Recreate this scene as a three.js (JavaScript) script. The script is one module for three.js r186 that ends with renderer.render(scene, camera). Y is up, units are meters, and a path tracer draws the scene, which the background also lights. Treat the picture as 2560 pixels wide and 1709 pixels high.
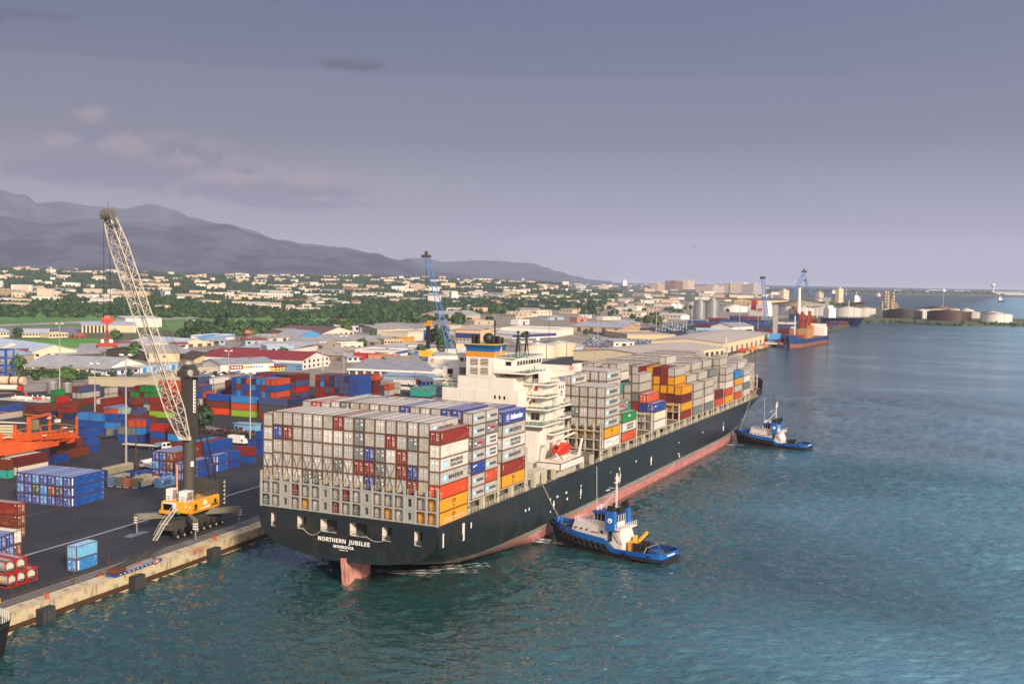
import * as THREE from 'three';
import { mergeGeometries } from 'three/addons/utils/BufferGeometryUtils.js';
import { FontLoader } from 'three/addons/loaders/FontLoader.js';
import { TextGeometry } from 'three/addons/geometries/TextGeometry.js';
import { ImprovedNoise } from 'three/addons/math/ImprovedNoise.js';

// ---------------------------------------------------------------- camera, sky, sun, exposure
const scene = new THREE.Scene();
const FOC = 2799.65, ROLL = 0.0173, PITCH = -0.0579, YAW = -0.4336;      // focal length in photo pixels (photo 2560 x 1709)
const CAM = new THREE.Vector3(124.53, 62.47, 189.66);
const camera = new THREE.PerspectiveCamera(2 * Math.atan(854.5 / FOC) * 180 / Math.PI, 1024 / 683, 1, 60000);
const FWD = new THREE.Vector3(Math.sin(YAW) * Math.cos(PITCH), Math.sin(PITCH), -Math.cos(YAW) * Math.cos(PITCH));
const R0 = new THREE.Vector3(Math.cos(YAW), 0, Math.sin(YAW)), U0 = new THREE.Vector3().crossVectors(R0, FWD);
const RGT = R0.clone().multiplyScalar(Math.cos(ROLL)).addScaledVector(U0, Math.sin(ROLL));
const UPV = U0.clone().multiplyScalar(Math.cos(ROLL)).addScaledVector(R0, -Math.sin(ROLL));
camera.position.copy(CAM);
camera.quaternion.setFromRotationMatrix(new THREE.Matrix4().makeBasis(RGT, UPV, FWD.clone().negate()));
scene.add(camera);
const renderer = new THREE.WebGLRenderer({ antialias: true });
renderer.toneMapping = THREE.LinearToneMapping;
renderer.toneMappingExposure = 1.16;
renderer.shadowMap.enabled = true;

const SUN_AZ = [0.80, 0.60], SUN_EL = 24 * Math.PI / 180;                // x and z of the way to the sun
const SUN = new THREE.Vector3(SUN_AZ[0] * Math.cos(SUN_EL), Math.sin(SUN_EL), SUN_AZ[1] * Math.cos(SUN_EL));
const sun = new THREE.DirectionalLight(new THREE.Color(1.0, 0.83, 0.63), 4.9);
sun.position.copy(SUN).multiplyScalar(900); sun.shadow.radius = 14; sun.castShadow = true;
Object.assign(sun.shadow.camera, { left: -900, right: 900, top: 900, bottom: -900, near: 1, far: 3000 });
sun.shadow.mapSize.set(4096, 4096);
scene.add(sun, sun.target);

const noise = new ImprovedNoise();
const fbm = (x, y, z, o = 4) => { let a = 0, s = 0.5; for (let i = 0; i < o; i++) { a += s * noise.noise(x, y, z + i * 7.3); x *= 2.03; y *= 2.03; z *= 1.3; s *= 0.5; } return a; };
const sstep = (a, b, x) => { const t = Math.min(1, Math.max(0, (x - a) / (b - a))); return t * t * (3 - 2 * t); };
const mix = (a, b, t) => a + (b - a) * t, mix3 = (a, b, t) => [mix(a[0], b[0], t), mix(a[1], b[1], t), mix(a[2], b[2], t)];
{ // the evening sky: grey violet, paler and pinker towards the horizon, a warmer glow round the low sun, a few flat dark clouds over the hills
  const W = 3072, H = 1536, d = new Float32Array(W * H * 4);
  const s2l = c => c.map(v => Math.pow(v / 255, 2.2));
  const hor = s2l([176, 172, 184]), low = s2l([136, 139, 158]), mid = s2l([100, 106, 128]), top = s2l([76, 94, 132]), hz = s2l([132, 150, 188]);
  const glow = [1.25, 0.98, 0.80];
  for (let j = 0; j < H; j++) for (let i = 0; i < W; i++) {
    const el = ((j + 0.5) / H - 0.5) * Math.PI, az = ((i + 0.5) / W - 0.5) * 2 * Math.PI;  // equirect as three.js reads it: u = atan(z, x)
    const dx = Math.cos(az) * Math.cos(el), dz = Math.sin(az) * Math.cos(el), dy = Math.sin(el), e = el * 180 / Math.PI;
    let c;
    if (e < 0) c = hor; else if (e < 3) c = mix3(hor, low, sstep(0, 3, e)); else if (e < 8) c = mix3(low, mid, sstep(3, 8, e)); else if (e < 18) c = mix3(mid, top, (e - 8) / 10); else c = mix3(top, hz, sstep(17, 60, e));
    const rel = Math.atan2(dx, -dz) - YAW, r = Math.atan2(Math.sin(rel), Math.cos(rel)) * 180 / Math.PI;   // degrees right of the view axis
    const left = sstep(12, -24, r);
    c = mix3(c, [c[0] * 1.04, c[1] * 0.97, c[2] * 0.86], left * sstep(22, 3, e) * sstep(-90, -40, r));
    const cs = dx * SUN.x + dy * SUN.y + dz * SUN.z, hs = (dx * SUN_AZ[0] + dz * SUN_AZ[1]);
    const g = Math.pow(Math.max(0, 0.5 + 0.5 * cs), 3.0) * 0.9 + 0.35 * Math.pow(Math.max(0, cs), 12);
    c = [c[0] + glow[0] * g, c[1] + glow[1] * g, c[2] + glow[2] * g];
    // clouds
    let dens = 0, lit = 0;
    const add = (cr, ce, wr, we, k, lump, up) => {
      const q = ((r - cr) / wr) ** 2 + ((e - ce) / (e > ce ? we * (up || 1) : we)) ** 2;
      if (q > 4) return;
      const n = fbm(r * lump, e * lump * 1.7, cr, 5);
      const v = sstep(1.0, 0.25, q - n * 1.3) * k;
      if (v > dens) { dens = v; lit = sstep(-0.6, 0.9, (e - ce) / we + n); }
    };
    if (r > -60 && r < 30 && e > 0 && e < 30) {
      add(-12.5, 4.0, 6.0, 0.8, 0.95, 0.55, 1.6); add(-10.5, 3.5, 3.8, 0.4, 1, 0.6);
      add(-20, 4.9, 5.5, 1.3, 0.8, 0.5, 1.2); add(-16.5, 5.7, 3.2, 0.9, 0.5, 0.6, 1.5);
      add(-20.6, 6.6, 1.5, 1.0, 0.85, 0.9, 1.3); add(-14, 5.0, 1.6, 0.6, 0.5, 1.1, 1.5);
      add(-24, 8.6, 2.6, 0.4, 0.85, 0.5); add(-23.5, 11.6, 3.4, 0.3, 0.45, 0.6); add(-25.5, 11.2, 1.6, 0.45, 0.6, 0.6);
      add(-8.5, 10.35, 2.1, 0.28, 0.75, 0.7); add(-33, 6, 7, 2, 0.6, 0.4);
    }
    if (dens > 0) {
      const dark = e > 7.8 ? s2l([66, 69, 92]) : s2l([88, 90, 112]), bright = e > 7.8 ? s2l([84, 88, 108]) : s2l([146, 134, 140]);
      c = mix3(c, mix3(dark, bright, lit * lit), dens);
    }
    const k = (j * W + i) * 4; d[k] = c[0]; d[k + 1] = c[1]; d[k + 2] = c[2]; d[k + 3] = 1;
  }
  const t = new THREE.DataTexture(d, W, H, THREE.RGBAFormat, THREE.FloatType);
  t.mapping = THREE.EquirectangularReflectionMapping; t.magFilter = t.minFilter = THREE.LinearFilter; t.colorSpace = THREE.LinearSRGBColorSpace; t.needsUpdate = true;
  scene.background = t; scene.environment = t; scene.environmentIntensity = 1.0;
}
scene.fog = new THREE.FogExp2(0xaab2cc, 5.0e-5);

// ---------------------------------------------------------------- helpers
let seed = 12345; const rnd = () => { seed = (seed * 1664525 + 1013904223) >>> 0; return seed / 4294967296; };
const ri = n => Math.floor(rnd() * n), pick = a => a[ri(a.length)], rr = (a, b) => a + (b - a) * rnd();
const V = (x, y, z) => new THREE.Vector3(x, y, z);
const GND = 2.4;                                                        // the quay's and yard's level above the water
// survey of the place: where the sight line through a photo pixel meets a level, how high above a spot a pixel row is, and back
const sight = (px, py) => FWD.clone().multiplyScalar(FOC).addScaledVector(RGT, px - 1280).addScaledVector(UPV, 854.5 - py);
const G = (px, py, h = GND) => { const v = sight(px, py); return CAM.clone().addScaledVector(v, (h - CAM.y) / v.y); };
const pix = p => { const v = p.clone().sub(CAM), d = v.dot(FWD); return [1280 + FOC * v.dot(RGT) / d, 854.5 - FOC * v.dot(UPV) / d]; };
const hAt = (b, py) => { let lo = -50, hi = 3000; for (let i = 0; i < 46; i++) { const m = (lo + hi) / 2; if (pix(V(b.x, m, b.z))[1] > py) lo = m; else hi = m; } return lo; };
const atDist = (px, py, D) => { const v = sight(px, py); return CAM.clone().addScaledVector(v, D / Math.hypot(v.x, v.z)); };

const font = await new FontLoader().loadAsync('fonts/droid/droid_sans_bold.typeface.json');
const names = {};
const numbered = n => { const k = names[n] = (names[n] ?? -1) + 1; return k ? n + '_' + String(k).padStart(3, '0') : n; };
function tag(o, label, category, group, kind) { if (label) o.userData.label = label; if (category) o.userData.category = category; if (group) o.userData.group = group; if (kind) o.userData.kind = kind; return o; }
function thing(name, label, category, pos = [0, 0, 0], turn = 0, group) { const o = new THREE.Group(); o.name = numbered(name); scene.add(o); o.position.set(...(pos.isVector3 ? [pos.x, pos.y, pos.z] : pos)); o.rotation.y = turn; return tag(o, label, category, group); }
function copyOf(t, pos, turn = 0, label) { const c = t.clone(); c.name = numbered(t.name.replace(/_\d+$/, '')); scene.add(c); c.position.copy(pos); c.rotation.y = turn; c.userData = { ...t.userData }; if (label) c.userData.label = label; return c; }

class MB {                                                             // collects faces, then becomes one named mesh
  constructor() { this.p = []; this.n = []; this.u = []; this.i = []; this.c = null; this.col = null; this.m = null; }
  tint(r, g, b) { if (!this.c) { this.c = []; for (let k = 0; k < this.p.length / 3; k++) this.c.push(1, 1, 1); } this.col = [r, g, b]; return this; }
  vtx(p, n, u, v) { if (this.m) { p = p.clone().applyMatrix4(this.m); n = n.clone().transformDirection(this.m); } this.p.push(p.x, p.y, p.z); this.n.push(n.x, n.y, n.z); this.u.push(u, v); if (this.c) this.c.push(...this.col); return this.p.length / 3 - 1; }
  quad(a, b, c, d, uv) { const n = b.clone().sub(a).cross(d.clone().sub(a)).normalize(), w = b.distanceTo(a), h = d.distanceTo(a); const [u0, v0, u1, v1] = uv || [0, 0, w, h];
    const k = this.vtx(a, n, u0, v0); this.vtx(b, n, u1, v0); this.vtx(c, n, u1, v1); this.vtx(d, n, u0, v1); this.i.push(k, k + 1, k + 2, k, k + 2, k + 3); return this; }
  tri(a, b, c) { const n = b.clone().sub(a).cross(c.clone().sub(a)).normalize(); const k = this.vtx(a, n, 0, 0); this.vtx(b, n, b.distanceTo(a), 0); this.vtx(c, n, 0, c.distanceTo(a)); this.i.push(k, k + 1, k + 2); return this; }
  poly(pts) { for (let k = 1; k < pts.length - 1; k++) this.tri(pts[0], pts[k], pts[k + 1]); return this; }
  hex(q) { const [a, b, c, d, e, f, g, h] = q; return this.quad(d, c, b, a).quad(e, f, g, h).quad(a, b, f, e).quad(b, c, g, f).quad(c, d, h, g).quad(d, a, e, h); }   // abcd below, efgh above, counter-clockwise from above
  box(x0, y0, z0, x1, y1, z1) { return this.hex([V(x0, y0, z1), V(x1, y0, z1), V(x1, y0, z0), V(x0, y0, z0), V(x0, y1, z1), V(x1, y1, z1), V(x1, y1, z0), V(x0, y1, z0)]); }
  cbox(x, y, z, w, h, d) { return this.box(x - w / 2, y - h / 2, z - d / 2, x + w / 2, y + h / 2, z + d / 2); }
  bar(p, q, w, h = w) { const d = q.clone().sub(p).normalize(), s = Math.abs(d.y) > 0.99 ? V(1, 0, 0) : V(0, 1, 0).cross(d).normalize(), t = d.clone().cross(s).normalize();
    const c = (o, a, b) => o.clone().addScaledVector(s, a * w / 2).addScaledVector(t, b * h / 2);
    const P = [c(p, -1, -1), c(p, 1, -1), c(p, 1, 1), c(p, -1, 1)], Q = [c(q, -1, -1), c(q, 1, -1), c(q, 1, 1), c(q, -1, 1)];
    for (let k = 0; k < 4; k++) { const l = (k + 1) % 4; this.quad(P[k], P[l], Q[l], Q[k]); } this.quad(P[3], P[2], P[1], P[0]); this.quad(Q[0], Q[1], Q[2], Q[3]); return this; }
  cyl(p, q, r, seg = 10, r2 = r, caps = true) { const d = q.clone().sub(p), L = d.length(); d.normalize(); const s = Math.abs(d.y) > 0.99 ? V(1, 0, 0) : V(0, 1, 0).cross(d).normalize(), t = d.clone().cross(s); const k0 = this.p.length / 3;
    for (let k = 0; k <= seg; k++) { const a = k / seg * 2 * Math.PI, n = s.clone().multiplyScalar(Math.cos(a)).addScaledVector(t, Math.sin(a)); this.vtx(p.clone().addScaledVector(n, r), n, a * r, 0); this.vtx(q.clone().addScaledVector(n, r2), n, a * r, L); }
    for (let k = 0; k < seg; k++) { const a = k0 + k * 2; this.i.push(a, a + 2, a + 3, a, a + 3, a + 1); }
    if (caps) for (const [o, rad, f] of [[p, r, -1], [q, r2, 1]]) { if (rad < 1e-6) continue; const n = d.clone().multiplyScalar(f), k1 = this.vtx(o, n, 0, 0); for (let k = 0; k <= seg; k++) { const a = k / seg * 2 * Math.PI; this.vtx(o.clone().addScaledVector(s, rad * Math.cos(a)).addScaledVector(t, rad * Math.sin(a)), n, Math.cos(a) * rad, Math.sin(a) * rad); if (k) f > 0 ? this.i.push(k1, k1 + k, k1 + k + 1) : this.i.push(k1, k1 + k + 1, k1 + k); } }
    return this; }
  rope(pts, r, seg = 4) { for (let k = 0; k + 1 < pts.length; k++) this.cyl(pts[k], pts[k + 1], r, seg, r, false); return this; }
  geo(g, m) { const pa = g.attributes.position, na = g.attributes.normal, ua = g.attributes.uv, k0 = this.p.length / 3, p = V(), n = V(); for (let k = 0; k < pa.count; k++) { p.fromBufferAttribute(pa, k); n.fromBufferAttribute(na, k); if (m) { p.applyMatrix4(m); n.transformDirection(m); } this.vtx(p, n, ua ? ua.getX(k) : 0, ua ? ua.getY(k) : 0); }
    if (g.index) for (let k = 0; k < g.index.count; k++) this.i.push(k0 + g.index.getX(k)); else for (let k = 0; k < pa.count; k++) this.i.push(k0 + k); return this; }
  geometry() { const g = new THREE.BufferGeometry(); g.setAttribute('position', new THREE.Float32BufferAttribute(this.p, 3)); g.setAttribute('normal', new THREE.Float32BufferAttribute(this.n, 3)); g.setAttribute('uv', new THREE.Float32BufferAttribute(this.u, 2)); if (this.c) g.setAttribute('color', new THREE.Float32BufferAttribute(this.c, 3)); g.setIndex(this.i); return g; }
  build(name, m, parent = scene) { return mesh(name, this.geometry(), m, parent); }
}
function mesh(name, g, m, parent = scene) { const o = new THREE.Mesh(g, m); o.name = parent === scene ? numbered(name) : name; o.castShadow = o.receiveShadow = true; parent.add(o); return o; }
const railing = (mb, pts, h = 1.1, rows = 3, w = 0.06, step = 2) => { for (let k = 0; k + 1 < pts.length; k++) { const a = pts[k], b = pts[k + 1], L = a.distanceTo(b), n = Math.max(1, Math.round(L / step));
  for (let j = 0; j <= n; j++) { const p = a.clone().lerp(b, j / n); mb.bar(p, p.clone().add(V(0, h, 0)), w); } for (let j = 1; j <= rows; j++) mb.bar(a.clone().add(V(0, h * j / rows, 0)), b.clone().add(V(0, h * j / rows, 0)), w * 0.8); } return mb; };

// ---------------------------------------------------------------- textures and materials
function dataTex(w, h, f, rep, srgb) { const d = new Uint8Array(w * h * 4); for (let j = 0; j < h; j++) for (let i = 0; i < w; i++) { const c = f(i, j), k = (j * w + i) * 4; for (let q = 0; q < 3; q++) d[k + q] = Math.min(255, Math.max(0, c[q] * 255)); d[k + 3] = 255; }
  const t = new THREE.DataTexture(d, w, h); t.wrapS = t.wrapT = THREE.RepeatWrapping; t.magFilter = THREE.LinearFilter; t.minFilter = THREE.LinearMipmapLinearFilter; t.generateMipmaps = true; if (srgb) t.colorSpace = THREE.SRGBColorSpace; if (rep) t.repeat.set(1 / rep[0], 1 / rep[1]); t.needsUpdate = true; return t; }
function ptab(n, s) { const a = new Float32Array(n * n); let q = s; for (let k = 0; k < n * n; k++) { q = (q * 1664525 + 1013904223) >>> 0; a[k] = q / 4294967296; } return a; }
const PT = ptab(256, 77);
const tn = (x, y, per) => { const xi = Math.floor(x), yi = Math.floor(y), fx = x - xi, fy = y - yi, w = v => v * v * (3 - 2 * v), m = v => ((v % per) + per) % per, g = (a, b) => PT[(m(a) & 255) + 256 * (m(b) & 255)]; const sx = w(fx), sy = w(fy); return mix(mix(g(xi, yi), g(xi + 1, yi), sx), mix(g(xi, yi + 1), g(xi + 1, yi + 1), sx), sy); };
const tf = (u, v, p, o = 4) => { let s = 0, a = 0.5, n = 0; for (let k = 0; k < o; k++) { s += a * tn(u * p, v * p, p); n += a; a *= 0.5; p *= 2; } return s / n; };   // tiles over u, v in 0..1
const T = {
  grime: dataTex(256, 256, (i, j) => { const n = tf(i / 256, j / 256, 4, 6), b = 0.72 + 0.4 * n; return [Math.min(1, b), Math.min(1, b * 0.99), Math.min(1, b * 0.97)]; }, [14, 14]),
  streak: dataTex(256, 256, (i, j) => { const s = tf(i / 256, j / 256 * 0.08, 16, 4), n = tf(i / 256, j / 256, 4, 5), b = 0.80 + 0.22 * s + 0.14 * (n - 0.5), r = Math.max(0, s - 0.62) * 1.3; return [Math.min(1, b), Math.min(1, b - r * 0.5), Math.min(1, b - r)]; }, [9, 9]),
  roof: dataTex(512, 512, (i, j) => { const rib = 0.93 + 0.07 * Math.sin(i / 512 * 2 * Math.PI * 16), sheet = 0.86 + 0.2 * PT[(i >> 5) + 256 * (j >> 7)], s = tf(i / 512, j / 512 * 0.3, 8, 4), n = tf(i / 512, j / 512, 3, 5), rust = sstep(0.60, 0.78, n * 0.7 + s * 0.35); const b = rib * sheet * (0.75 + 0.35 * n); return mix3([b, b, b], [0.55, 0.42, 0.33], rust * 0.7); }, [18, 18]),
  asphalt: dataTex(512, 512, (i, j) => { const n = tf(i / 512, j / 512, 3, 7), f = tf(i / 512, j / 512, 64, 2), o = sstep(0.55, 0.7, tf(j / 512, i / 512, 5, 4)); const sk = sstep(0.62, 0.74, tf(i / 512, j / 512 * 0.2, 14, 4)); const b = 0.42 + 0.8 * n * (0.8 + 0.4 * f) - 0.26 * o - 0.14 * sk; return [b, b * 0.99, b * 0.98]; }, [46, 46]),
  concrete: dataTex(512, 256, (i, j) => { const n = tf(i / 512, j / 256, 6, 6), s = tf(i / 512, j / 256 * 0.15, 24, 4), st = sstep(0.58, 0.72, s) * 0.35, b = 0.66 + 0.42 * n - st; return [Math.min(1, b), Math.min(1, b * 0.98 - st * 0.04), Math.min(1, b * 0.93 - st * 0.08)]; }, [16, 8]),
  land: dataTex(512, 512, (i, j) => { const n = tf(i / 512, j / 512, 5, 7), d = sstep(0.56, 0.72, tf(j / 512, i / 512, 9, 5)); return mix3([0.45 + 0.5 * n, 0.5 + 0.5 * n, 0.4 + 0.4 * n], [1.0, 0.86, 0.62], d); }, [420, 420]),
};
const M = {};
function mat(color, o = {}) { const key = color + JSON.stringify({ ...o, map: o.map?.uuid, bumpMap: o.bumpMap?.uuid, alphaMap: o.alphaMap?.uuid }); if (M[key]) return M[key];
  const { rough = 0.6, metal = 0, phys, ...rest } = o; return M[key] = new THREE[phys ? 'MeshPhysicalMaterial' : 'MeshStandardMaterial']({ color, roughness: rough, metalness: metal, ...rest }); }
const paint = (c, rough = 0.5) => mat(c, { rough, map: T.streak }), wallM = c => mat(c, { rough: 0.85, map: T.streak }), roofM = c => mat(c, { rough: 0.75, map: T.roof }), conc = (c = 0xb8b1a2) => mat(c, { rough: 0.9, map: T.concrete });
const steelM = mat(0x8d8f8c, { rough: 0.5, metal: 0.3, map: T.grime }), darkM = mat(0x1a1c1e, { rough: 0.7 }), tyreM = mat(0x17181a, { rough: 0.85 }), glassM = mat(0x10161a, { rough: 0.08 }), whiteM = paint(0xe9e6df, 0.45), rustM = mat(0x6b3a20, { rough: 0.85, map: T.grime });

// ---------------------------------------------------------------- the setting: water, land, quay, hills
{ // one sheet of water, fine near the camera and coarser outwards, heaved into real waves where they can be seen
  const mb = new THREE.BufferGeometry(), NA = 620, rs = [0]; let r = 26; while (r < 18000) { rs.push(r); r += Math.max(0.5, r * (r < 420 ? 0.0038 : r < 1500 ? 0.008 : 0.06)); } rs.push(18000);
  const pos = [], idx = [], uv = [], cx = CAM.x, cz = CAM.z, a0 = YAW - 0.62, a1 = YAW + 0.75;
  const dirs = []; for (let k = 0; k < 26; k++) { const a = Math.PI / 2 + YAW + 0.35 + (rnd() - 0.5) * 1.7, L = 1.7 * Math.pow(1.09, k); dirs.push([Math.cos(a) * 2 * Math.PI / L, Math.sin(a) * 2 * Math.PI / L, rnd() * 6.28, 0.021 * Math.pow(L, 0.85), L]); }
  rs.forEach((q, j) => { const cell = j ? q - rs[j - 1] : 1, f = 1 - sstep(600, 1500, q);
    for (let i = 0; i <= NA; i++) { const a = mix(a0, a1, i / NA), x = cx + q * Math.sin(a), z = cz - q * Math.cos(a); let y = 0;
      if (f > 0 && q > 0) { const wob = 3.0 * noise.noise(x * 0.02, 0, z * 0.02), gust = 0.45 + 0.9 * sstep(-0.35, 0.45, fbm(x * 0.009, 3.1, z * 0.014, 3)), n2 = noise.noise(x * 0.17, 1.7, z * 0.17); for (const [kx, kz, ph, am, L] of dirs) if (L > cell * 2.6) { const s = Math.sin(kx * x + kz * z + ph + wob + n2 * 1.5); y += am * (1 - 2 * Math.pow(Math.abs(s), 0.8)) * 0.75; } y *= f * gust; }
      pos.push(x, y, z); uv.push(x * Math.cos(YAW) + z * Math.sin(YAW), -x * Math.sin(YAW) + z * Math.cos(YAW)); } });
  for (let j = 0; j + 1 < rs.length; j++) for (let i = 0; i < NA; i++) { const a = j * (NA + 1) + i, b = a + NA + 1; idx.push(a, a + 1, b + 1, a, b + 1, b); }
  mb.setAttribute('position', new THREE.Float32BufferAttribute(pos, 3)); mb.setAttribute('uv', new THREE.Float32BufferAttribute(uv, 2)); mb.setIndex(idx); mb.computeVertexNormals();
  const wt = dataTex(1024, 1024, (i, j) => { const u = i / 1024, w = j / 1024, rg = (p, o) => 1 - Math.abs(2 * tf(u, w * 2, p, o) - 1); let v = 0.3 * rg(14, 2) + 0.36 * rg(34, 2) + 0.34 * rg(64, 2); return [v, v, v]; }, [80, 80]);
  // water: green and dark in the harbour, bluer in the open bay, with hull and sky reflections painted in; waves too small to see count as roughness, smoother in the slicks
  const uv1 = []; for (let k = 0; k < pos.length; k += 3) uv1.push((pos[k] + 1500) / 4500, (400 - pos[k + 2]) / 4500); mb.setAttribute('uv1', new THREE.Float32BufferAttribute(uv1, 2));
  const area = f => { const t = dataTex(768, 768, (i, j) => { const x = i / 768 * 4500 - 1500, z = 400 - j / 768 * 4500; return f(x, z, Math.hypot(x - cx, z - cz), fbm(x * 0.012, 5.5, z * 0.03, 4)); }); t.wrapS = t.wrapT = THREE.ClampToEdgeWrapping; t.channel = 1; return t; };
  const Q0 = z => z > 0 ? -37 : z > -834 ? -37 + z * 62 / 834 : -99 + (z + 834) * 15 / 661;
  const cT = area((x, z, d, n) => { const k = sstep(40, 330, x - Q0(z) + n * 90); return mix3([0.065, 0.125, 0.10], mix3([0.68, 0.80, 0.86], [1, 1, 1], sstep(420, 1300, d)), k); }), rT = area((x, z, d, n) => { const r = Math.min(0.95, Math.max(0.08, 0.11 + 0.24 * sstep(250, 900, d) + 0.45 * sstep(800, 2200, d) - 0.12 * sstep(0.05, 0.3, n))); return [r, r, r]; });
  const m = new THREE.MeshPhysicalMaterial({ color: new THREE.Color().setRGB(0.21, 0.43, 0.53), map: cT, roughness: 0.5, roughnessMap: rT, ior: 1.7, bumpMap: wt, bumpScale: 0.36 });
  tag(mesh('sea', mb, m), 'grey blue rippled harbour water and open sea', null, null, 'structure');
}
const QUAY = [[-31.5, 320], [-34.3, 54], [-37.2, 0], [-99, -834], [-114, -1495]];                     // the quay's edge, near end first
const qx = z => { for (let k = 0; k + 1 < QUAY.length; k++) if (z >= QUAY[k + 1][1]) { const [a, b] = [QUAY[k], QUAY[k + 1]]; return mix(a[0], b[0], (z - a[1]) / (b[1] - a[1])); } return QUAY.at(-1)[0]; };
{ // land behind the quay, one sheet
  const coast = [...QUAY.map(([x, z]) => V(x, 0, z)), G(2080, 803, 0), G(2130, 806, 0), G(2250, 808, 0), G(2400, 815, 0), G(2560, 816, 0), G(2660, 818, 0), G(2660, 806, 0), G(2560, 800, 0), G(2440, 796, 0), G(2330, 784, 0), G(2240, 772, 0), G(2160, 766, 0), G(2120, 752, 0), G(2060, 744, 0), G(1980, 737, 0), G(1900, 727, 0), G(1780, 722, 0), G(1600, 716, 0), G(1440, 711, 0), G(1330, 709, 0), V(-14000, 0, -30000), V(-30000, 0, -10000), V(-30000, 0, 320)];
  const sh = new THREE.Shape(coast.map(p => new THREE.Vector2(p.x, -p.z)));
  const g = new THREE.ExtrudeGeometry(sh, { depth: GND + 6, bevelEnabled: false }); g.rotateX(-Math.PI / 2); g.translate(0, -6, 0);
  tag(mesh('ground', g, mat(0x5f6248, { rough: 0.95, map: T.land })), 'flat land of the town behind the quay', null, null, 'structure');
}
const sheet = (name, pts, y, m, label) => { const sh = new THREE.Shape(pts.map(p => new THREE.Vector2(p.x, -p.z))), g = new THREE.ShapeGeometry(sh); g.rotateX(-Math.PI / 2); g.translate(0, y, 0); return tag(mesh(name, g, m), label, null, null, 'structure'); };
const FOOT = [[-500, 660], [-300, 662], [0, 667], [300, 678], [640, 688], [900, 689], [1200, 698], [1330, 703], [1420, 707]];      // top of the far plain
const footY = px => { let k = 0; while (k < FOOT.length - 2 && FOOT[k + 1][0] < px) k++; return mix(FOOT[k][1], FOOT[k + 1][1], Math.min(1, Math.max(0, (px - FOOT[k][0]) / (FOOT[k + 1][0] - FOOT[k][0])))); };
const plain = (px, d) => { const p = atDist(px, 700, d); p.y = d < 2500 ? GND : Math.max(GND, mix(-4, atDist(px, footY(px), 5200).y, (d - 2500) / 2700)); return p; };   // a spot on the far plain
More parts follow.
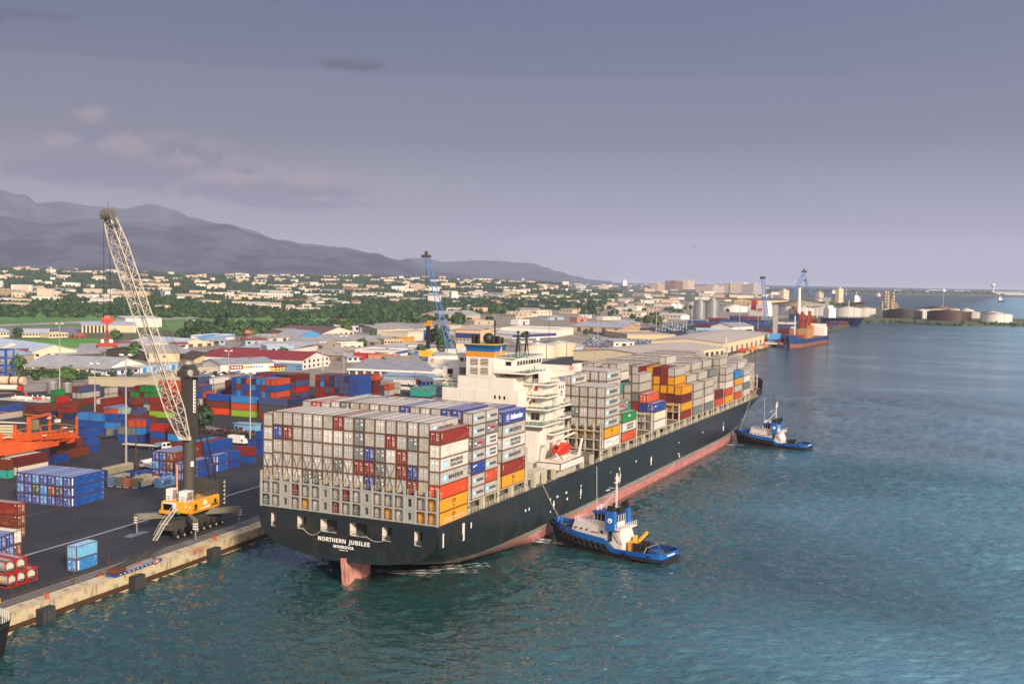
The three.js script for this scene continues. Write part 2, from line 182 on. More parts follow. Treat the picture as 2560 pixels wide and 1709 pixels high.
{ // hills: ridge lines in the photo give their heights at the hills' distance; slopes fall to a foot with gullies
  const ridge = (name, label, D, foot, line, color, rough, sc) => { const N = 420, RW = 26, pos = [], idx = [], uv = []; const x0 = line[0][0], x1 = line.at(-1)[0];
    for (let i = 0; i <= N; i++) { const px = mix(x0, x1, i / N); let k = 0; while (k < line.length - 2 && line[k + 1][0] < px) k++; const t = sstep(0, 1, (px - line[k][0]) / (line[k + 1][0] - line[k][0])), py = mix(line[k][1], line[k + 1][1], t);
      for (let j = 0; j <= RW; j++) { const s = j / RW, d = s <= 0.8 ? mix(foot, D, s / 0.8) : mix(D, D * 1.25, (s - 0.8) / 0.2), top = atDist(px, py, D), b = atDist(px, 700, d), e = s <= 0.8 ? s / 0.8 : 1 - (s - 0.8) / 0.2 * 0.6; const flat = name === 'foothill', h = Math.max(2, top.y), gl = fbm(b.x * sc, b.z * sc, 2.2, 5), sp = 1 - Math.abs(2 * fbm(b.x * sc * 0.6, 9, b.z * sc * 0.6, 4));
        let y = flat ? mix(-4, h, e) : h * Math.pow(e, 1.25) * (1 + 0.55 * (sp - 0.75) * (1 - e)) + h * gl * 0.5 * Math.sin(Math.PI * Math.min(1, e * 0.97)) + h * 0.03 * gl; if (j === 0) y = -5; pos.push(b.x, Math.max(-5, y), b.z); uv.push(b.x, b.z); } }
    for (let i = 0; i < N; i++) for (let j = 0; j < RW; j++) { const a = i * (RW + 1) + j, b = a + RW + 1; idx.push(a, b, b + 1, a, b + 1, a + 1); }
    const g = new THREE.BufferGeometry(); g.setAttribute('position', new THREE.Float32BufferAttribute(pos, 3)); g.setAttribute('uv', new THREE.Float32BufferAttribute(uv, 2)); g.setIndex(idx); g.computeVertexNormals();
    tag(mesh(name, g, mat(color, { rough: 1, map: rough })), label, null, null, 'structure'); };
  const hm = dataTex(256, 256, (i, j) => { const n = tf(i / 256, j / 256, 6, 6), d = sstep(0.6, 0.75, tf(j / 256, i / 256, 12, 4)); const e = sstep(0.3, 0.7, n); return mix3([0.25 + 0.8 * e, 0.3 + 0.75 * e, 0.3 + 0.6 * e], [1, 0.85, 0.7], d * 0.5); }, [1500, 1500]);  // dark mottling painted in to stand for shaded folds and valleys
  ridge('foothill', 'gently rising wooded plain of the far town below the hills', 5200, 2500, FOOT.map(p => [p[0], p[1]]), 0x47523a, hm, 0.0004);
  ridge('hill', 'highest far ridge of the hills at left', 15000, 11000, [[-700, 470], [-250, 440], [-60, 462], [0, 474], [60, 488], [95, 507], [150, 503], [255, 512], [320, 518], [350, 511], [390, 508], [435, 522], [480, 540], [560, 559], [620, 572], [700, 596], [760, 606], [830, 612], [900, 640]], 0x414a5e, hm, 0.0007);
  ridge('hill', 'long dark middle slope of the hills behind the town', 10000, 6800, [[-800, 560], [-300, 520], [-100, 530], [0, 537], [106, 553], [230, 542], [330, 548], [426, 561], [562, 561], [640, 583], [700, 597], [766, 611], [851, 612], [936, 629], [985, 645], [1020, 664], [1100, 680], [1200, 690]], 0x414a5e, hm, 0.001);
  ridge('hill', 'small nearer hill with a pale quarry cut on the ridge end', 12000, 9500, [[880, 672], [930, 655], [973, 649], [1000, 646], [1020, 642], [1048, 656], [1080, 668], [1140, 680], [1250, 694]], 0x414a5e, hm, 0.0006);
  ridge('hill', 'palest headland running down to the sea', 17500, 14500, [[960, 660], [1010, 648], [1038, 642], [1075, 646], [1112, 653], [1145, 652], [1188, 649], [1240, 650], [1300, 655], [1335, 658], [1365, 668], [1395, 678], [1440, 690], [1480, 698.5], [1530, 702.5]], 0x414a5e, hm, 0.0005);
}

// ---------------------------------------------------------------- shipping containers
const KIND = {                                                          // colour word, paint, mark on the side, marks on the doors
  g: ['light grey', '#aeaba3', '', 'a'], h: ['pale grey', '#bcb9b2', '', 'b'], e: ['beige grey', '#aaa596', '', 'c'], M: ['grey', '#b0ada5', 'MAERSK', 'a'], S: ['off-white', '#cdc9c2', 'MAERSK SEALAND', 'b'],
  P: ['slate grey', '#737e7c', 'PO', 'w'], d: ['dark slate', '#6a7572', '', 'w'], F: ['mid blue', '#2a4894', 'Safmarine', 't'], Y: ['yellow', '#d69518', 'MSC', 'y'], W: ['cream white', '#d6d1c4', '', 'b'], w: ['white', '#d9d7d3', 'small', 'b'],
  r: ['rust red', '#82281b', 'code', 't'], R: ['bright red', '#b01f16', 'code', 't'], o: ['orange', '#be4a24', 'code', 't'], O: ['vivid orange', '#de441c', '', 't'], k: ['maroon', '#611f1e', 'code', 't'], C: ['navy blue', '#1f3f8c', 'bird', 't'],
  B: ['blue', '#154a9c', 'strip', 's'], b: ['deep blue', '#173f88', '', 'n'], l: ['light blue', '#2f80c4', 'strip', 's'], L: ['sky blue', '#6cb2de', '', 'n'], n: ['slate blue', '#3d4e78', 'tag', 't'], N: ['dark navy', '#212d5c', 'tag', 't'], G: ['green', '#16803f', 'tag', 't'], v: ['dark green', '#1d4a2e', '', 't'],
  T: ['teal', '#2fa295', '', 't'], i: ['lime green', '#86b02e', '', 't'], D: ['charcoal', '#454b50', 'BELL', 't'], q: ['pale teal', '#8fb5ae', '', 't'], c: ['pale cream', '#cfcfb2', '', 'b'], X: ['white', '#dcdad6', 'CROWLEY', 'b'], z: ['brown', '#6f321a', 'code', 't'], f: ['lilac blue', '#6f86bb', 'SAFMARINE', 't'], u: ['azure', '#1f80c4', '', 't'],
};
const cnv = (w, h) => { const c = document.createElement('canvas'); c.width = w; c.height = h; return [c, c.getContext('2d')]; };
const cTex = c => { const t = new THREE.CanvasTexture(c); t.colorSpace = THREE.SRGBColorSpace; t.anisotropy = 8; return t; };
const star = (x, cx, cy, s) => { x.fillStyle = '#7cc7e8'; x.fillRect(cx - s, cy - s, 2 * s, 2 * s); x.fillStyle = '#f4f4f2'; x.beginPath(); for (let k = 0; k < 14; k++) { const a = k * Math.PI / 7 - Math.PI / 2, q = k % 2 ? s * 0.36 : s * 0.86; x.lineTo(cx + q * Math.cos(a), cy + q * Math.sin(a)); } x.fill(); };
const spaced = (x, s, x0, y, w) => { const m = x.measureText(s).width; x.save(); x.translate(x0, y); x.scale(w / m, 1); x.fillText(s, 0, 0); x.strokeStyle = x.fillStyle; x.lineWidth = 4; x.strokeText(s, 0, 0); x.restore(); };
function weather(x, w, h, amt) { for (let k = 0; k < 70 * amt; k++) { const top = rnd() < 0.5, cx = rnd() * w, L = h * rr(0.03, 0.3); x.globalAlpha = rr(0.05, 0.22); x.fillStyle = pick(['#5a3317', '#6b4524', '#40362c', '#7a5a3a']); const y = top ? 0 : h - L; x.fillRect(cx, y, rr(1, 5), L); } for (let k = 0; k < 40; k++) { x.globalAlpha = rr(0.03, 0.09); x.fillStyle = pick(['#000', '#fff', '#4a3a2a']); x.fillRect(rnd() * w, rnd() * h, rr(4, w * 0.2), rr(3, h * 0.3)); } x.globalAlpha = 1; }
function sideTex(base, logo, long) { const W = long ? 512 : 256, H = 128, [c, x] = cnv(W, H); x.fillStyle = base; x.fillRect(0, 0, W, H); for (let k = 0; k < W; k += 6) { x.globalAlpha = 0.06; x.fillStyle = k % 12 ? '#000' : '#fff'; x.fillRect(k, 0, 3, H); } x.globalAlpha = 1; weather(x, W, H, long ? 1 : 0.6);
  x.textBaseline = 'middle'; const bold = (px, f = 'sans-serif') => { x.font = `bold ${px}px ${f}`; };
  if (logo === 'MAERSK') { const s = long ? 34 : 27; star(x, long ? 92 : 52, 66, s); x.fillStyle = '#202226'; bold(long ? 58 : 40); spaced(x, 'MAERSK', long ? 150 : 92, 68, long ? 270 : 140); }
  if (logo === 'MAERSK SEALAND') { star(x, long ? 96 : 50, 66, long ? 32 : 26); x.fillStyle = '#33353a'; bold(long ? 44 : 34); spaced(x, 'MAERSK', long ? 180 : 92, 42, long ? 230 : 128); spaced(x, 'SEALAND', long ? 180 : 92, 88, long ? 230 : 128); }
  if (logo === 'PO') { const q = long ? 120 : 34, s = long ? 1.4 : 1; x.fillStyle = '#1d2a6b'; x.fillRect(q, 44, 58 * s, 40); x.fillStyle = '#e8643c'; x.fillRect(q + 58 * s, 40, 118 * s, 46); x.fillStyle = '#fff'; bold(30); spaced(x, 'P&O', q + 6 * s, 65, 46 * s); x.fillStyle = '#1d2a6b'; spaced(x, 'Nedlloyd', q + 64 * s, 65, 104 * s); x.fillStyle = '#fff'; x.fillRect(q + 70 * s, 96, 60 * s, 6); x.beginPath(); x.moveTo(W * 0.84, 18); x.lineTo(W * 0.96, 18); x.lineTo(W * 0.90, 34); x.fill(); }
  if (logo === 'Safmarine') { x.strokeStyle = '#fff'; x.lineWidth = 4; x.beginPath(); x.arc(110, 66, 40, 0, 7); x.stroke(); x.fillStyle = '#e9e6e2'; x.fillRect(92, 44, 36, 40); x.fillStyle = '#c03a34'; x.fillRect(92, 58, 36, 12); x.fillStyle = '#fff'; x.font = 'italic bold 74px serif'; spaced(x, 'Safmarine', 172, 64, 270); }
  if (logo === 'SAFMARINE') { x.fillStyle = '#f4f4f4'; bold(40); spaced(x, 'SAFMARINE', 150, 66, 300); }
  if (logo === 'MSC') { x.fillStyle = '#17140f'; bold(74, 'serif'); x.textAlign = 'center'; x.fillText('m', W / 2, 42); bold(46); x.fillText('sc', W / 2, 94); x.textAlign = 'left'; }
  if (logo === 'BELL') { x.fillStyle = '#d8d8d8'; bold(62); spaced(x, 'BELL', 190, 66, 190); }
  if (logo === 'CROWLEY') { x.fillStyle = '#222b3a'; bold(54); spaced(x, 'CROWLEY', 150, 66, 290); }
  if (logo === 'small') { x.fillStyle = '#55585c'; for (let k = 0; k < 7; k++) x.fillRect(70 + k * 24, 46, 16, 10); }
  if (logo === 'code') { x.fillStyle = '#e8e2d8'; x.fillRect(22, 18, 9, 60); for (let k = 0; k < 5; k++) x.clearRect(0, 0, 0, 0); x.fillStyle = base; for (let k = 0; k < 5; k++) x.fillRect(20, 28 + k * 11, 14, 4); x.fillStyle = '#e8e2d8'; x.fillRect(W - 28, 12, 12, 12); }
  if (logo === 'strip') { x.fillStyle = '#eef0f2'; x.fillRect(14, 14, long ? 18 : 16, 100); x.fillStyle = '#d9a63a'; x.fillRect(W - 16, 92, 8, 10); x.fillStyle = '#dfe6ee'; for (let k = 0; k < 4; k++) x.fillRect(W - 22, 14 + k * 9, 9, 4); }
  if (logo === 'bird') { x.fillStyle = '#eef1f5'; x.fillRect(34, 30, 60, 10); x.beginPath(); x.arc(30, 44, 10, 0, 7); x.fill(); x.fillStyle = '#1d3670'; x.fillRect(W * 0.38, 70, W * 0.16, 34); }
  if (logo === 'tag') { x.fillStyle = '#e8ebee'; x.fillRect(W * 0.44, 40, W * 0.14, 22); }
  return cTex(c); }
function doorTex(base, v, alt) { const W = 128, [c, x] = cnv(W, W); x.fillStyle = base; x.fillRect(0, 0, W, W); x.globalAlpha = 0.16; x.fillStyle = '#000'; for (let k = 1; k < 7; k++) x.fillRect(4, k * 18, W - 8, 3); x.globalAlpha = 0.3; x.fillRect(62, 0, 4, W); x.globalAlpha = 1; weather(x, W, W, alt === 2 ? 1.6 : 0.5);
  const sq = (a, b, s, f) => { x.fillStyle = f; x.fillRect(a - s / 2, b - s / 2, s, s); };
  if (v === 'a') { if (alt === 0) sq(38, 36, 14, '#9fd3ea'); else if (alt === 1) { sq(40, 44, 15, '#9fd3ea'); sq(88, 44, 15, '#9fd3ea'); } else { sq(38, 40, 13, '#b9dcea'); sq(90, 38, 12, '#f2f2ee'); } sq(40, 72, 7, '#2a2a2a'); }
  if (v === 'b') { sq(42, 42, 20, '#f4f1ea'); sq(88, 44, 20, '#f4f1ea'); sq(40, 78, 8, '#3a3a3a'); }
  if (v === 'c') { sq(20, 30, 10, '#c8d8dc'); x.fillStyle = '#6a6a66'; for (let k = 0; k < 6; k++) x.fillRect(76, 16 + k * 9, 34, 3); sq(20, 84, 8, '#333'); }
  if (v === 'w') { sq(100, 62, 22, '#f0efe8'); x.fillStyle = '#e8e8e2'; x.fillRect(24, 26, 30, 8); sq(96, 24, 16, '#e4e6e2'); }
  if (v === 't' || v === 's') { x.fillStyle = '#f0ece6'; x.fillRect(14, 22, 34, alt === 1 ? 12 : 8); for (let k = 0; k < 7; k++) x.fillRect(78, 18 + k * 10 + (k > 2 ? 10 : 0), 16 + (k * 7) % 22, 4); if (v === 's' || alt === 1) sq(100, 100, 15, '#dca63a'); if (alt === 2) sq(30, 96, 14, '#eee'); }
  if (v === 'n') { sq(100, 102, 15, '#dca63a'); x.fillStyle = '#8fb4da'; x.fillRect(88, 14, 26, 4); }
  if (v === 'y') { sq(24, 26, 12, '#2a2418'); sq(92, 34, 9, '#3a3020'); }
  return cTex(c); }
const cached = {}; const memo = (k, f) => cached[k] ??= f();
const CW = 2.438, CHT = 2.84, contGeo = len => memo('cg' + len, () => { const h = len / 2, w = CW / 2, H = CHT, f = new MB(), sp = new MB(), s2 = new MB(), rf = new MB(), sh = new MB(), dl = new MB(), dr = new MB(), lb = new MB();
  for (const x of [-1, 1]) for (const z of [-1, 1]) { f.cbox(x * (w - 0.08), H / 2, z * (h - 0.09), 0.16, H, 0.18); for (const y of [0.06, H - 0.06]) f.cbox(x * (w - 0.07), y, z * (h - 0.07), 0.17, 0.135, 0.17); }
  for (const y of [0.075, H - 0.07]) { for (const x of [-1, 1]) f.cbox(x * (w - 0.06), y, 0, 0.12, 0.14, len - 0.37); for (const z of [-1, 1]) f.cbox(0, y, z * (h - 0.07), CW - 0.34, 0.15, 0.13); }
  const x1 = w - 0.05, z1 = h - 0.1, a = 0.14, b = H - 0.13; sp.quad(V(x1, a, z1), V(x1, a, -z1), V(x1, b, -z1), V(x1, b, z1), [0, 0, 1, 1]); s2.quad(V(-x1, a, -z1), V(-x1, a, z1), V(-x1, b, z1), V(-x1, b, -z1), [0, 0, 1, 1]);
  rf.quad(V(-w + 0.1, H - 0.03, z1), V(w - 0.1, H - 0.03, z1), V(w - 0.1, H - 0.03, -z1), V(-w + 0.1, H - 0.03, -z1)); for (let k = -z1 + 1; k < z1; k += 1.6) rf.cbox(0, H - 0.02, k, CW - 0.5, 0.025, 0.7);
  sh.quad(V(w - 0.1, a, -z1), V(-w + 0.1, a, -z1), V(-w + 0.1, b, -z1), V(w - 0.1, b, -z1)); sh.quad(V(-w, 0.05, -h), V(w, 0.05, -h), V(w, 0.05, h), V(-w, 0.05, h));
  const zd = h - 0.09; for (const [d, xa, xb, u0, u1] of [[dl, -w + 0.13, -0.015, 0, 0.5], [dr, 0.015, w - 0.13, 0.5, 1]]) { d.quad(V(xa, a, zd), V(xb, a, zd), V(xb, b, zd), V(xa, b, zd), [u0, 0, u1, 1]); d.quad(V(xb, a, zd), V(xb, a, zd - 0.06), V(xb, b, zd - 0.06), V(xb, b, zd), [0.02, 0, 0.03, 1]); d.quad(V(xa, a, zd - 0.06), V(xa, a, zd), V(xa, b, zd), V(xa, b, zd - 0.06), [0.02, 0, 0.03, 1]); }
  for (const x of [-0.82, -0.28, 0.28, 0.82]) { lb.bar(V(x, a, zd + 0.03), V(x, b, zd + 0.03), 0.035); lb.cbox(x + 0.1, 1.15, zd + 0.035, 0.26, 0.05, 0.03); }
  return { f: f.geometry(), sp: sp.geometry(), s2: s2.geometry(), rf: rf.geometry(), sh: sh.geometry(), dl: dl.geometry(), dr: dr.geometry(), lb: lb.geometry() }; });
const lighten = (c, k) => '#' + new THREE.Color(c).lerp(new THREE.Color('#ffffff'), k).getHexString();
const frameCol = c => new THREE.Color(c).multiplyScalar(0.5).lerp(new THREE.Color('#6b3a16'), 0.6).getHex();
const SPEC = [];                                                        // every container: kind, length, centre of its underside, turned or not, height, wording
const cont = (k, len, p, turned, h, label, group) => { if (k === 'g' && rnd() < 0.3) k = pick(['h', 'e', 'M']); SPEC.push({ k, len, p, turned, h, label, group, d: p.distanceTo(CAM) }); };
function buildContainers() {
  SPEC.forEach(s => s.area = s.len * s.h / (s.d * s.d)); SPEC.sort((a, b) => a.d - b.d); const MOST = 330, rest = new MB(); rest.tint(1, 1, 1);
  SPEC.forEach((s, i) => { const [word, base, logo, dv] = KIND[s.k], long = s.len > 8, g = contGeo(s.len), alt = ri(3), turn = s.turned || 0;
    if (i < MOST) { const t = thing('shipping_container', s.label.replace('@', word), 'container', s.p, turn, s.group); t.scale.y = s.h / 2.9;
      const fm = mat(frameCol(base), { rough: 0.85, map: T.grime }), sm = memo('sm' + s.k + long, () => new THREE.MeshStandardMaterial({ map: sideTex(base, logo, long), roughness: 0.6 })), dm = memo('dm' + s.k + (alt % (s.k === 'g' || s.k === 'M' ? 3 : 2)), () => new THREE.MeshStandardMaterial({ map: doorTex(base, dv, alt), roughness: 0.6 })), pm = mat(base, { rough: 0.6, map: T.grime });
      mesh('frame', g.f, fm, t); mesh('side_panel', g.sp, sm, t); mesh('side_panel', g.s2, sm, t); mesh('roof_panel', g.rf, mat(lighten(base, 0.22), { rough: 0.55, map: T.grime }), t); mesh('end_panel', g.sh, pm, t); mesh('door', g.dl, dm, t); mesh('door', g.dr, dm, t); mesh('locking_bar', g.lb, mat(lighten(base, 0.35), { rough: 0.5 }), t);  // roof paler than the sides: skylight on the tops put into its colour
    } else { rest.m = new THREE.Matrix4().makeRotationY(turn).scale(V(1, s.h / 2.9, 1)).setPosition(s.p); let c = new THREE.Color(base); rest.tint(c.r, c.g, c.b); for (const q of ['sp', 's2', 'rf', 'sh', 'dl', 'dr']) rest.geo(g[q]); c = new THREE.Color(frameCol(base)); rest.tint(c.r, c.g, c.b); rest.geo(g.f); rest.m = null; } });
  if (SPEC.length > MOST) tag(rest.build('container_stack', mat(0xffffff, { vertexColors: true, rough: 0.65, map: T.grime })), 'far stacked shipping containers in many colours beyond the nearer stacks', 'containers', null, 'stuff');
}
const ORD = ['lowest', 'second', 'third', 'fourth', 'fifth', 'sixth', 'seventh', 'eighth', 'ninth', 'tenth', 'eleventh', 'twelfth', 'thirteenth', 'fourteenth', 'fifteenth', 'sixteenth', 'seventeenth'];
const NTH = ['first', ...ORD.slice(1)];

// ---------------------------------------------------------------- the container ship: x to starboard, stern at z = 0, bow towards -z
const SHIPZ = 337, creamS = mat(0xb9b3a0, { rough: 0.7, map: T.streak }), greyS = mat(0xa5a59d, { rough: 0.65, map: T.streak }), shipW = mat(0xe4ddd2, { rough: 0.5, map: T.streak }), greenD = mat(0x4c7a62, { rough: 0.8, map: T.grime }), yelM = paint(0xd8b13a);
const ship = thing('container_ship', 'huge dark hulled container ship stacked with grey containers, leaving the quay', 'ship', [0, 0, 0]);
{
  const prof = [[0, 4.1], [3.5, 4.15], [6.5, 4.4], [9.5, 4.7], [12.3, 5.1], [14.4, 5.5], [16.2, 5.95], [18, 6.75], [19.5, 7.8], [20.6, 8.9], [21.2, 10.4], [21.4, 12], [21.4, 13.55]];
  const drop = z => z < 20 ? z * 0.215 : 4.3 + (z - 20) * 0.1 + Math.max(0, z - 45) * 0.25;
  const wl = z => 21.4 * (1 - Math.sign(Math.max(0, z - 215)) * Math.pow(Math.max(0, z - 215) / 105, 1.8)), dk = z => 21.4 * Math.pow(Math.max(0, 1 - Math.pow(Math.max(0, z - 276) / 61, 2.0)), 0.62);
  const topY = z => mix(13.55, 18.4, sstep(287, 301, z)), hb = (z, y) => Math.max(0, mix(wl(z), dk(z), Math.min(1, Math.pow(Math.max(0, y) / 13.55, 1.05))) );
  const rows = [-2.5, 0, 1.4, 2.6, 3.7, 5.5, 8, 10.5, 13.55, 1e9];
  const N = 12, H = new THREE.DataTexture(new Uint8Array(1), 1, 1);
  const hullTex = dataTex(1024, 512, (i, j) => { const y = j / 512 * 22 - 3, u = i / 1024, n = tf(u, j / 512, 6, 6), s = tf(u, j / 512 * 0.1, 48, 4), f = tf(u, j / 512, 40, 3); let c = [0.118, 0.148, 0.154]; const seam = (Math.abs((u * 110) % 9) < 0.12 ? 0.9 : 1);
    c = c.map(v => v * (0.80 + 0.44 * n) * seam); const scuff = sstep(0.60, 0.78, s) * sstep(14, 3, y) * 0.5; c = mix3(c, [0.24, 0.26, 0.27], scuff); c = mix3(c, [0.28, 0.2, 0.13], sstep(0.66, 0.8, tf(u, j / 512 * 0.15, 30, 3)) * 0.35);
    if (Math.abs(y - 9.3) < 0.05 || Math.abs(y - 6.2) < 0.05) c = c.map(v => v * 0.8);
    const e = y + (f - 0.5) * 0.25; if (e < 3.75) { const k = sstep(2.3, 2.9, e + (n - 0.5) * 1.6); c = mix3([0.74, 0.47, 0.44], [0.52, 0.50, 0.46], k); c = mix3(c, [0.62, 0.42, 0.36], sstep(0.58, 0.7, s) * 0.6); c = mix3(c, [0.86, 0.70, 0.68], sstep(0.6, 0.7, f) * 0.35); if (e < 0.35) c = mix3(c, [0.30, 0.22, 0.16], 0.6); }
    return c; }, [110, 22], true); hullTex.offset.set(0, 3 / 22);
  const hm = new THREE.MeshPhysicalMaterial({ map: hullTex, roughness: 0.38, clearcoat: 0.25, clearcoatRoughness: 0.3 });
  const side = (sgn) => { const P = [], U = [], I = []; const zs = []; for (let z = 0; z < 60; z += 2.5) zs.push(z); for (let z = 60; z < 205; z += 8) zs.push(z); for (let z = 205; z <= 337.01; z += 1.65) zs.push(Math.min(z, 337)); const K = prof.length;
    for (const z of zs) for (let k = 0; k < K; k++) { let x, y; const a = sstep(45, 75, z); const px = prof[k][0], py = k === K - 1 ? 13.55 : prof[k][1] - drop(z); const bi = k / (K - 1), r = k < 1 ? -6 : [-6, -4, -2.5, -1, 0, 1.4, 2.6, 3.75, 5.5, 8, 10.5, 13.5, topY(z)][k]; const bx = hb(z, r);
      x = mix(px, bx, a); y = mix(py, r, a); P.push(sgn * x, y, -z); U.push(z, y); }
    for (let j = 0; j + 1 < zs.length; j++) for (let k = 0; k + 1 < K; k++) { const a = j * K + k, b = a + K; sgn > 0 ? I.push(a, b, b + 1, a, b + 1, a + 1) : I.push(a, b + 1, b, a, a + 1, b + 1); }
    const g = new THREE.BufferGeometry(); g.setAttribute('position', new THREE.Float32BufferAttribute(P, 3)); g.setAttribute('uv', new THREE.Float32BufferAttribute(U, 2)); g.setIndex(I); g.computeVertexNormals(); return g; };
  mesh('hull', mergeGeometries([side(1), side(-1)]), hm, ship);
  // transom with its mooring openings
  const sh = new THREE.Shape(); [...prof.map(([x, y]) => [x, y]), ...prof.slice(1).reverse().map(([x, y]) => [-x, y])].forEach(([x, y], k) => k ? sh.lineTo(x, y) : sh.moveTo(x, y));
  const ports = [[-18.2, -16.9, 9.55, 12.45], [-11.55, -9.4, 9.75, 12.45], [-5.8, -1.8, 9.8, 12.45], [1.3, 5.35, 9.7, 12.4], [8.9, 11.2, 9.55, 12.4], [16.3, 18.1, 9.4, 12.35]];
  for (const [a, b, c, d] of ports) { const h = new THREE.Path(); const r = 0.3; h.moveTo(a + r, c); h.lineTo(b - r, c); h.quadraticCurveTo(b, c, b, c + r); h.lineTo(b, d - r); h.quadraticCurveTo(b, d, b - r, d); h.lineTo(a + r, d); h.quadraticCurveTo(a, d, a, d - r); h.lineTo(a, c + r); h.quadraticCurveTo(a, c, a + r, c); sh.holes.push(h); }
  const tg = new THREE.ShapeGeometry(sh, 6); mesh('transom', tg, hm, ship);
  for (const [a, b, c, d] of ports) { const q = new MB(); q.quad(V(a - 0.05, c, 0), V(a - 0.05, c, -2.4), V(a - 0.05, d, -2.4), V(a - 0.05, d, 0)); q.quad(V(b + 0.05, c, -2.4), V(b + 0.05, c, 0), V(b + 0.05, d, 0), V(b + 0.05, d, -2.4)); q.quad(V(a, c - 0.04, 0), V(b, c - 0.04, 0), V(b, c - 0.04, -2.4), V(a, c - 0.04, -2.4)); const po = q.build('mooring_port', shipW, ship);
    const bk = new MB(); bk.quad(V(a - 0.1, c - 0.1, -2.4), V(b + 0.1, c - 0.1, -2.4), V(b + 0.1, d + 0.1, -2.4), V(a - 0.1, d + 0.1, -2.4)); bk.build('dark_backing', darkM, po); const wn = new MB(); const m = (a + b) / 2; wn.cyl(V(m - 0.5, c + 0.55, -0.9), V(m + 0.6, c + 0.55, -0.9), 0.42, 10); wn.cbox(m + 0.2, c + 0.4, -0.6, 1, 0.5, 0.6); wn.bar(V(a, c + 0.9, -0.15), V(b, c + 0.9, -0.15), 0.06); wn.bar(V(a, c + 0.5, -0.15), V(b, c + 0.5, -0.15), 0.06); wn.build('winch', mat(0x3a3f41, { rough: 0.6 }), po); }
  for (const [z0, z1, y0, y1] of [[-0.7, -2.7, 9.1, 11.9], [-6.2, -11.6, 8.7, 12.3], [-13.3, -14.8, 10.6, 11.8]]) { const q = new MB(); q.box(21.36, y0, z1, 21.44, y1, z0); const po = q.build('mooring_port', shipW, ship); const r = new MB(); r.box(21.35, y0 - 0.04, z1 + (z0 - z1 > 3 ? 1.1 : 0.6), 21.47, y1 + 0.04, z0 + 0.04); for (let z = z1 + 1; z < z0 - 0.3; z += 1.1) r.bar(V(21.5, y0 + 0.2, z), V(21.5, y0 + 1.4, z), 0.1); r.build('dark_backing', darkM, po); }  // side ports are flat: dark panel paints the shade inside, pale strip the inner wall
  const sag = (a, b, s) => { const o = []; for (let k = 0; k <= 12; k++) { const t = k / 12; o.push(V(mix(a[0], b[0], t), mix(a[1], b[1], t) - s * 4 * t * (1 - t), 0.12)); } return o; }; for (const [a, c, d, pale] of [[[-10.2, 10.1], [-5.5, 10.2], 1.3, 1], [[5.2, 10.0], [9.8, 9.8], 0.7, 1], [[-17.4, 10], [-11.2, 10.1], 0.5], [[-9.6, 10.1], [-5.4, 10.1], 0.4], [[-2.4, 9.8], [1.6, 9.9], 0.6]]) { const m = new MB(); m.rope(sag(a, c, d), pale ? 0.06 : 0.05); m.build('mooring_line', mat(pale ? 0xb9b7a6 : 0x5a3a32, { rough: 0.9 }), ship); }
  // deck, bulwark rail, rudder
  { const P = []; for (let z = 0; z <= 337; z += 4) P.push(new THREE.Vector2(hb(z, 13.5), z)); const s = new THREE.Shape([...P, ...P.slice().reverse().map(p => new THREE.Vector2(-p.x, p.y))]); const g = new THREE.ShapeGeometry(s); g.rotateX(-Math.PI / 2); g.translate(0, 13.46, 0); mesh('deck', g, mat(0x6d6b60, { rough: 0.85, map: T.grime }), ship); }
  const rud = new MB(); const R1 = [[-0.3, 4.6], [0.3, 3.7], [-0.45, -2], [-9.9, 1.3], [-9.6, -2], [-10, 4.6]]; rud.hex([V(-0.55, -2, -0.3), V(0.55, -2, -0.3), V(0.2, -2, -9.6), V(-0.2, -2, -9.6), V(-0.55, 5, 0.6), V(0.55, 5, 0.6), V(0.2, 3.4, -9.8), V(-0.2, 3.4, -9.8)]); rud.build('rudder', mat(0xd0968c, { rough: 0.75, map: T.concrete }), ship);
  // hull marks along the starboard side
  const onSide = (px, py) => { const v = sight(px, py), t = (21.4 - CAM.x) / v.x; return CAM.clone().addScaledVector(v, t); };
  const mk = new MB(); const z3 = (x, y) => onSide(1220 + x / 4.9, 1040 + y / 4.9), z4 = (x, y) => onSide(1480 + x / 6.031, 960 + y / 6.031), z5 = (x, y) => onSide(1700 + x / 6.533, 880 + y / 6.533);
  for (const [f, x, y, h, w] of [[z3, 1138, 930, 1.9, 0.5], [z3, 806, 1085, 2.0, 0.5], [z3, 1140, 852, 0.5, 0.5], [z3, 765, 1020, 0.6, 0.4], [z3, 850, 985, 0.5, 0.9], [z3, 960, 935, 0.5, 0.9], [z3, 970, 1012, 0.6, 0.8], [z3, 1132, 995, 0.4, 0.5], [z3, 765, 1170, 0.4, 0.5], [z3, 460, 1155, 0.6, 0.5], [z3, 503, 1137, 0.6, 0.5], [z3, 1510, 687, 0.6, 0.5], [z4, 290, 1328, 0.6, 0.6], [z4, 414, 1273, 0.6, 0.6], [z4, 666, 1161, 0.6, 0.6], [z4, 895, 1145, 2.2, 0.7], [z4, 893, 1210, 0.4, 0.6], [z4, 406, 1436, 0.5, 0.6], [z4, 1310, 1050, 0.6, 0.8], [z4, 1320, 1085, 0.6, 0.8], [z4, 1312, 880, 0.4, 0.6], [z5, 711, 1240, 2.0, 0.8], [z5, 712, 1163, 0.4, 0.7], [z5, 373, 1308, 0.5, 0.8]]) { const p = f(x, y); if (p.z > -260) { mk.cbox(21.42, p.y, p.z, 0.05, h, w); if (h > 1.5) mk.cbox(21.42, p.y + 0.1, p.z, 0.045, 0.35, w * 2); } } mk.build('hull_mark', mat(0xe8e6e0, { rough: 0.6 }), ship);
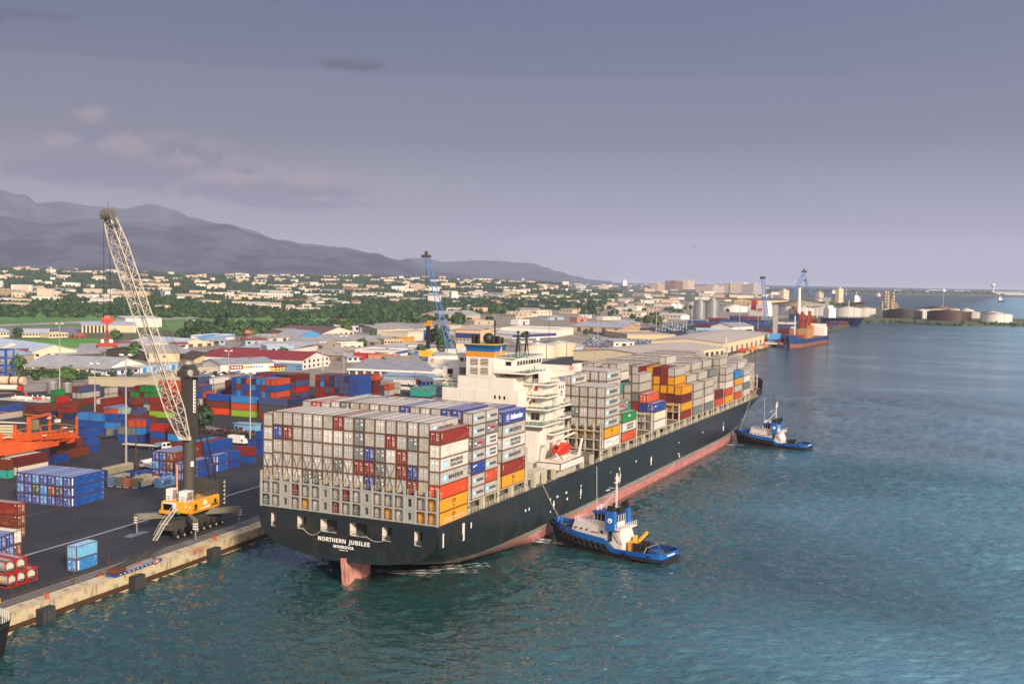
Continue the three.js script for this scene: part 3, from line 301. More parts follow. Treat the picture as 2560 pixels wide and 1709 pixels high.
  // forecastle inner bulwark, foremast
  const fm = new MB(); for (const x of [-0.9, 0.9]) for (const z of [-309, -311]) fm.bar(V(x, 13.5, z), V(x * 0.5, 30, z + (z < -310 ? 0.5 : -0.5)), 0.28); for (let y = 15; y < 30; y += 1.8) { fm.bar(V(-0.8, y, -309.2), V(0.7, y + 1.5, -309.2), 0.14); fm.bar(V(0.8, y, -310.8), V(-0.7, y + 1.5, -310.8), 0.14); } fm.cbox(0, 30.2, -310, 2.6, 0.3, 2.6); fm.bar(V(0, 30, -310), V(0, 37, -310), 0.4); fm.cbox(0, 33, -310, 3, 0.2, 1); fm.cbox(0.5, 33.6, -310, 0.7, 0.9, 0.7); fm.cbox(-0.8, 32.3, -310, 0.8, 1, 0.8); fm.bar(V(0, 35, -310), V(1.4, 36, -310), 0.2); fm.build('foremast', shipW, ship);
  // stern lashing frame: posts, beams, four plated panels with two openings each
  const st = new MB(), tips = new MB(); for (let k = 0; k <= 17; k++) { const x = -21.15 + k * 42.3 / 17; st.cbox(x, k === 0 || k === 17 ? 17.3 : 16.9, 0.05 - 0.5, 0.34, k % 17 ? 6.7 : 7.6, 0.5); tips.cbox(x + 0.55, 20.15, -0.75, 0.14, 0.3, 0.14); st.cbox(x + 0.55, 19.5, -0.75, 0.1, 1.2, 0.1); }
  for (const y of [13.75, 16.35, 19.1]) { st.cbox(0, y, -0.42, 42.3, 0.24, 0.42); } for (let k = 0; k < 17; k++) for (const [y0, y1] of [[13.86, 16.22], [16.5, 18.96]]) { const x0 = -21.15 + k * 42.3 / 17 + 0.17, x1 = x0 + 42.3 / 17 - 0.34; if ([2, 6, 10, 14].includes(k)) { const w = (x1 - x0); st.box(x0, y0, -0.55, x0 + w * 0.3, y1, -0.3).box(x1 - w * 0.3, y0, -0.55, x1, y1, -0.3).box(x0 + w * 0.3, y0, -0.55, x1 - w * 0.3, y0 + 0.45, -0.3).box(x0 + w * 0.3, y1 - 0.45, -0.55, x1 - w * 0.3, y1, -0.3); } else { st.tri(V(x0, y1, -0.3), V(x0, y1 - 0.45, -0.3), V(x0 + 0.45, y1, -0.3)).tri(V(x1, y1 - 0.45, -0.3), V(x1, y1, -0.3), V(x1 - 0.45, y1, -0.3)); st.bar(V(x0, y0 + 0.55, -0.4), V(x1, y0 + 0.55, -0.4), 0.06).bar(V(x0, y0 + 1.05, -0.4), V(x1, y0 + 1.05, -0.4), 0.06); } }
  const lf = st.build('lashing_frame', greyS, ship); tips.build('yellow_tip', mat(0xe0b82e, { rough: 0.6 }), lf); const rl = new MB(); railing(rl, [V(-21, 19.22, -0.85), V(21, 19.22, -0.85)], 0.95, 2, 0.05, 2.5); rl.build('railing', creamS, lf);
  const lr = new MB(); for (let k = 1; k < 16; k++) { const x = -18.75 + (k - 1) * 2.5; lr.bar(V(x - 2.2, 19.3, -0.98), V(x - 0.3, 24.6, -1.05), 0.07).bar(V(x - 0.3, 19.3, -0.98), V(x - 2.2, 24.6, -1.05), 0.07); } lr.build('lashing_rod', mat(0x6b5a48, { rough: 0.8 }), lf);
}
const Q17 = k => -21.25 + 2.5 * k + 1.25;                              // centre of a container column, 0 at port
const BAYS = [15.0, 29.44, 94.03, 108.6, 123.3, 138.0, 152.7, 167.4, 181.7, 196.4, 211.2, 225.6, 240.3, 254.9, 269.5, 284.0];   // where each bay after the first begins
{ // hatch coaming, side stanchions and lashing bridges, bay by bay
  const hw = z => z > 262 ? 21.2 - (z - 262) * 0.10 : 21.2;
  const cm = new MB(); cm.box(-18.9, 13.47, -45.5, 18.9, 15.75, -2.2); cm.box(-18.9, 13.47, -262, 18.9, 15.75, -92); cm.box(-17, 13.47, -298, 17, 15.75, -262.1); cm.build('hatch_coaming', mat(0x77705f, { rough: 0.85, map: T.streak }), ship);
  for (const z of BAYS) { const hc = new MB(); hc.box(-hw(z) + 0.3, 15.8, -z - 12.3, hw(z) - 0.3, 16.22, -z + 0.1); hc.build('hatch_cover', mat(0x6a5a48, { rough: 0.85, map: T.streak }), ship); }
  const zsP = []; for (const z of [1.1, ...BAYS]) zsP.push(z - 1.3, z + 6); zsP.push(43.2, 48, 54, 60, 66, 72, 79, 86, 297);
  for (const z of zsP) { const x = hw(z); if (z > 1) for (const s of [-1, 1]) { const p = new MB(), xx = s * (x - 0.55); p.cbox(xx, 14.75, -z, 0.9, 2.5, 1.0); p.build('deck_stanchion', rnd() < 0.5 ? creamS : mat(0xc2b89e, { rough: 0.7, map: T.streak }), ship); } }
  const be = new MB(); for (const s of [-1, 1]) { be.box(s > 0 ? 20.1 : -21.1, 15.95, -45, s > 0 ? 21.1 : -20.1, 16.2, -1).box(s > 0 ? 20.1 : -21.1, 15.95, -262, s > 0 ? 21.1 : -20.1, 16.2, -93); be.bar(V(s * 20.2, 16.08, -262), V(s * 17.2, 16.08, -297), 0.9, 0.25); } be.build('side_girder', creamS, ship);
  const rl = new MB(); for (const s of [-1, 1]) { railing(rl, [V(s * 21.25, 13.55, -3), V(s * 21.25, 13.55, -44)], 1.1, 3, 0.055, 1.6); railing(rl, [V(s * 21.25, 13.55, -88), V(s * 21.25, 13.55, -262), V(s * 19, 13.55, -284)], 1.1, 3, 0.055, 1.6); } rl.build('railing', mat(0xcfc9b8, { rough: 0.6 }), ship);
  const junk = new MB(); for (let z = 4; z < 290; z += rr(1.5, 3.4)) { if (z > 45 && z < 92) continue; const x = 19.6, h = rr(0.5, 1.9), w = rr(0.4, 1.4); junk.box(x - 0.4, 13.47, -z - w, x + rr(0.2, 0.8), 13.47 + h, -z); } junk.build('deck_gear', mat(0x8a8474, { rough: 0.85, map: T.grime }), ship);
  for (const z of [...BAYS.map(b => b - 1.15), 43.0, 92.4, 297.5]) { const lb = new MB(), x = hw(z), tall = z > 40 && z < 95 ? 23.5 : 21.9; for (const s of [-1, 1]) for (const dz of [-0.35, 0.35]) lb.bar(V(s * (x - 0.35), 13.5, -z + dz), V(s * (x - 0.35), tall, -z + dz), 0.22, 0.6); for (const s of [-1, 1]) for (let y = 15; y < tall; y += 2.2) lb.cbox(s * (x - 0.35), y, -z, 0.5, 0.35, 0.5); for (let k = 1; k < 17; k++) { const xx = -21.25 + 2.5 * k; if (Math.abs(xx) < x - 0.6) lb.cbox(xx, (tall + 15.5) / 2, -z, 0.26, tall - 15.5, 0.4); } for (const y of [16.4, 19.1, 21.4]) lb.box(-x + 0.4, y - 0.12, -z - 0.45, x - 0.4, y + 0.12, -z + 0.45); railing(lb, [V(-x + 0.5, 19.2, -z + 0.45), V(x - 0.5, 19.2, -z + 0.45)], 1, 2, 0.05, 2.5); lb.build('lashing_bridge', creamS, ship); }
}
{ // deckhouse: boxes with decks, rails, windows; funnel; bridge with wings
  const add = (name, m, f, par = ship) => { const b = new MB(); f(b); return b.build(name, m, par); };
  const dh = add('deckhouse', shipW, b => { b.box(-16, 13.5, -78, 16, 38.9, -73); b.box(-14.2, 13.5, -73, 14.2, 35.8, -67.2); b.box(-10.65, 13.5, -67.2, 10.65, 34.3, -60.5); b.box(-6.3, 34.3, -67.2, 9.3, 37.4, -60.6); b.box(-3.9, 37.4, -66.8, 3.9, 42.4, -60.5); b.box(10.65, 13.5, -67.2, 15.6, 25.6, -61.5); b.box(-15.6, 13.5, -67.2, -10.65, 31.2, -64.5); });
  add('wheelhouse', shipW, b => { b.hex([V(3.9, 38.9, -61.2), V(8.9, 38.9, -62), V(9.4, 38.9, -76.5), V(3.9, 38.9, -76.5), V(3.9, 42.4, -61.2), V(9.3, 42.4, -62), V(10, 42.4, -77.3), V(3.9, 42.4, -77.3)]); b.hex([V(-9.4, 38.9, -67.4), V(3.9, 38.9, -67.4), V(3.9, 38.9, -76.5), V(-9.4, 38.9, -76.5), V(-10, 42.4, -67.2), V(3.9, 42.4, -67.2), V(3.9, 42.4, -77.3), V(-10, 42.4, -77.3)]); b.box(-10.2, 42.4, -77.6, 10.2, 42.6, -67); b.box(3.9, 42.4, -67, 9.6, 42.6, -61); }, dh);
  add('deck_floor', greenD, b => { for (const [x0, x1, y, z0, z1] of [[9.4, 16.3, 36, -73.2, -66.2], [9.4, 16.3, 32.9, -73.2, -65.2], [9.4, 16.8, 29.9, -73.2, -64.6], [10.7, 16.9, 26.2, -73.2, -61.2], [-16.3, -9.4, 36, -73.2, -66.2], [-16.3, -10.7, 31.3, -73.2, -64.4], [-15, -6.4, 34.4, -67, -61], [16.05, 17.5, 30.2, -78.5, -73], [16.05, 17.5, 27, -78.5, -73], [16.05, 17.6, 23.6, -78.5, -67], [-20.9, 20.9, 39.0, -76, -72.4], [9.5, 13, 39, -76.5, -61.3], [4, 10, 42.66, -77, -61.2]]) b.box(x0, y - 0.02, z0, x1, y + 0.05, z1); }, dh);
  for (const [x0, x1, y, z0, z1] of [[9.3, 16.4, 36, -73.2, -66.1], [9.3, 16.4, 32.9, -73.2, -65.1], [9.3, 16.9, 29.9, -73.2, -64.5], [10.68, 17, 26.2, -73.2, -61.1], [-16.4, -9.3, 36, -73.2, -66.1], [16.04, 17.6, 30.2, -78.6, -73], [16.04, 17.6, 27, -78.6, -73], [16.04, 17.7, 23.6, -78.6, -66.9], [9.5, 13.1, 38.95, -76.6, -61.41]]) add('deck_edge', shipW, b => b.box(x0, y - 0.45, z0, x1, y - 0.03, z1), dh); add('deck_edge', shipW, b => b.box(4, 38.55, -61.4, 13, 38.9, -60.2), dh);
  add('beam', mat(0x55534c, { rough: 0.8 }), b => b.box(10.7, 24.9, -62.2, 16.6, 25.7, -61.2), dh);
  add('railing', mat(0xe9e6da, { rough: 0.5 }), b => { const R = (p, n = 1.05) => railing(b, p, n, 3, 0.05, 1.3); R([V(10, 36.05, -66.3), V(16.2, 36.05, -66.3), V(16.2, 36.05, -73)]); R([V(10, 32.95, -65.3), V(16.2, 32.95, -65.3), V(16.2, 32.95, -73)]); R([V(10, 29.95, -64.7), V(16.7, 29.95, -64.7), V(16.7, 29.95, -73)]); R([V(10.8, 26.25, -61.3), V(16.8, 26.25, -61.3), V(16.8, 26.25, -73)]); R([V(-16.2, 36.05, -73), V(-16.2, 36.05, -66.3), V(-9.5, 36.05, -66.3)]); R([V(-15.5, 31.25, -64.5), V(-10.8, 31.25, -64.5)]); R([V(-10.5, 34.35, -66.8), V(-10.5, 34.35, -60.7), V(-6.4, 34.35, -60.7)]); for (const y of [30.25, 27.05, 23.65]) R([V(17.5, y, -78.4), V(17.5, y, y < 24 ? -67 : -73.2)]); R([V(13, 39.05, -76), V(13, 39.05, -61.4), V(4, 39.05, -60.4)]); R([V(4, 42.65, -61.1), V(9.6, 42.65, -61.1), V(10, 42.65, -77)], 1.2); R([V(-10, 42.65, -77), V(-10, 42.65, -67.2), V(-4, 42.65, -67.2)], 1.2); R([V(-12.5, 39.05, -72), V(-12.5, 39.05, -66.8), V(-4, 39.05, -66.8)]); }, dh);
  for (const s of [-1, 1]) add('bridge_wing', shipW, b => { b.hex([V(s * 9, 35.9, -72.3), V(s * 20.4, 38.2, -72.3), V(s * 20.4, 38.2, -75.8), V(s * 9, 35.9, -75.8), V(s * 9, 38.95, -72.3), V(s * 21.4, 38.95, -72.3), V(s * 21.4, 38.95, -75.8), V(s * 9, 38.95, -75.8)].map((p, i, a) => s > 0 ? p : a[[1, 0, 3, 2, 5, 4, 7, 6][i]])); for (const z of [-72.3, -75.7]) b.box(s > 0 ? 10 : -21.4, 38.95, z - 0.08, s > 0 ? 21.4 : -10, 40.2, z + 0.08); b.box(s > 0 ? 20.1 : -21.4, 38.95, -75.7, s > 0 ? 21.4 : -20.1, 40.9, -72.3); b.box(s > 0 ? 9.4 : -14.2, 35.85, -72.35, s > 0 ? 14.2 : -9.4, 38.95, -67.3); }, dh);
  const win = (x, y, z, w, h, ax) => add('window', glassM, b => ax === 'z' ? b.cbox(x, y, z, w, h, 0.12) : b.cbox(x, y, z, 0.12, h, w), dh);
  for (let k = 0; k < 9; k++) win(9.28 + k * 0.06, 41.1, -63.3 - k * 1.55, k === 5 ? 1.4 : 0.95, 1.0, 'x'); win(7, 41, -61.65, 2.1, 0.95, 'z'); for (let k = 0; k < 4; k++) win(-8.6 + k * 1.4, 41, -67.25, 1, 0.95, 'z');
  for (const [x, y] of [[4.3, 32.6], [5.6, 32.6], [6.9, 32.5], [-7.6, 30.6], [7.6, 28.2]]) win(x, y, -60.5, 0.45, 0.85, 'z'); for (const [x, y] of [[12, 31.4], [11.8, 27.6], [13, 27.6]]) win(x, y, y > 30 ? -67.2 : -67.2, y > 30 ? 0.5 : 1.1, y > 30 ? 0.8 : 1.8, 'z'); win(-13.2, 29.3, -64.45, 0.6, 0.8, 'z'); win(-12, 37.4, -67.2, 1.5, 2, 'z'); win(12.3, 37.3, -67.2, 1.5, 2.1, 'z'); win(9.8, 32, -65.2, 1.3, 2.6, 'z');
  for (const [z, y] of [[-74, 34.6], [-75.3, 34.6], [-76.6, 34.6], [-74, 25], [-75, 25], [-76, 25], [-77, 25], [-70, 25], [-68.6, 25]]) win(z < -72.9 ? 16 : 14.2, y, z, 0.45, 0.85, 'x');
  add('door', mat(0xbdb9ad, { rough: 0.6 }), b => { b.cbox(15, 31, -73.0, 0.9, 2, 0.1); b.cbox(-11.6, 33.3, -64.45, 0.9, 1.9, 0.1); b.cbox(11, 34.4, -67.15, 0.8, 1.9, 0.1); }, dh); add('fire_box', mat(0xb02a22, { rough: 0.6 }), b => { b.cbox(12.6, 34.6, -67.1, 0.8, 0.9, 0.2); b.cbox(-12.3, 34.2, -67.1, 0.8, 0.9, 0.2); b.cbox(10.9, 31.3, -67.1, 0.6, 1.5, 0.2); b.cbox(16.1, 31, -77.4, 0.2, 0.8, 0.5); b.cbox(16.1, 28, -77.4, 0.2, 0.8, 0.5); }, dh);
  add('sign', mat(0x27408c, { rough: 0.6 }), b => b.cbox(16.03, 33.0, -75.5, 0.08, 1.2, 1.1), dh); add('sign', mat(0xf0f0f0, { rough: 0.6 }), b => b.tri(V(16.1, 32.6, -75.2), V(16.1, 32.6, -75.8), V(16.1, 33.4, -75.5)), dh);
  const stair = (a, b, w) => { const q = new MB(), n = Math.round(a.distanceTo(b) / 0.45), s = V(0, 0, 1).cross(b.clone().sub(a).setY(0).normalize()).length() > 0.5 ? V(0, 0, w / 2) : V(w / 2, 0, 0); for (const k of [-1, 1]) { const o = s.clone().multiplyScalar(k); q.bar(a.clone().add(o), b.clone().add(o), 0.08, 0.22); q.bar(a.clone().add(o).add(V(0, 1, 0)), b.clone().add(o).add(V(0, 1, 0)), 0.05); } for (let k = 0; k <= n; k++) { const p = a.clone().lerp(b, k / n); q.bar(p.clone().sub(s), p.clone().add(s), 0.22, 0.05); } q.build('stair', mat(0xd8d2bd, { rough: 0.6 }), dh); };
  stair(V(10.0, 29.95, -65.3), V(12.4, 32.95, -65.9), 0.9); stair(V(10.6, 32.95, -65.9), V(13, 36.05, -66.6), 0.9); stair(V(13.2, 36.05, -66.8), V(12, 39.05, -72), 0.9); stair(V(16.4, 26.3, -66), V(15.2, 29.9, -69), 0.8); stair(V(-13.6, 34.4, -66), V(-11.6, 36.05, -66.4), 0.8);
  const fn = add('funnel', paint(0xd88f1e), b => b.box(-3.95, 42.42, -66.9, 3.95, 43.75, -60.45), ship); add('funnel_band', paint(0x1f5f9c), b => { b.box(-3.95, 43.75, -66.9, 3.95, 44.5, -60.45); b.hex([V(-3.95, 44.5, -60.45), V(3.95, 44.5, -60.45), V(3.95, 44.5, -66.9), V(-3.95, 44.5, -66.9), V(-4.5, 45.5, -59.9), V(4.5, 45.5, -59.9), V(4.5, 45.5, -67.4), V(-4.5, 45.5, -67.4)]); }, fn); add('funnel_rim', paint(0xe6bd2e), b => b.box(-4.55, 45.5, -67.45, 4.55, 45.62, -59.85), fn); add('emblem', mat(0xf2f0ea, { rough: 0.6 }), b => b.tri(V(4.1, 43.8, -63.2), V(4.1, 43.8, -64.6), V(4.35, 45.3, -63.9)), fn); add('emblem_letter', mat(0xb52a28, { rough: 0.6 }), b => { b.cbox(4.2, 44.05, -63.9, 0.12, 0.3, 0.3); b.cbox(4.26, 44.5, -63.9, 0.12, 0.3, 0.26); }, fn);
  add('exhaust_pipe', mat(0x22201a, { rough: 0.8, map: T.grime }), b => { for (const [x, z, r, h] of [[-2.6, -62, 0.55, 2.1], [-1.8, -62.6, 0.5, 2.2], [-1.2, -61.8, 0.4, 2], [2.2, -63, 0.6, 1.9], [3.1, -64.4, 0.45, 2], [3.4, -66, 0.4, 1.6], [1.6, -65.4, 0.5, 1.9]]) b.cyl(V(x, 45.6, z), V(x, 45.6 + h, z), r, 12); }, fn); mesh('radome', new THREE.SphereGeometry(1.45, 20, 14).translate(0.9, 46.95, -63.4), mat(0x1c2420, { rough: 0.45 }), fn);
  for (let r = 0; r < 2; r++) for (let c = 0; c < 2; c++) { const x0 = -2.7 + c * 2.85, y0 = 38.0 + r * 2.25, lv = add('vent_opening', darkM, b => b.box(x0, y0, -60.52, x0 + 2.1, y0 + 1.75, -60.46), dh); add('louvre', mat(0xd8cdb8, { rough: 0.6 }), b => { for (let k = 0; k < 5; k++) b.hex([V(x0, y0 + 0.1 + k * 0.35, -60.35), V(x0 + 2.1, y0 + 0.1 + k * 0.35, -60.35), V(x0 + 2.1, y0 + 0.2 + k * 0.35, -60.47), V(x0, y0 + 0.2 + k * 0.35, -60.47), V(x0, y0 + 0.13 + k * 0.35, -60.33), V(x0 + 2.1, y0 + 0.13 + k * 0.35, -60.33), V(x0 + 2.1, y0 + 0.23 + k * 0.35, -60.45), V(x0, y0 + 0.23 + k * 0.35, -60.45)]); }, lv); }
  add('radar_mast', mat(0x1f211f, { rough: 0.7 }), b => { b.bar(V(1.8, 45.6, -65), V(1.8, 51.5, -65), 0.28); b.bar(V(0.8, 48.8, -65), V(2.8, 48.8, -65), 0.12); b.bar(V(1, 50.3, -65), V(2.6, 50.3, -65), 0.1); for (const x of [6, 8.4]) { b.bar(V(x - 0.6, 42.6, -70), V(x, 48, -70), 0.2); b.bar(V(x + 0.6, 42.6, -70), V(x, 48, -70), 0.2); b.bar(V(x, 42.6, -69.4), V(x, 48.4, -70), 0.2); b.cbox(x, 46, -70, 1, 0.15, 0.8); b.cbox(x, 48.5, -70, 0.6, 0.6, 0.6); } b.bar(V(4.5, 45, -68), V(9, 45.2, -71), 0.1); }, dh); add('radar_scanner', shipW, b => { b.cbox(6.8, 49.4, -70, 4.4, 0.35, 0.4); b.cbox(6.8, 48.9, -70, 0.6, 0.7, 0.6); }, dh); add('satellite_dome', whiteM, b => { b.geo(new THREE.SphereGeometry(0.65, 14, 10).translate(9.2, 46.6, -75)); b.cyl(V(9.2, 42.6, -75), V(9.2, 46.2, -75), 0.12); b.cyl(V(-8.5, 42.6, -74), V(-8.5, 44.2, -74), 0.1); b.geo(new THREE.SphereGeometry(0.5, 12, 8).translate(-8.5, 44.5, -74)); }, dh);
  add('wing_gear', mat(0xc8c0b4, { rough: 0.6 }), b => { for (const s of [-1, 1]) { b.cbox(s * 17.5, 39.7, -74, 0.6, 1.2, 0.6); b.cbox(s * 19.4, 39.6, -73.4, 0.8, 1, 0.7); b.cbox(s * 14, 39.5, -73.2, 1, 0.8, 0.4); } }, dh); add('life_ring', mat(0xd8503a, { rough: 0.6 }), b => { for (const s of [-1, 1]) b.geo(new THREE.TorusGeometry(0.4, 0.11, 8, 16).translate(s * 20, 39.9, -72.15)); }, dh);
  // lifeboat platform and its davits
  add('lifeboat_platform', shipW, b => { b.box(16, 17.2, -75.8, 22.3, 17.4, -60.4); b.box(22.1, 15.7, -75.8, 22.3, 17.4, -60.4); b.box(16, 15.7, -60.6, 22.3, 17.4, -60.4); b.box(15.6, 17.4, -72, 16.2, 23.6, -71.5); for (const z of [-62.4, -64.6, -67, -69]) b.bar(V(21.8, 17.4, z), V(19.4, 20.2, z - 0.4), 0.22, 0.4); b.cbox(19.6, 18, -66, 2.6, 1.1, 2); b.cbox(20.4, 17.9, -69.4, 1.2, 1, 1); }, ship); add('davit', shipW, b => { for (const z of [-61.6, -71.6]) { b.bar(V(17, 17.4, z), V(18.4, 22.2, z), 0.45, 0.6); b.bar(V(18.4, 22.2, z), V(21.3, 23.6, z - 0.6), 0.4, 0.5); } b.bar(V(21.5, 17.4, -74.2), V(22, 21.8, -75.2), 0.4, 0.5); }, ship); add('railing', mat(0xe6e2d4, { rough: 0.5 }), b => railing(b, [V(22.1, 17.4, -66.5), V(22.1, 17.4, -75.7), V(16.5, 17.4, -75.7)], 1.1, 3, 0.05, 1.2), ship); add('deck_store', creamS, b => { b.box(17.2, 13.5, -75, 20.6, 15.6, -62); b.box(16.4, 13.5, -58, 19.8, 16.4, -50); b.box(-20, 13.5, -86, -14, 16.6, -47); b.box(-13, 13.5, -58, 13.5, 16.8, -47.5); b.box(10, 16.8, -60, 15, 17.1, -47); }, ship);
  const lb = thing('lifeboat', 'enclosed orange lifeboat hanging in davits beside the white deckhouse', 'lifeboat', [20.0, 18.6, -66.4]); { const pr = []; const hullS = (k, n) => k; const g = new THREE.SphereGeometry(1, 24, 16); const p = g.attributes.position; for (let k = 0; k < p.count; k++) { let x = p.getX(k), y = p.getY(k), z = p.getZ(k); const sq = v => Math.sign(v) * Math.pow(Math.abs(v), 0.62); p.setXYZ(k, sq(x) * 1.55, 1.55 + (y < 0 ? y * 1.55 : sq(y) * 1.35), sq(z) * 4.1); } g.computeVertexNormals(); mesh('hull', g, mat(0xd8391a, { rough: 0.42, map: T.grime }), lb); add('fender_strip', mat(0xa82a14, { rough: 0.6 }), b => { for (const s of [-1, 1]) b.bar(V(s * 1.58, 1.75, -3.2), V(s * 1.58, 1.75, 3.2), 0.1, 0.14); }, lb); add('hatch', mat(0x5a1c10, { rough: 0.5 }), b => { b.cbox(0.4, 2.3, 3.9, 0.8, 0.7, 0.5); b.cbox(1.5, 2.3, 1.8, 0.16, 0.4, 0.5); b.cbox(1.5, 2.3, 0.2, 0.16, 0.4, 0.5); b.cbox(1.5, 2.3, -1.4, 0.16, 0.4, 0.5); }, lb); add('lifting_hook', whiteM, b => { b.cbox(0, 3.1, 2.2, 0.5, 0.5, 0.9); b.cbox(0, 3.1, -2.4, 0.4, 0.5, 0.8); }, lb); }
}

// ---------------------------------------------------------------- the ship's cargo
{
  const rowsAft = [                                                    // stern face, tier by tier from the top, port to starboard (photo left to right)
    'gegggegrgdegghgg', 'gCrgggShWdhgorgPg', 'gggggegggdCdhrgeg', 'ggegehhgdgrrdgrCg', 'hggghdehghhCdghreO', 'gghrggggrggghegrgY', 'dheygggghygghchgYY'].map(s => s);
  const base = ['g', 'g', 'h', 'e', 'g', 'M'];
  const face = [
    'g e g g h g e r g d e h g g h M r'.split(' '), 'h C r g g g W S h d e g r g d e W'.split(' '), 'g g g g g g g g g d C d S r g e S'.split(' '), 'h g g e g g g d h r r d g r C g M'.split(' '),
    'e g h h d d g g h h C d g g r e O'.split(' '), 'g e g r g g h e r g g h g e d g Y'.split(' '), 'd g g g Y h g r g d g e Y h g Y Y'.split(' ')];
  for (let t = 0; t < 7; t++) for (let c = 0; c < 17; c++) { const h = c === 16 ? 2.693 : c === 0 ? 2.82 : 2.9; cont(face[t][c], 12.19, V(Q17(c), 13.4 + (6 - t) * h, -1.12 - 6.1), false, h, `@ container, ship's stern bay, ${NTH[c]} column from left, ${NTH[t]} tier from top`, 'containers on the ship'); }
  const put = (bay, z, c, str, h, y0 = 16.3, len = 12.19, dz = 0) => [...str].forEach((k, t) => { if (k !== '.') cont(k, len, V(Q17(c), y0 + t * h, -z - dz - len / 2), false, h, `@ container, ${bay}, ${c === 16 ? 'outer' : NTH[16 - c]} starboard column, ${ORD[t]} tier`, 'containers on the ship'); });
  // second bay: two short containers to a slot on the outside, long ones inboard
  put("second stern bay's aft half", 15.0, 16, 'MMCMPMM', 2.59, 16.3, 6.06); put("second stern bay's forward half", 15.0, 16, 'MoMSSPM', 2.59, 16.3, 6.06, 6.12);
  'gghgdeehggCghgCCh'.split('').forEach((k, c) => { if (c < 16) put('second stern bay', 15.0, c, '.....' + (c % 3 ? 'g' : 'h') + (c === 1 ? 'o' : k), 2.59 + (c > 2 ? 0.06 : 0)); });
  put('third stern bay', 29.44, 16, 'YrMSMF', 2.79); 'hgnegfhMkghgNgdgF'.split('').forEach((k, c) => { if (c < 16) put('third stern bay', 29.44, c, '....' + 'gh'[c % 2] + (c === 15 ? 'F' : k), 2.86); });
  // ahead of the deckhouse
  const FWDB = [
    ['first ship bay ahead of the deckhouse', 94.03, 2.71, { 16: 'wYMMMM', 15: 'gYeggM', 14: 'gYghee', 13: 'gYgdgg', 12: 'gYgghgM', 11: 'ggghdg', 10: 'gggggF', 9: 'ggggg', 8: 'ggggg' }],
    ['second ship bay ahead of the deckhouse', 108.6, 2.75, { 16: 'oSG', 15: '..CP', 14: 'gggggMM', 13: 'gggggMM', 12: 'gggggdM', 11: 'gggggeg', 10: 'gggggFh', 9: 'ggggrg', 8: 'ggggr' }],
    ['fourth ship bay ahead of the deckhouse', 138.0, 2.75, { 16: 'wcC', 15: 'gWCo', 14: 'SwrdgM', 13: '.dTgg', 12: 'g.TgT', 11: 'ggnYrWM', 10: 'gggdYYg', 9: 'ggggdr', 8: 'gggghnM' }],
    ['sixth ship bay ahead of the deckhouse', 167.4, 2.75, { 16: 'rYkY', 15: 'kYkYYM', 14: 'rkrYrr', 13: 'gYYYYk', 12: 'gYYYYY', 11: 'gggYrr', 10: 'gghggM', 9: 'gggggP', 8: 'gggghY' }],
    ['seventh ship bay ahead of the deckhouse', 181.7, 2.72, { 16: 'PMMM', 15: 'ggggM', 14: 'gggggM', 13: 'gggghg', 12: 'ggggghg', 11: 'ggggge', 10: 'gggghg' }],
    ['eighth ship bay ahead of the deckhouse', 196.4, 2.72, { 16: 'dSMM', 15: 'gghgg', 14: 'ggggeM', 13: 'gggghg', 12: 'gggggg', 11: 'ggggdg', 10: 'gggghh' }],
    ['ninth ship bay ahead of the deckhouse', 211.2, 2.7, { 16: 'ok', 15: 'gdgeP', 14: 'ggeggM', 13: 'ggghg', 12: 'gghgge', 11: 'gggehg', 10: 'ggghgg', 9: 'ggghgg', 8: 'ggghgg' }],
    ['tenth ship bay ahead of the deckhouse', 225.6, 2.7, { 16: 'YoSMM', 15: 'gghegg', 14: 'ggegge', 13: 'ggdhgg', 12: 'ggghee', 11: 'gggggg', 10: 'gggehh', 9: 'gggggh', 8: 'ggghgg', 7: 'gggggg', 6: 'ggghgh', 5: 'gggggg', 4: 'gggghg', 3: 'gggggg' }],
    ['eleventh ship bay ahead of the deckhouse', 240.3, 2.7, { 16: 'oMYu', 15: 'gggeg', 14: 'ggghM', 13: 'ggghge', 12: 'ggggM', 11: 'ggggh', 10: 'gggggh' }],
    ['twelfth ship bay ahead of the deckhouse', 254.9, 2.7, { 16: 'gdWM', 15: 'ggggh', 14: 'ggghg', 13: 'ggggg', 12: 'ggggh' }],
    ['thirteenth ship bay ahead of the deckhouse', 269.5, 2.7, { 15: 'MMMg', 14: 'gggGg', 13: 'ggghg', 12: 'ggggh', 11: 'ggggg' }],
    ['fourteenth ship bay ahead of the deckhouse', 284.0, 2.7, { 14: 'RWgM', 13: 'YWSr', 12: 'ggMrM', 11: 'ggggh' }],
  ];
  for (const [nm, z, h, cols] of FWDB) for (const c in cols) { const s = cols[c]; const vis = +c >= 13 || s.length < 4 ? s : '.'.repeat(Math.max(0, s.length - 3)) + s.slice(-3); put(nm, z, +c, vis, h + (s.length > 5 ? 0.1 : 0)); }
  for (let b = 0; b < 12; b++) for (let c = 2; c < 9; c++) { const [nm, z, h, cols] = FWDB[b]; if (!cols[c] && z > 160 && z < 262) put(nm, z, c, '....' + pick(['gg', 'hg', 'ge', 'gM']), h + 0.1); }
  // ship's name and home port on the transom
  const wm = mat(0xece9e2, { rough: 0.55 });
  const text = (s, x, y, size, w, name, m = wm, parent = ship) => { const g = new TextGeometry(s, { font, size, depth: 0.03, curveSegments: 3 }); g.computeBoundingBox(); const b = g.boundingBox, k = w / (b.max.x - b.min.x); g.translate(-(b.min.x + b.max.x) / 2, 0, 0); g.scale(k, 1, 1); g.translate(x, y, 0.01); mesh(name, g, m, parent); };
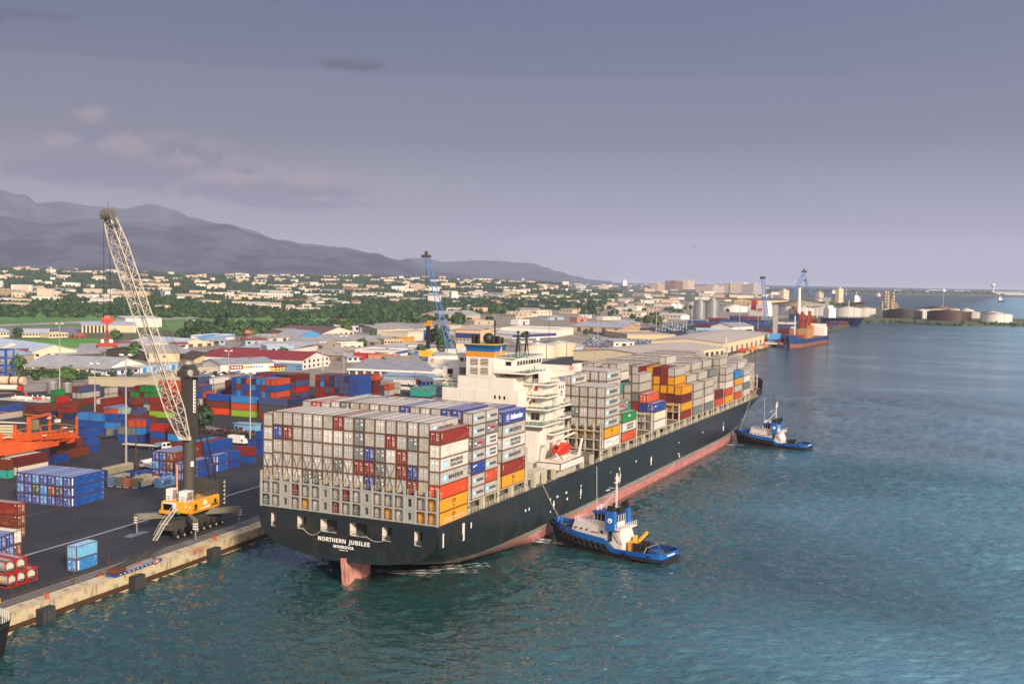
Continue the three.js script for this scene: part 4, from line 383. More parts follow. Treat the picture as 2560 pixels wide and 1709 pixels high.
  text('NORTHERN', -3.05, 7.93, 0.86, 6.7, 'ship_name'); text('JUBILEE', 3.5, 7.93, 0.86, 5.1, 'ship_name'); text('MONROVIA', -0.2, 6.85, 0.6, 4.9, 'home_port'); text('IMO 9', -0.2, 6.4, 0.2, 2.1, 'registration_number');
}

// ---------------------------------------------------------------- quay and container yard
const QA = Math.atan2(62, 834);                                         // the quay's slight turn against the ship
const along = V(-Math.sin(QA), 0, -Math.cos(QA)), inland = V(-Math.cos(QA), 0, Math.sin(QA));
const quayP = (z, off, y) => V(qx(z), y, z).addScaledVector(inland, off);
{
  const strip = (o0, o1, z0, z1) => [quayP(z0, o0, 0), quayP(z1, o0, 0), quayP(z1, o1, 0), quayP(z0, o1, 0)];
  const yard = [quayP(300, 3, 0), quayP(0, 3, 0), quayP(-830, 3, 0), quayP(-1480, 3, 0), quayP(-1480, 150, 0), quayP(-1000, 230, 0), G(1560, 850), G(1330, 912), G(1120, 960), G(760, 965), G(560, 955), G(300, 952), G(160, 975), G(0, 985), G(-200, 1000), quayP(300, 300, 0)];
  sheet('yard_paving', yard, GND + 0.02, mat(0x303237, { rough: 0.85, map: T.asphalt }), 'dark asphalt of the container yard');
  const edge = (name, o0, o1, y, c, label, tx) => { const b = new MB(); for (let k = 0; k + 1 < QUAY.length; k++) { const [za, zb] = [QUAY[k][1], QUAY[k + 1][1]]; b.quad(quayP(za, o0, y), quayP(zb, o0, y), quayP(zb, o1, y), quayP(za, o1, y)); } return tag(b.build(name, tx || mat(c, { rough: 0.9, map: T.asphalt })), label, null, null, 'structure'); };
  edge('quay_apron', 3, 7.4, GND + 0.024, 0x77726b, 'worn concrete strip behind the quay edge');
  { const b = new MB(), m = conc(0xc4b596); for (let k = 0; k < 3; k++) { const za = QUAY[k][1], zb = QUAY[k + 1][1], n = Math.ceil((za - zb) / 12); for (let j = 0; j < n; j++) { const z0 = mix(za, zb, j / n), z1 = mix(za, zb, (j + 1) / n); const q = (z, o, y) => quayP(z, o, y); b.hex([q(z0, -0.35, -1.5), q(z1, -0.35, -1.5), q(z1, 2.9, -1.5), q(z0, 2.9, -1.5), q(z0, -0.3, 2.55), q(z1, -0.3, 2.55), q(z1, 2.9, 2.75), q(z0, 2.9, 2.75)]); } } tag(b.build('quay_wall', m), 'pale stained concrete quay wall and capping beam', null, null, 'structure'); }
  { const b = new MB(); for (let k = 0; k < 3; k++) { const za = QUAY[k][1], zb = QUAY[k + 1][1]; b.quad(quayP(za, -0.37, -0.5), quayP(zb, -0.37, -0.5), quayP(zb, -0.36, 0.55), quayP(za, -0.36, 0.55)); } tag(b.build('tide_mark', mat(0x4a3218, { rough: 0.7, map: T.grime })), 'brown tide mark along the foot of the quay wall', null, null, 'structure'); }
  const line = (name, off, w, c, label, z0 = 200, z1 = -830) => { const b = new MB(); const zs = [z0, 54, 0, z1].filter((z, i, a) => z <= z0 && z >= z1).sort((p, q) => q - p); for (let k = 0; k + 1 < zs.length; k++) b.quad(quayP(zs[k], off, GND + 0.028), quayP(zs[k + 1], off, GND + 0.028), quayP(zs[k + 1], off + w, GND + 0.028), quayP(zs[k], off + w, GND + 0.028)); tag(b.build(name, mat(c, { rough: 0.8, map: T.asphalt })), label, null, null, 'structure'); };
  line('painted_line', 28.5, 0.75, 0xaab0be, 'worn white line across the yard paving'); line('painted_line', 57, 0.22, 0x8a7f45, 'faint yellow line beside the container rows'); line('crane_rail', 4.4, 0.14, 0x3a3a3c, 'steel crane rail set in the quay'); line('crane_rail', 5.9, 0.14, 0x3a3a3c, 'second steel crane rail set in the quay'); line('painted_line', 8.6, 0.15, 0x7f7648, 'faded yellow line near the quay edge', 200, -40);
}
{ // rubber fenders and bollards
  const fb = (px, py, label) => { const p = G(px, py, 2.4), t = thing('dock_fender', label, 'fender', [qx(p.z) + 0.3, -0.2, p.z], QA); const b = new MB(); b.box(0, -1.2, -1.6, 1.5, 2.1, 1.6); b.build('fender_panel', mat(0x2b2d30, { rough: 0.75, map: T.grime }), t); for (let k = -1; k <= 1; k++) { const s = new MB(); s.box(1.5, -1, k * 1.05 - 0.42, 1.62, 2, k * 1.05 + 0.42); s.build('wear_pad', mat(0x3a3d40, { rough: 0.7 }), t); } return t; };
  fb(112, 1511, 'black rubber fender on the quay wall nearest the left corner'); fb(382, 1438, 'black rubber fender on the quay wall below the flat trailer'); fb(574, 1370, "black rubber fender on the quay wall nearest the ship's stern");
  const bol = (px, py, label) => { const t = thing('bollard', label, 'bollard', quayP(G(px, py, 2.7).z, 1.1, 2.65)); const b = new MB(); b.cyl(V(0, 0, 0), V(0, 0.1, 0), 0.42, 12).cyl(V(0, 0.1, 0), V(0, 0.75, 0), 0.26, 12, 0.32).cbox(-0.2, 0.8, 0, 1.0, 0.26, 0.5); b.build('bollard_post', mat(0xc2582c, { rough: 0.7, map: T.grime }), t); };
  bol(137, 1497, 'rusty orange bollard by the left quay fender'); bol(370, 1418, 'rusty orange bollard above the middle quay fender'); bol(566, 1353, 'rusty orange bollard by the fender nearest the ship');
  for (const z of [8, 22, 33, 38]) { const t = thing('fence_post', ['thin leaning post in the weeds by the tank containers', 'tall pale post at the quay edge with a crossbar', 'thin rusty post standing left of the crossbar post', 'short post at the left end of the old quay fence'][[8, 22, 33, 38].indexOf(z)], 'post', quayP(z + 12, z === 22 ? 3 : 7, GND)); const b = new MB(); b.bar(V(0, 0, 0), V(0.1, z === 22 ? 3.6 : 2.4, 0), 0.12); if (z === 22) b.bar(V(-1.6, 1.8, 0.8), V(0.3, 1.7, 0), 0.08); b.build('pole', rustM, t); }
  { const t = thing('guard_frame', 'low orange pipe frame on the quay edge near the crane', 'frame', G(497, 1379, 2.75), QA); const b = new MB(); for (const z of [-1.6, 0, 1.6]) for (const x of [-0.4, 0.4]) b.bar(V(x, 0, z), V(x, 0.9, z), 0.09); for (const x of [-0.4, 0.4]) for (const y of [0.45, 0.9]) b.bar(V(x, y, -1.6), V(x, y, 1.6), 0.08); b.build('pipe_frame', mat(0xc9653a, { rough: 0.7 }), t); }
  { const t = thing('traffic_cone', 'small orange and white cone at the end of the trailer', 'cone', G(391, 1408, 2.75)); const b = new MB(); b.cyl(V(0, 0, 0), V(0, 0.95, 0), 0.22, 10, 0.05).cbox(0, 0.03, 0, 0.6, 0.06, 0.6); b.build('cone_body', mat(0xd84a22, { rough: 0.6 }), t); const c = new MB(); c.cyl(V(0, 0.4, 0), V(0, 0.6, 0), 0.17, 10, 0.13, false); c.build('reflective_band', mat(0xeeeeee), t); }
  { const t = thing('rubble_heap', 'small heap of rusty brown sand on the quay', 'heap', G(250, 1441, GND)); const g = new THREE.ConeGeometry(1.1, 1.1, 14, 4); const p = g.attributes.position; for (let k = 0; k < p.count; k++) p.setXYZ(k, p.getX(k) * rr(0.8, 1.2), p.getY(k) + 0.5, p.getZ(k) * rr(0.8, 1.2)); g.computeVertexNormals(); mesh('sand', g, mat(0x6e3d22, { rough: 1 }), t); }
}
const Zm = (ox, oy, s) => (x, y) => [ox + x / s, oy + y / s];
const ZA = Zm(0, 980, 5.6), ZB = Zm(0, 1220, 5.6), Z9 = Zm(240, 1040, 7.84), ZC = Zm(440, 900, 6.525), ZD = Zm(200, 960, 7.839), ZE = Zm(440, 1060, 8.709), ZF = Zm(0, 880, 8.389), I6 = Zm(600, 740, 3.915), I5 = Zm(0, 740, 3.356), R4 = Zm(0, 940, 2.529), R5 = Zm(1200, 660, 3.356), R6 = Zm(1700, 660, 2.7314), ZG = Zm(860, 780, 4.072);
// stacks: the near top corner in the photo, P = along the quay, N = across it, length, height of a tier, columns from the near one on, lowest tier first
const yardStack = (q, dir, len, h, cols, where) => { const c0 = G(q[0], q[1], GND + cols[0].length * h); c0.y = GND + 0.03; const nv = dir === 'P' ? inland : along, lv = dir === 'P' ? along : inland;
  cols.forEach((s, k) => [...s].forEach((code, t) => { if (code === '.') return; const p = c0.clone().addScaledVector(nv, k * 2.52 + CW / 2).addScaledVector(lv, len / 2); p.y += t * h; cont(code, len, p, dir === 'P' ? QA : QA + Math.PI / 2, h, `@ container, ${where}${cols.length > 1 ? ', ' + NTH[k] + ' column' : ''}, ${ORD[t]} tier`, 'containers stacked in the yard'); })); };
for (const a of [
  [ZA(985, 1192), 'P', 12.19, 2.59, ['BBB', 'bNl', 'BzB', 'luB', 'Bvl', 'BBB', 'blB'], 'blue block alone on the near paving'],
  [ZB(1065, 818), 'P', 6.06, 2.59, ['lL'], 'lone pair of blue boxes near the quay edge'],
  [ZB(236, 218), 'N', 12.19, 2.62, ['zzr'], 'tall red stack at the left edge'], [ZB(168, 612), 'N', 12.19, 2.6, ['zzW'], 'stack behind the tank containers'], [ZB(60, 650), 'N', 12.19, 2.6, ['BlB'], 'blue stack left of the white reefer'], [ZB(-48, 690), 'N', 12.19, 2.6, ['BBB'], 'blue stack cut by the left edge'],
  [ZA(765, 895), 'P', 6.06, 2.6, ['b'], 'single box beside the maroon row'], [ZA(238, 925), 'P', 12.19, 2.62, ['Wk', 'WW', 'WWW'], 'white and maroon row under the orange gantry'], [ZA(870, 830), 'P', 12.19, 2.6, ['z', 'zz'], 'rust brown row left of the blue tower stack'], [ZA(95, 965), 'N', 12.19, 2.6, ['Tz'], 'teal and brown pair at the left edge'],
  [ZE(112, 850), 'P', 12.19, 2.6, ['BB'], 'row left of the crane tower'], [Z9(1510, 718), 'P', 12.19, 2.6, ['Bzz', 'BbB', 'BlB'], 'three high block left of the crane tower'],
  [ZE(720, 412), 'P', 12.19, 2.6, ['bBB', 'ozr', 'BBl'], 'three high block right of the crane tower'], [ZE(868, 680), 'P', 6.06, 2.6, ['BB'], 'short pair before the block right of the tower'], [ZE(1148, 620), 'P', 6.06, 2.6, ['CB'], 'navy and blue short pair by the yellow line'], [ZE(475, 790), 'P', 6.06, 2.6, ['bb'], 'short pair touching the crane tower'], [ZE(700, 905), 'P', 6.06, 2.6, ['b'], 'single box by the yellow line'], [ZE(1655, 515), 'N', 6.06, 2.6, ['Br'], "red over blue pair by the ship's stern"], [ZE(1860, 165), 'P', 6.06, 2.6, ['BbB'], "tall stack behind the ship's port corner"], [ZE(1708, 335), 'P', 6.06, 2.6, ['BB'], 'pair beside the parked white van'],
  [ZD(705, 612), 'N', 6.06, 2.6, ['BlB', 'BBB'], 'blue bank facing the roadway, right group'], [ZD(447, 600), 'N', 6.06, 2.6, ['BBl', 'BBr'], 'blue bank facing the roadway, middle group'], [ZD(188, 576), 'N', 6.06, 2.6, ['bBl', 'BlB'], 'blue bank facing the roadway, left group'], [ZD(128, 905), 'P', 6.06, 2.6, ['bBB'], 'blue tower stack before the blue bank'],
  [ZD(1005, 858), 'N', 6.06, 2.6, ['Bd'], 'slate over blue pair behind the tall lamp mast'], [ZD(1205, 712), 'N', 6.06, 2.6, ['buo', 'BBB'], 'salmon topped stack behind the rusty pole'], [ZD(1655, 792), 'N', 6.06, 2.6, ['zBR'], 'red topped stack left of the boom foot'], [ZD(2000, 835), 'N', 6.06, 2.6, ['zlk'], 'stack under the boom foot'], [ZD(1390, 632), 'N', 12.19, 2.6, ['zz'], 'brown row behind the red topped stack'], [ZD(1320, 985), 'N', 6.06, 2.6, ['b'], 'single box between red and salmon stacks'],
  [ZF(-20, 1150), 'P', 12.19, 2.6, ['MF'], 'script lettered row at the left edge'], [ZF(830, 1135), 'P', 12.19, 2.6, ['Nz', 'zk', 'zk'], 'brown rows behind the orange gantry'], [ZF(1410, 1150), 'P', 6.06, 2.6, ['Nr', 'zr'], 'maroon short stack above the blue bank'], [ZF(1690, 728), 'P', 12.19, 2.7, ['rgn', 'zez'], 'slate topped row beside the silver tanks'], [ZF(1140, 800), 'P', 6.06, 2.6, ['NGG'], 'green pair before the silver tanks'], [ZF(1243, 945), 'P', 6.06, 2.6, ['rR'], 'bright red box before the green pair'], [ZF(1400, 1055), 'P', 12.19, 2.6, ['z', 'k'], 'low brown row in mid yard'],
  [ZD(555, 76), 'P', 6.06, 2.6, ['geM'], 'grey lettered stack beside the red tank'], [ZD(490, 287), 'P', 12.19, 2.62, ['rr', 'zh'], 'long red row in mid yard'], [ZD(542, 452), 'P', 12.19, 2.6, ['zf'], 'lilac row behind the first lamp mast'], [ZD(555, 507), 'P', 6.06, 2.6, ['oo', 'zz'], 'orange pair above the blue bank'], [ZD(800, 482), 'P', 6.06, 2.6, ['rq'], 'pale teal topped pair'], [ZD(1108, 482), 'P', 6.06, 2.6, ['zn'], 'slate blue topped pair in mid yard'], [ZD(1330, 400), 'P', 6.06, 2.6, ['zq'], 'pale teal box beside the lime box'], [ZD(1070, 287), 'P', 6.06, 2.6, ['zkz'], 'dark brown short stack'], [ZD(1440, 50), 'P', 6.06, 2.6, ['BGGG', 'rnGG', 'kkkG', 'rGGk', '.rG'], 'green cornered block behind the boom'], [ZD(1100, 150), 'P', 6.06, 2.6, ['kk', 'nk', 'kn', 'kk', 'nk'], 'low dark block behind the brown stack'], [ZD(1790, 280), 'N', 12.19, 2.75, ['irr'], 'red row behind the lattice boom'], [ZD(1100, 55), 'P', 6.06, 2.6, ['rzz'], 'far brown stack before the wall'],
  [ZC(78, 340), 'N', 12.19, 2.75, ['rzoo'], 'orange bank left of the crane tower top'], [ZC(315, 302), 'P', 12.19, 2.75, ['zzon', 'rro'], 'slate blue row behind the crane tower'], [ZC(390, 422), 'P', 12.19, 2.75, ['zrn', 'rzo'], 'lower slate blue row right of the crane tower'], [ZC(610, 300), 'P', 12.19, 2.75, ['ggMX'], 'white lettered row beyond the tower'], [ZC(735, 500), 'P', 12.19, 2.75, ['rn'], 'low slate row before the white row'], [ZC(945, 335), 'P', 12.19, 2.75, ['nrNN', 'rrkk'], 'maroon and navy ends left of the big block'],
  [ZC(890, 570), 'N', 12.19, 2.85, ['OzB'], 'long bank, left stack of three'], [ZC(1300, 605), 'N', 12.19, 2.85, ['iol'], 'long bank, middle stack of three'], [ZC(1765, 640), 'N', 12.19, 2.85, ['rDn'], 'long bank, right stack of three'], [ZC(415, 520), 'N', 6.06, 2.85, ['rwB'], 'short stack left of the long bank'], [ZC(488, 520), 'P', 6.06, 2.85, ['iro'], 'lime footed short stack by the long bank'], [ZC(1885, 645), 'P', 12.19, 2.85, ['kN'], 'navy row behind the long bank'],
  [ZC(1620, 318), 'P', 12.19, 2.75, ['rroBo', 'rnnBo', 'rklrl', 'rBBBu', 'nBBlN', 'rrrBo', 'nBBBN', 'rnuru', 'rnBbB'], 'big block left of the loader boom'], [ZC(1950, 246), 'P', 12.19, 2.75, ['znRnk', 'kkrkr', 'rNnkr', 'kkBkG', 'rkklB', 'rkkzr', 'rkknr', 'kkrrr', 'rnnnB'], 'maroon topped block right of the loader boom'],
  [I6(1160, 792), 'P', 12.19, 2.7, ['nlBBB', 'knBBB', 'rnnnN', 'nNnnn', 'kzNnn', 'rkrNN', 'rknkr', 'rrrln', 'krrkr'], 'far block before the white warehouse'], [I6(1318, 770), 'P', 6.06, 2.7, ['rrkko', 'nnkrN', 'rkrro'], 'orange topped ends of the far block'], [I6(1095, 910), 'N', 6.06, 2.7, ['zr'], 'dark red box lying before the far block'], [I6(1455, 865), 'P', 6.06, 2.7, ['zgo'], 'orange box beside the grey lettered box'], [I6(1548, 848), 'N', 6.06, 2.7, ['zgM'], 'grey lettered box behind the ship'], [I6(1700, 822), 'N', 12.19, 2.7, ['wX', 'wr'], 'white trailers behind the ship'],
]) yardStack(...a);

// ---------------------------------------------------------------- mobile harbour crane with its spreader
const part = (name, m, f, par) => { const b = new MB(); f(b); return b.build(name, m, par); };
const lattice = (b, p, q, w0, h0, w1, h1, n, chord, lace, side) => {           // four chords from p to q (base and head sizes) with zigzag lacing
  const d = q.clone().sub(p).normalize(), s = side.clone().normalize(), t = d.clone().cross(s).normalize(); const C = (k, i, j) => p.clone().lerp(q, k).addScaledVector(s, i * mix(w0, w1, k) / 2).addScaledVector(t, j * mix(h0, h1, k) / 2); const cs = [[-1, -1], [1, -1], [1, 1], [-1, 1]];
  cs.forEach(([i, j]) => b.cyl(C(0, i, j), C(1, i, j), chord, 6)); for (let k = 0; k < n; k++) for (let e = 0; e < 4; e++) { const [a, c] = [cs[e], cs[(e + 1) % 4]], z = k % 2; b.bar(C(k / n, ...(z ? a : c)), C((k + 1) / n, ...(z ? c : a)), lace); b.bar(C(k / n, ...a), C(k / n, ...c), lace * 0.8); } };
{
  const t = thing('mobile_harbour_crane', 'tall mobile harbour crane with grey tower, white lattice boom and orange cab house', 'crane', [-51, GND + 0.02, -12.5], QA);
  const grey = mat(0x47453e, { rough: 0.6, map: T.grime }), dk = mat(0x3d3b35, { rough: 0.65, map: T.grime }), org = mat(0xe6a32c, { rough: 0.42, map: T.grime }), boomM = mat(0xded3c4, { rough: 0.5, map: T.grime }), rope = mat(0x23241f, { rough: 0.8 });
  part('chassis', grey, b => { b.hex([V(-2.2, 1.9, 9), V(2.2, 1.9, 9), V(2.2, 1.9, -9), V(-2.2, 1.9, -9), V(-1.9, 3.5, 8.4), V(1.9, 3.5, 8.4), V(1.9, 3.5, -8.4), V(-1.9, 3.5, -8.4)]); b.cyl(V(0, 3.2, 0), V(0, 6.4, 0), 2.7, 20, 2.4); b.box(-2.6, 2.6, -3.4, 2.6, 5.0, 3.4); }, t);
  for (let k = 0; k < 8; k++) for (const s of [-1, 1]) { const z = 8.4 - k * 2.4; const w = part('wheel', tyreM, b => { for (const x of [0.0, 0.55]) b.cyl(V(s * (2.3 + x), 0.6, z), V(s * (2.72 + x), 0.6, z), 0.6, 14); }, t); part('hub', mat(0xc2b48e, { rough: 0.5 }), b => b.cyl(V(s * 3.25, 0.6, z), V(s * 3.32, 0.6, z), 0.27, 10), w); part('wheel_arm', dk, b => { b.bar(V(s * 2.1, 2.0, z - 1.0), V(s * 2.5, 1.0, z), 0.7, 0.5); b.cbox(s * 2.5, 1.4, z, 1.0, 0.5, 0.5); }, t); }
  for (const [x, z] of [[1, 1], [1, -1], [-1, 1], [-1, -1]]) { const E = V(x * 8.0, 4.2, z * 8.4); const a = part('outrigger_arm', mat(0x716d60, { rough: 0.55, map: T.grime }), b => { const o = V(x * 1.4, 4.1, z * 2.4); b.bar(o, E, 1.0, 1.3); b.bar(E.clone().add(V(0, 0.6, 0)), E.clone().add(V(0, -1.5, 0)), 0.8); }, t); part('jack', steelM, b => b.cyl(E.clone().setY(0.3), E.clone().setY(3), 0.2, 10), a); part('hazard_stripe', mat(0xece8e0), b => { for (let k = 0; k < 3; k++) b.cbox(E.x + x * 0.02, 2.9 + k * 0.55, E.z + z * 0.02, 0.84, 0.24, 0.84); }, a); part('ground_pad', mat(0x6f747c, { rough: 0.55, map: T.grime }), b => { b.cbox(E.x, 0.12, E.z, 1.8, 0.2, 2.2); for (const q of [-1, 1]) b.hex([V(E.x - 1, 0.05, E.z + q * 1.1), V(E.x + 1, 0.05, E.z + q * 1.1), V(E.x + 1, 0.05, E.z + q * 3.2), V(E.x - 1, 0.05, E.z + q * 3.2), V(E.x - 1, 0.35, E.z + q * 1.1), V(E.x + 1, 0.35, E.z + q * 1.1), V(E.x + 1, 0.1, E.z + q * 3.2), V(E.x - 1, 0.1, E.z + q * 3.2)].map((p, i, A) => q < 0 ? p : A[[1, 0, 3, 2, 5, 4, 7, 6][i]])); }, a); }
  part('stair', mat(0xb9b6ac, { rough: 0.5 }), b => { const A = V(-0.6, 0.1, 11.5), B = V(0.2, 3.3, 9.4), Cc = V(1.4, 6.6, 6.6); for (const [p, q] of [[A, B], [B, Cc]]) { for (const x of [-0.5, 0.5]) { b.bar(p.clone().add(V(x, 0, 0)), q.clone().add(V(x, 0, 0)), 0.1, 0.2); b.bar(p.clone().add(V(x, 1, 0)), q.clone().add(V(x, 1, 0)), 0.06); } const n = 9; for (let k = 0; k <= n; k++) { const m = p.clone().lerp(q, k / n); b.cbox(m.x, m.y, m.z, 1, 0.06, 0.28); } } b.cbox(0.2, 3.3, 9.2, 1.6, 0.08, 1.2); }, t);
  const hs = part('machine_house', org, b => { b.hex([V(-3.6, 4.8, 4.2), V(3.4, 4.8, 4.2), V(3.4, 4.8, -6.6), V(-3.6, 4.8, -6.6), V(-3.7, 5.3, 5.4), V(3.5, 5.3, 5.4), V(3.5, 5.3, -6.9), V(-3.7, 5.3, -6.9)]); b.hex([V(-3.7, 5.3, 5.4), V(3.5, 5.3, 5.4), V(3.5, 5.3, -6.9), V(-3.7, 5.3, -6.9), V(-3.7, 7.4, 5.2), V(3.5, 7.4, 5.2), V(3.5, 7.4, -6.9), V(-3.7, 7.4, -6.9)]); b.hex([V(-3.7, 7.4, 5.2), V(3.5, 7.4, 5.2), V(3.5, 7.4, -6.9), V(-3.7, 7.4, -6.9), V(-3.4, 7.65, 4.9), V(3.2, 7.65, 4.9), V(3.2, 7.65, -6.9), V(-3.4, 7.65, -6.9)]); b.cbox(-2.3, 5.3, 5.6, 2.6, 0.7, 1.2); }, t);
  part('underbelly', dk, b => b.hex([V(-2.8, 4.0, 3.4), V(2.8, 4.0, 3.4), V(2.8, 4.0, -6.2), V(-2.8, 4.0, -6.2), V(-3.6, 4.79, 4.2), V(3.4, 4.79, 4.2), V(3.4, 4.79, -6.6), V(-3.6, 4.79, -6.6)]), t);
  part('cab_window', glassM, b => { b.box(-2.9, 5.5, 5.2, -0.9, 7.1, 5.5); b.box(-0.88, 5.5, 5.2, -0.4, 6.9, 5.46); }, hs); part('cab_frame', whiteM, b => { b.box(-0.4, 5.2, 5.2, 0.3, 7.4, 5.5); b.box(-3.0, 7.1, 5.2, -0.4, 7.4, 5.5); }, hs);
  for (const z of [2.2, -5.2]) part('porthole', darkM, b => b.cyl(V(3.48, 6.4, z), V(3.54, 6.4, z), 0.52, 18), hs); part('lamp', whiteM, b => { b.cbox(3.1, 6.8, 4.9, 0.4, 0.35, 1); b.cbox(3.4, 6.5, 4.4, 0.5, 0.35, 0.4); }, hs); part('green_box', mat(0x2fae3a), b => b.cbox(1.2, 5.3, 5.5, 0.6, 0.55, 0.3), hs); part('sign', mat(0xefe6cf), b => b.cbox(3.53, 6.7, -1.3, 0.08, 0.9, 1.3), hs); part('swoosh', mat(0xf0ece2), b => b.hex([V(3.51, 5.4, 1), V(3.56, 5.4, 1), V(3.56, 5.5, -3.6), V(3.51, 5.5, -3.6), V(3.51, 5.55, 0.6), V(3.56, 5.55, 0.6), V(3.56, 5.95, -3.6), V(3.51, 5.95, -3.6)]), hs);
  const ink = mat(0x1b1712, { rough: 0.6 }); for (const [s, z, y, w] of [['550', 3.2, 5.4, 1.5], ['LIEBHERR', -3.0, 5.45, 3.2]]) { const g = new TextGeometry(s, { font, size: 0.5, depth: 0.03, curveSegments: 2 }); g.computeBoundingBox(); g.scale(w / (g.boundingBox.max.x - g.boundingBox.min.x), 1, 1); g.rotateY(Math.PI / 2); g.translate(3.55, y, z); mesh('lettering', g, ink, hs); }
  part('roof_unit', mat(0xe8e0dc, { rough: 0.5 }), b => b.box(-2.9, 7.7, 2.6, -1.2, 10.3, 4.6), t); part('roof_unit', mat(0xe8e0dc, { rough: 0.5 }), b => b.box(0.6, 7.7, 2.2, 2.8, 10.0, 4.6), t); part('roof_unit_grille', mat(0x8b8680, { rough: 0.6 }), b => { b.box(2.79, 8.0, 2.4, 2.84, 9.8, 4.4); b.box(-1.21, 8.0, 2.8, -1.16, 10.1, 4.4); }, t); part('railing', steelM, b => railing(b, [V(-3.3, 7.65, -6.5), V(-3.3, 7.65, 4.8), V(3.1, 7.65, 4.8), V(3.1, 7.65, -6.5)], 1.1, 2, 0.06, 1.4), t);
  part('counterweight', mat(0x45433c, { rough: 0.7, map: T.grime }), b => { b.box(-3.4, 4.6, -9.4, 3.3, 10.6, -7.0); b.box(-2.6, 7.6, -6.9, -1, 9.2, -3.6); b.box(1, 7.7, -6.8, 2.6, 9, -3.4); }, t); part('chevron', mat(0xf2efe8), b => { for (let k = 0; k < 6; k++) b.tri(V(3.33, 4.7 + k, -9.42), V(3.33, 5.6 + k, -9.42), V(3.33, 5.15 + k, -8.5)).tri(V(3.3, 4.7 + k, -9.43), V(2.4, 5.15 + k, -9.43), V(3.3, 5.6 + k, -9.43)); }, t);
  part('tower_tube', grey, b => { b.cyl(V(0, 6, 0), V(0, 21.5, 0), 1.5, 22, 1.45); b.cyl(V(0, 14.2, 0), V(0, 14.4, 0), 1.56, 22); }, t); part('tower_mast', mat(0x403e38, { rough: 0.6, map: T.grime }), b => { b.hex([V(-1.4, 21.5, 1.4), V(1.4, 21.5, 1.4), V(1.4, 21.5, -1.4), V(-1.4, 21.5, -1.4), V(-1.4, 36, 1.2), V(1.4, 36, 1.2), V(1.4, 36, -1.4), V(-1.4, 36, -1.4)]); b.box(-2.2, 35.8, -1.9, 1.5, 37.2, 1.6); b.hex([V(-2, 37.2, 1.4), V(1.2, 37.2, 1.4), V(1.2, 37.2, -1.7), V(-2, 37.2, -1.7), V(-1.2, 38.6, 0.4), V(0.8, 38.6, 0.4), V(0.8, 38.6, -1.2), V(-1.2, 38.6, -1.2)]); }, t);
  part('sheave', mat(0xb5aea0, { rough: 0.5 }), b => { for (const [x, z] of [[-2.4, 1.2], [1.4, 1.4], [-0.6, -0.6]]) b.cyl(V(x - 0.25, z > -0.5 ? 36.8 : 38.6, z), V(x + 0.25, z > -0.5 ? 36.8 : 38.6, z), 0.8, 14); }, t); part('top_platform', steelM, b => { b.box(0.2, 36.0, -3.4, 3.2, 36.15, 1.6); railing(b, [V(3.1, 36.1, -3.3), V(3.1, 36.1, 1.5), V(0.3, 36.1, 1.6)], 1.4, 3, 0.06, 1); }, t); part('number_plate', mat(0xf0eee8), b => b.box(1.38, 27.6, -0.35, 1.56, 35.2, 0.35), t); part('number_mark', ink, b => { for (let k = 0; k < 10; k++) b.box(1.55, 27.9 + k * 0.72, -0.2, 1.6, 28.3 + k * 0.72, 0.2); }, t); part('tower_plate', mat(0xf0eee8), b => b.box(1.3, 15.2, 0.6, 1.75, 16.4, 1.2), t); part('exhaust', mat(0xd8935e, { rough: 0.5 }), b => b.cyl(V(-2.3, 8, 1.4), V(-2.3, 15.5, 1.4), 0.22, 10), t);
  // boom, in the crane's own axes
  t.updateMatrixWorld(true); const inv = t.matrixWorld.clone().invert(), W = (px, py, hx, hz) => { const n = V(hz, 0, -hx).normalize(), o = V(-51, 0, -12.5), v = sight(px, py), k = o.clone().sub(CAM).dot(n) / v.dot(n); return CAM.clone().addScaledVector(v, k).applyMatrix4(inv); };
  const tip = W(266, 526, 0.10, 0.99), piv = V(0.2, 21.8, 2.0), dB = tip.clone().sub(piv), at = k => piv.clone().lerp(tip, k); const sideV = V(1, 0, -dB.x / dB.z).normalize();
  part('boom', boomM, b => { lattice(b, at(0.0), at(0.13), 2.6, 0.7, 3.4, 2.4, 3, 0.15, 0.09, sideV); lattice(b, at(0.13), at(0.86), 3.4, 2.4, 3.0, 2.2, 18, 0.15, 0.09, sideV); lattice(b, at(0.86), at(0.98), 3.0, 2.2, 1.8, 1.5, 4, 0.15, 0.09, sideV); b.bar(at(0).addScaledVector(sideV, -1.6), at(0).addScaledVector(sideV, 1.6), 0.7); }, t); part('boom_ladder', darkM, b => { const up = dB.clone().normalize().cross(sideV); for (const k of [-0.3, 0.3]) b.bar(at(0.1).addScaledVector(sideV, k), at(0.97).addScaledVector(sideV, k), 0.08); for (let k = 0; k < 70; k++) b.bar(at(0.1 + k * 0.0124).addScaledVector(sideV, -0.3), at(0.1 + k * 0.0124).addScaledVector(sideV, 0.3), 0.06); }, t);
  part('boom_head', mat(0x6a6862, { rough: 0.6 }), b => { const c = at(0.985); for (const k of [-1.1, -0.4, 0.4, 1.1]) b.cyl(c.clone().addScaledVector(sideV, k - 0.15), c.clone().addScaledVector(sideV, k + 0.15), 1.15, 16); b.bar(at(0.93).addScaledVector(sideV, -1.2), at(1.0).addScaledVector(sideV, -1.2), 0.4); b.bar(at(0.93).addScaledVector(sideV, 1.2), at(1.0).addScaledVector(sideV, 1.2), 0.4); b.cbox(c.x + 1.6, c.y - 2, c.z, 1.2, 0.2, 1.2); b.bar(c, c.clone().add(V(0, 2.6, 0)), 0.1); }, t);
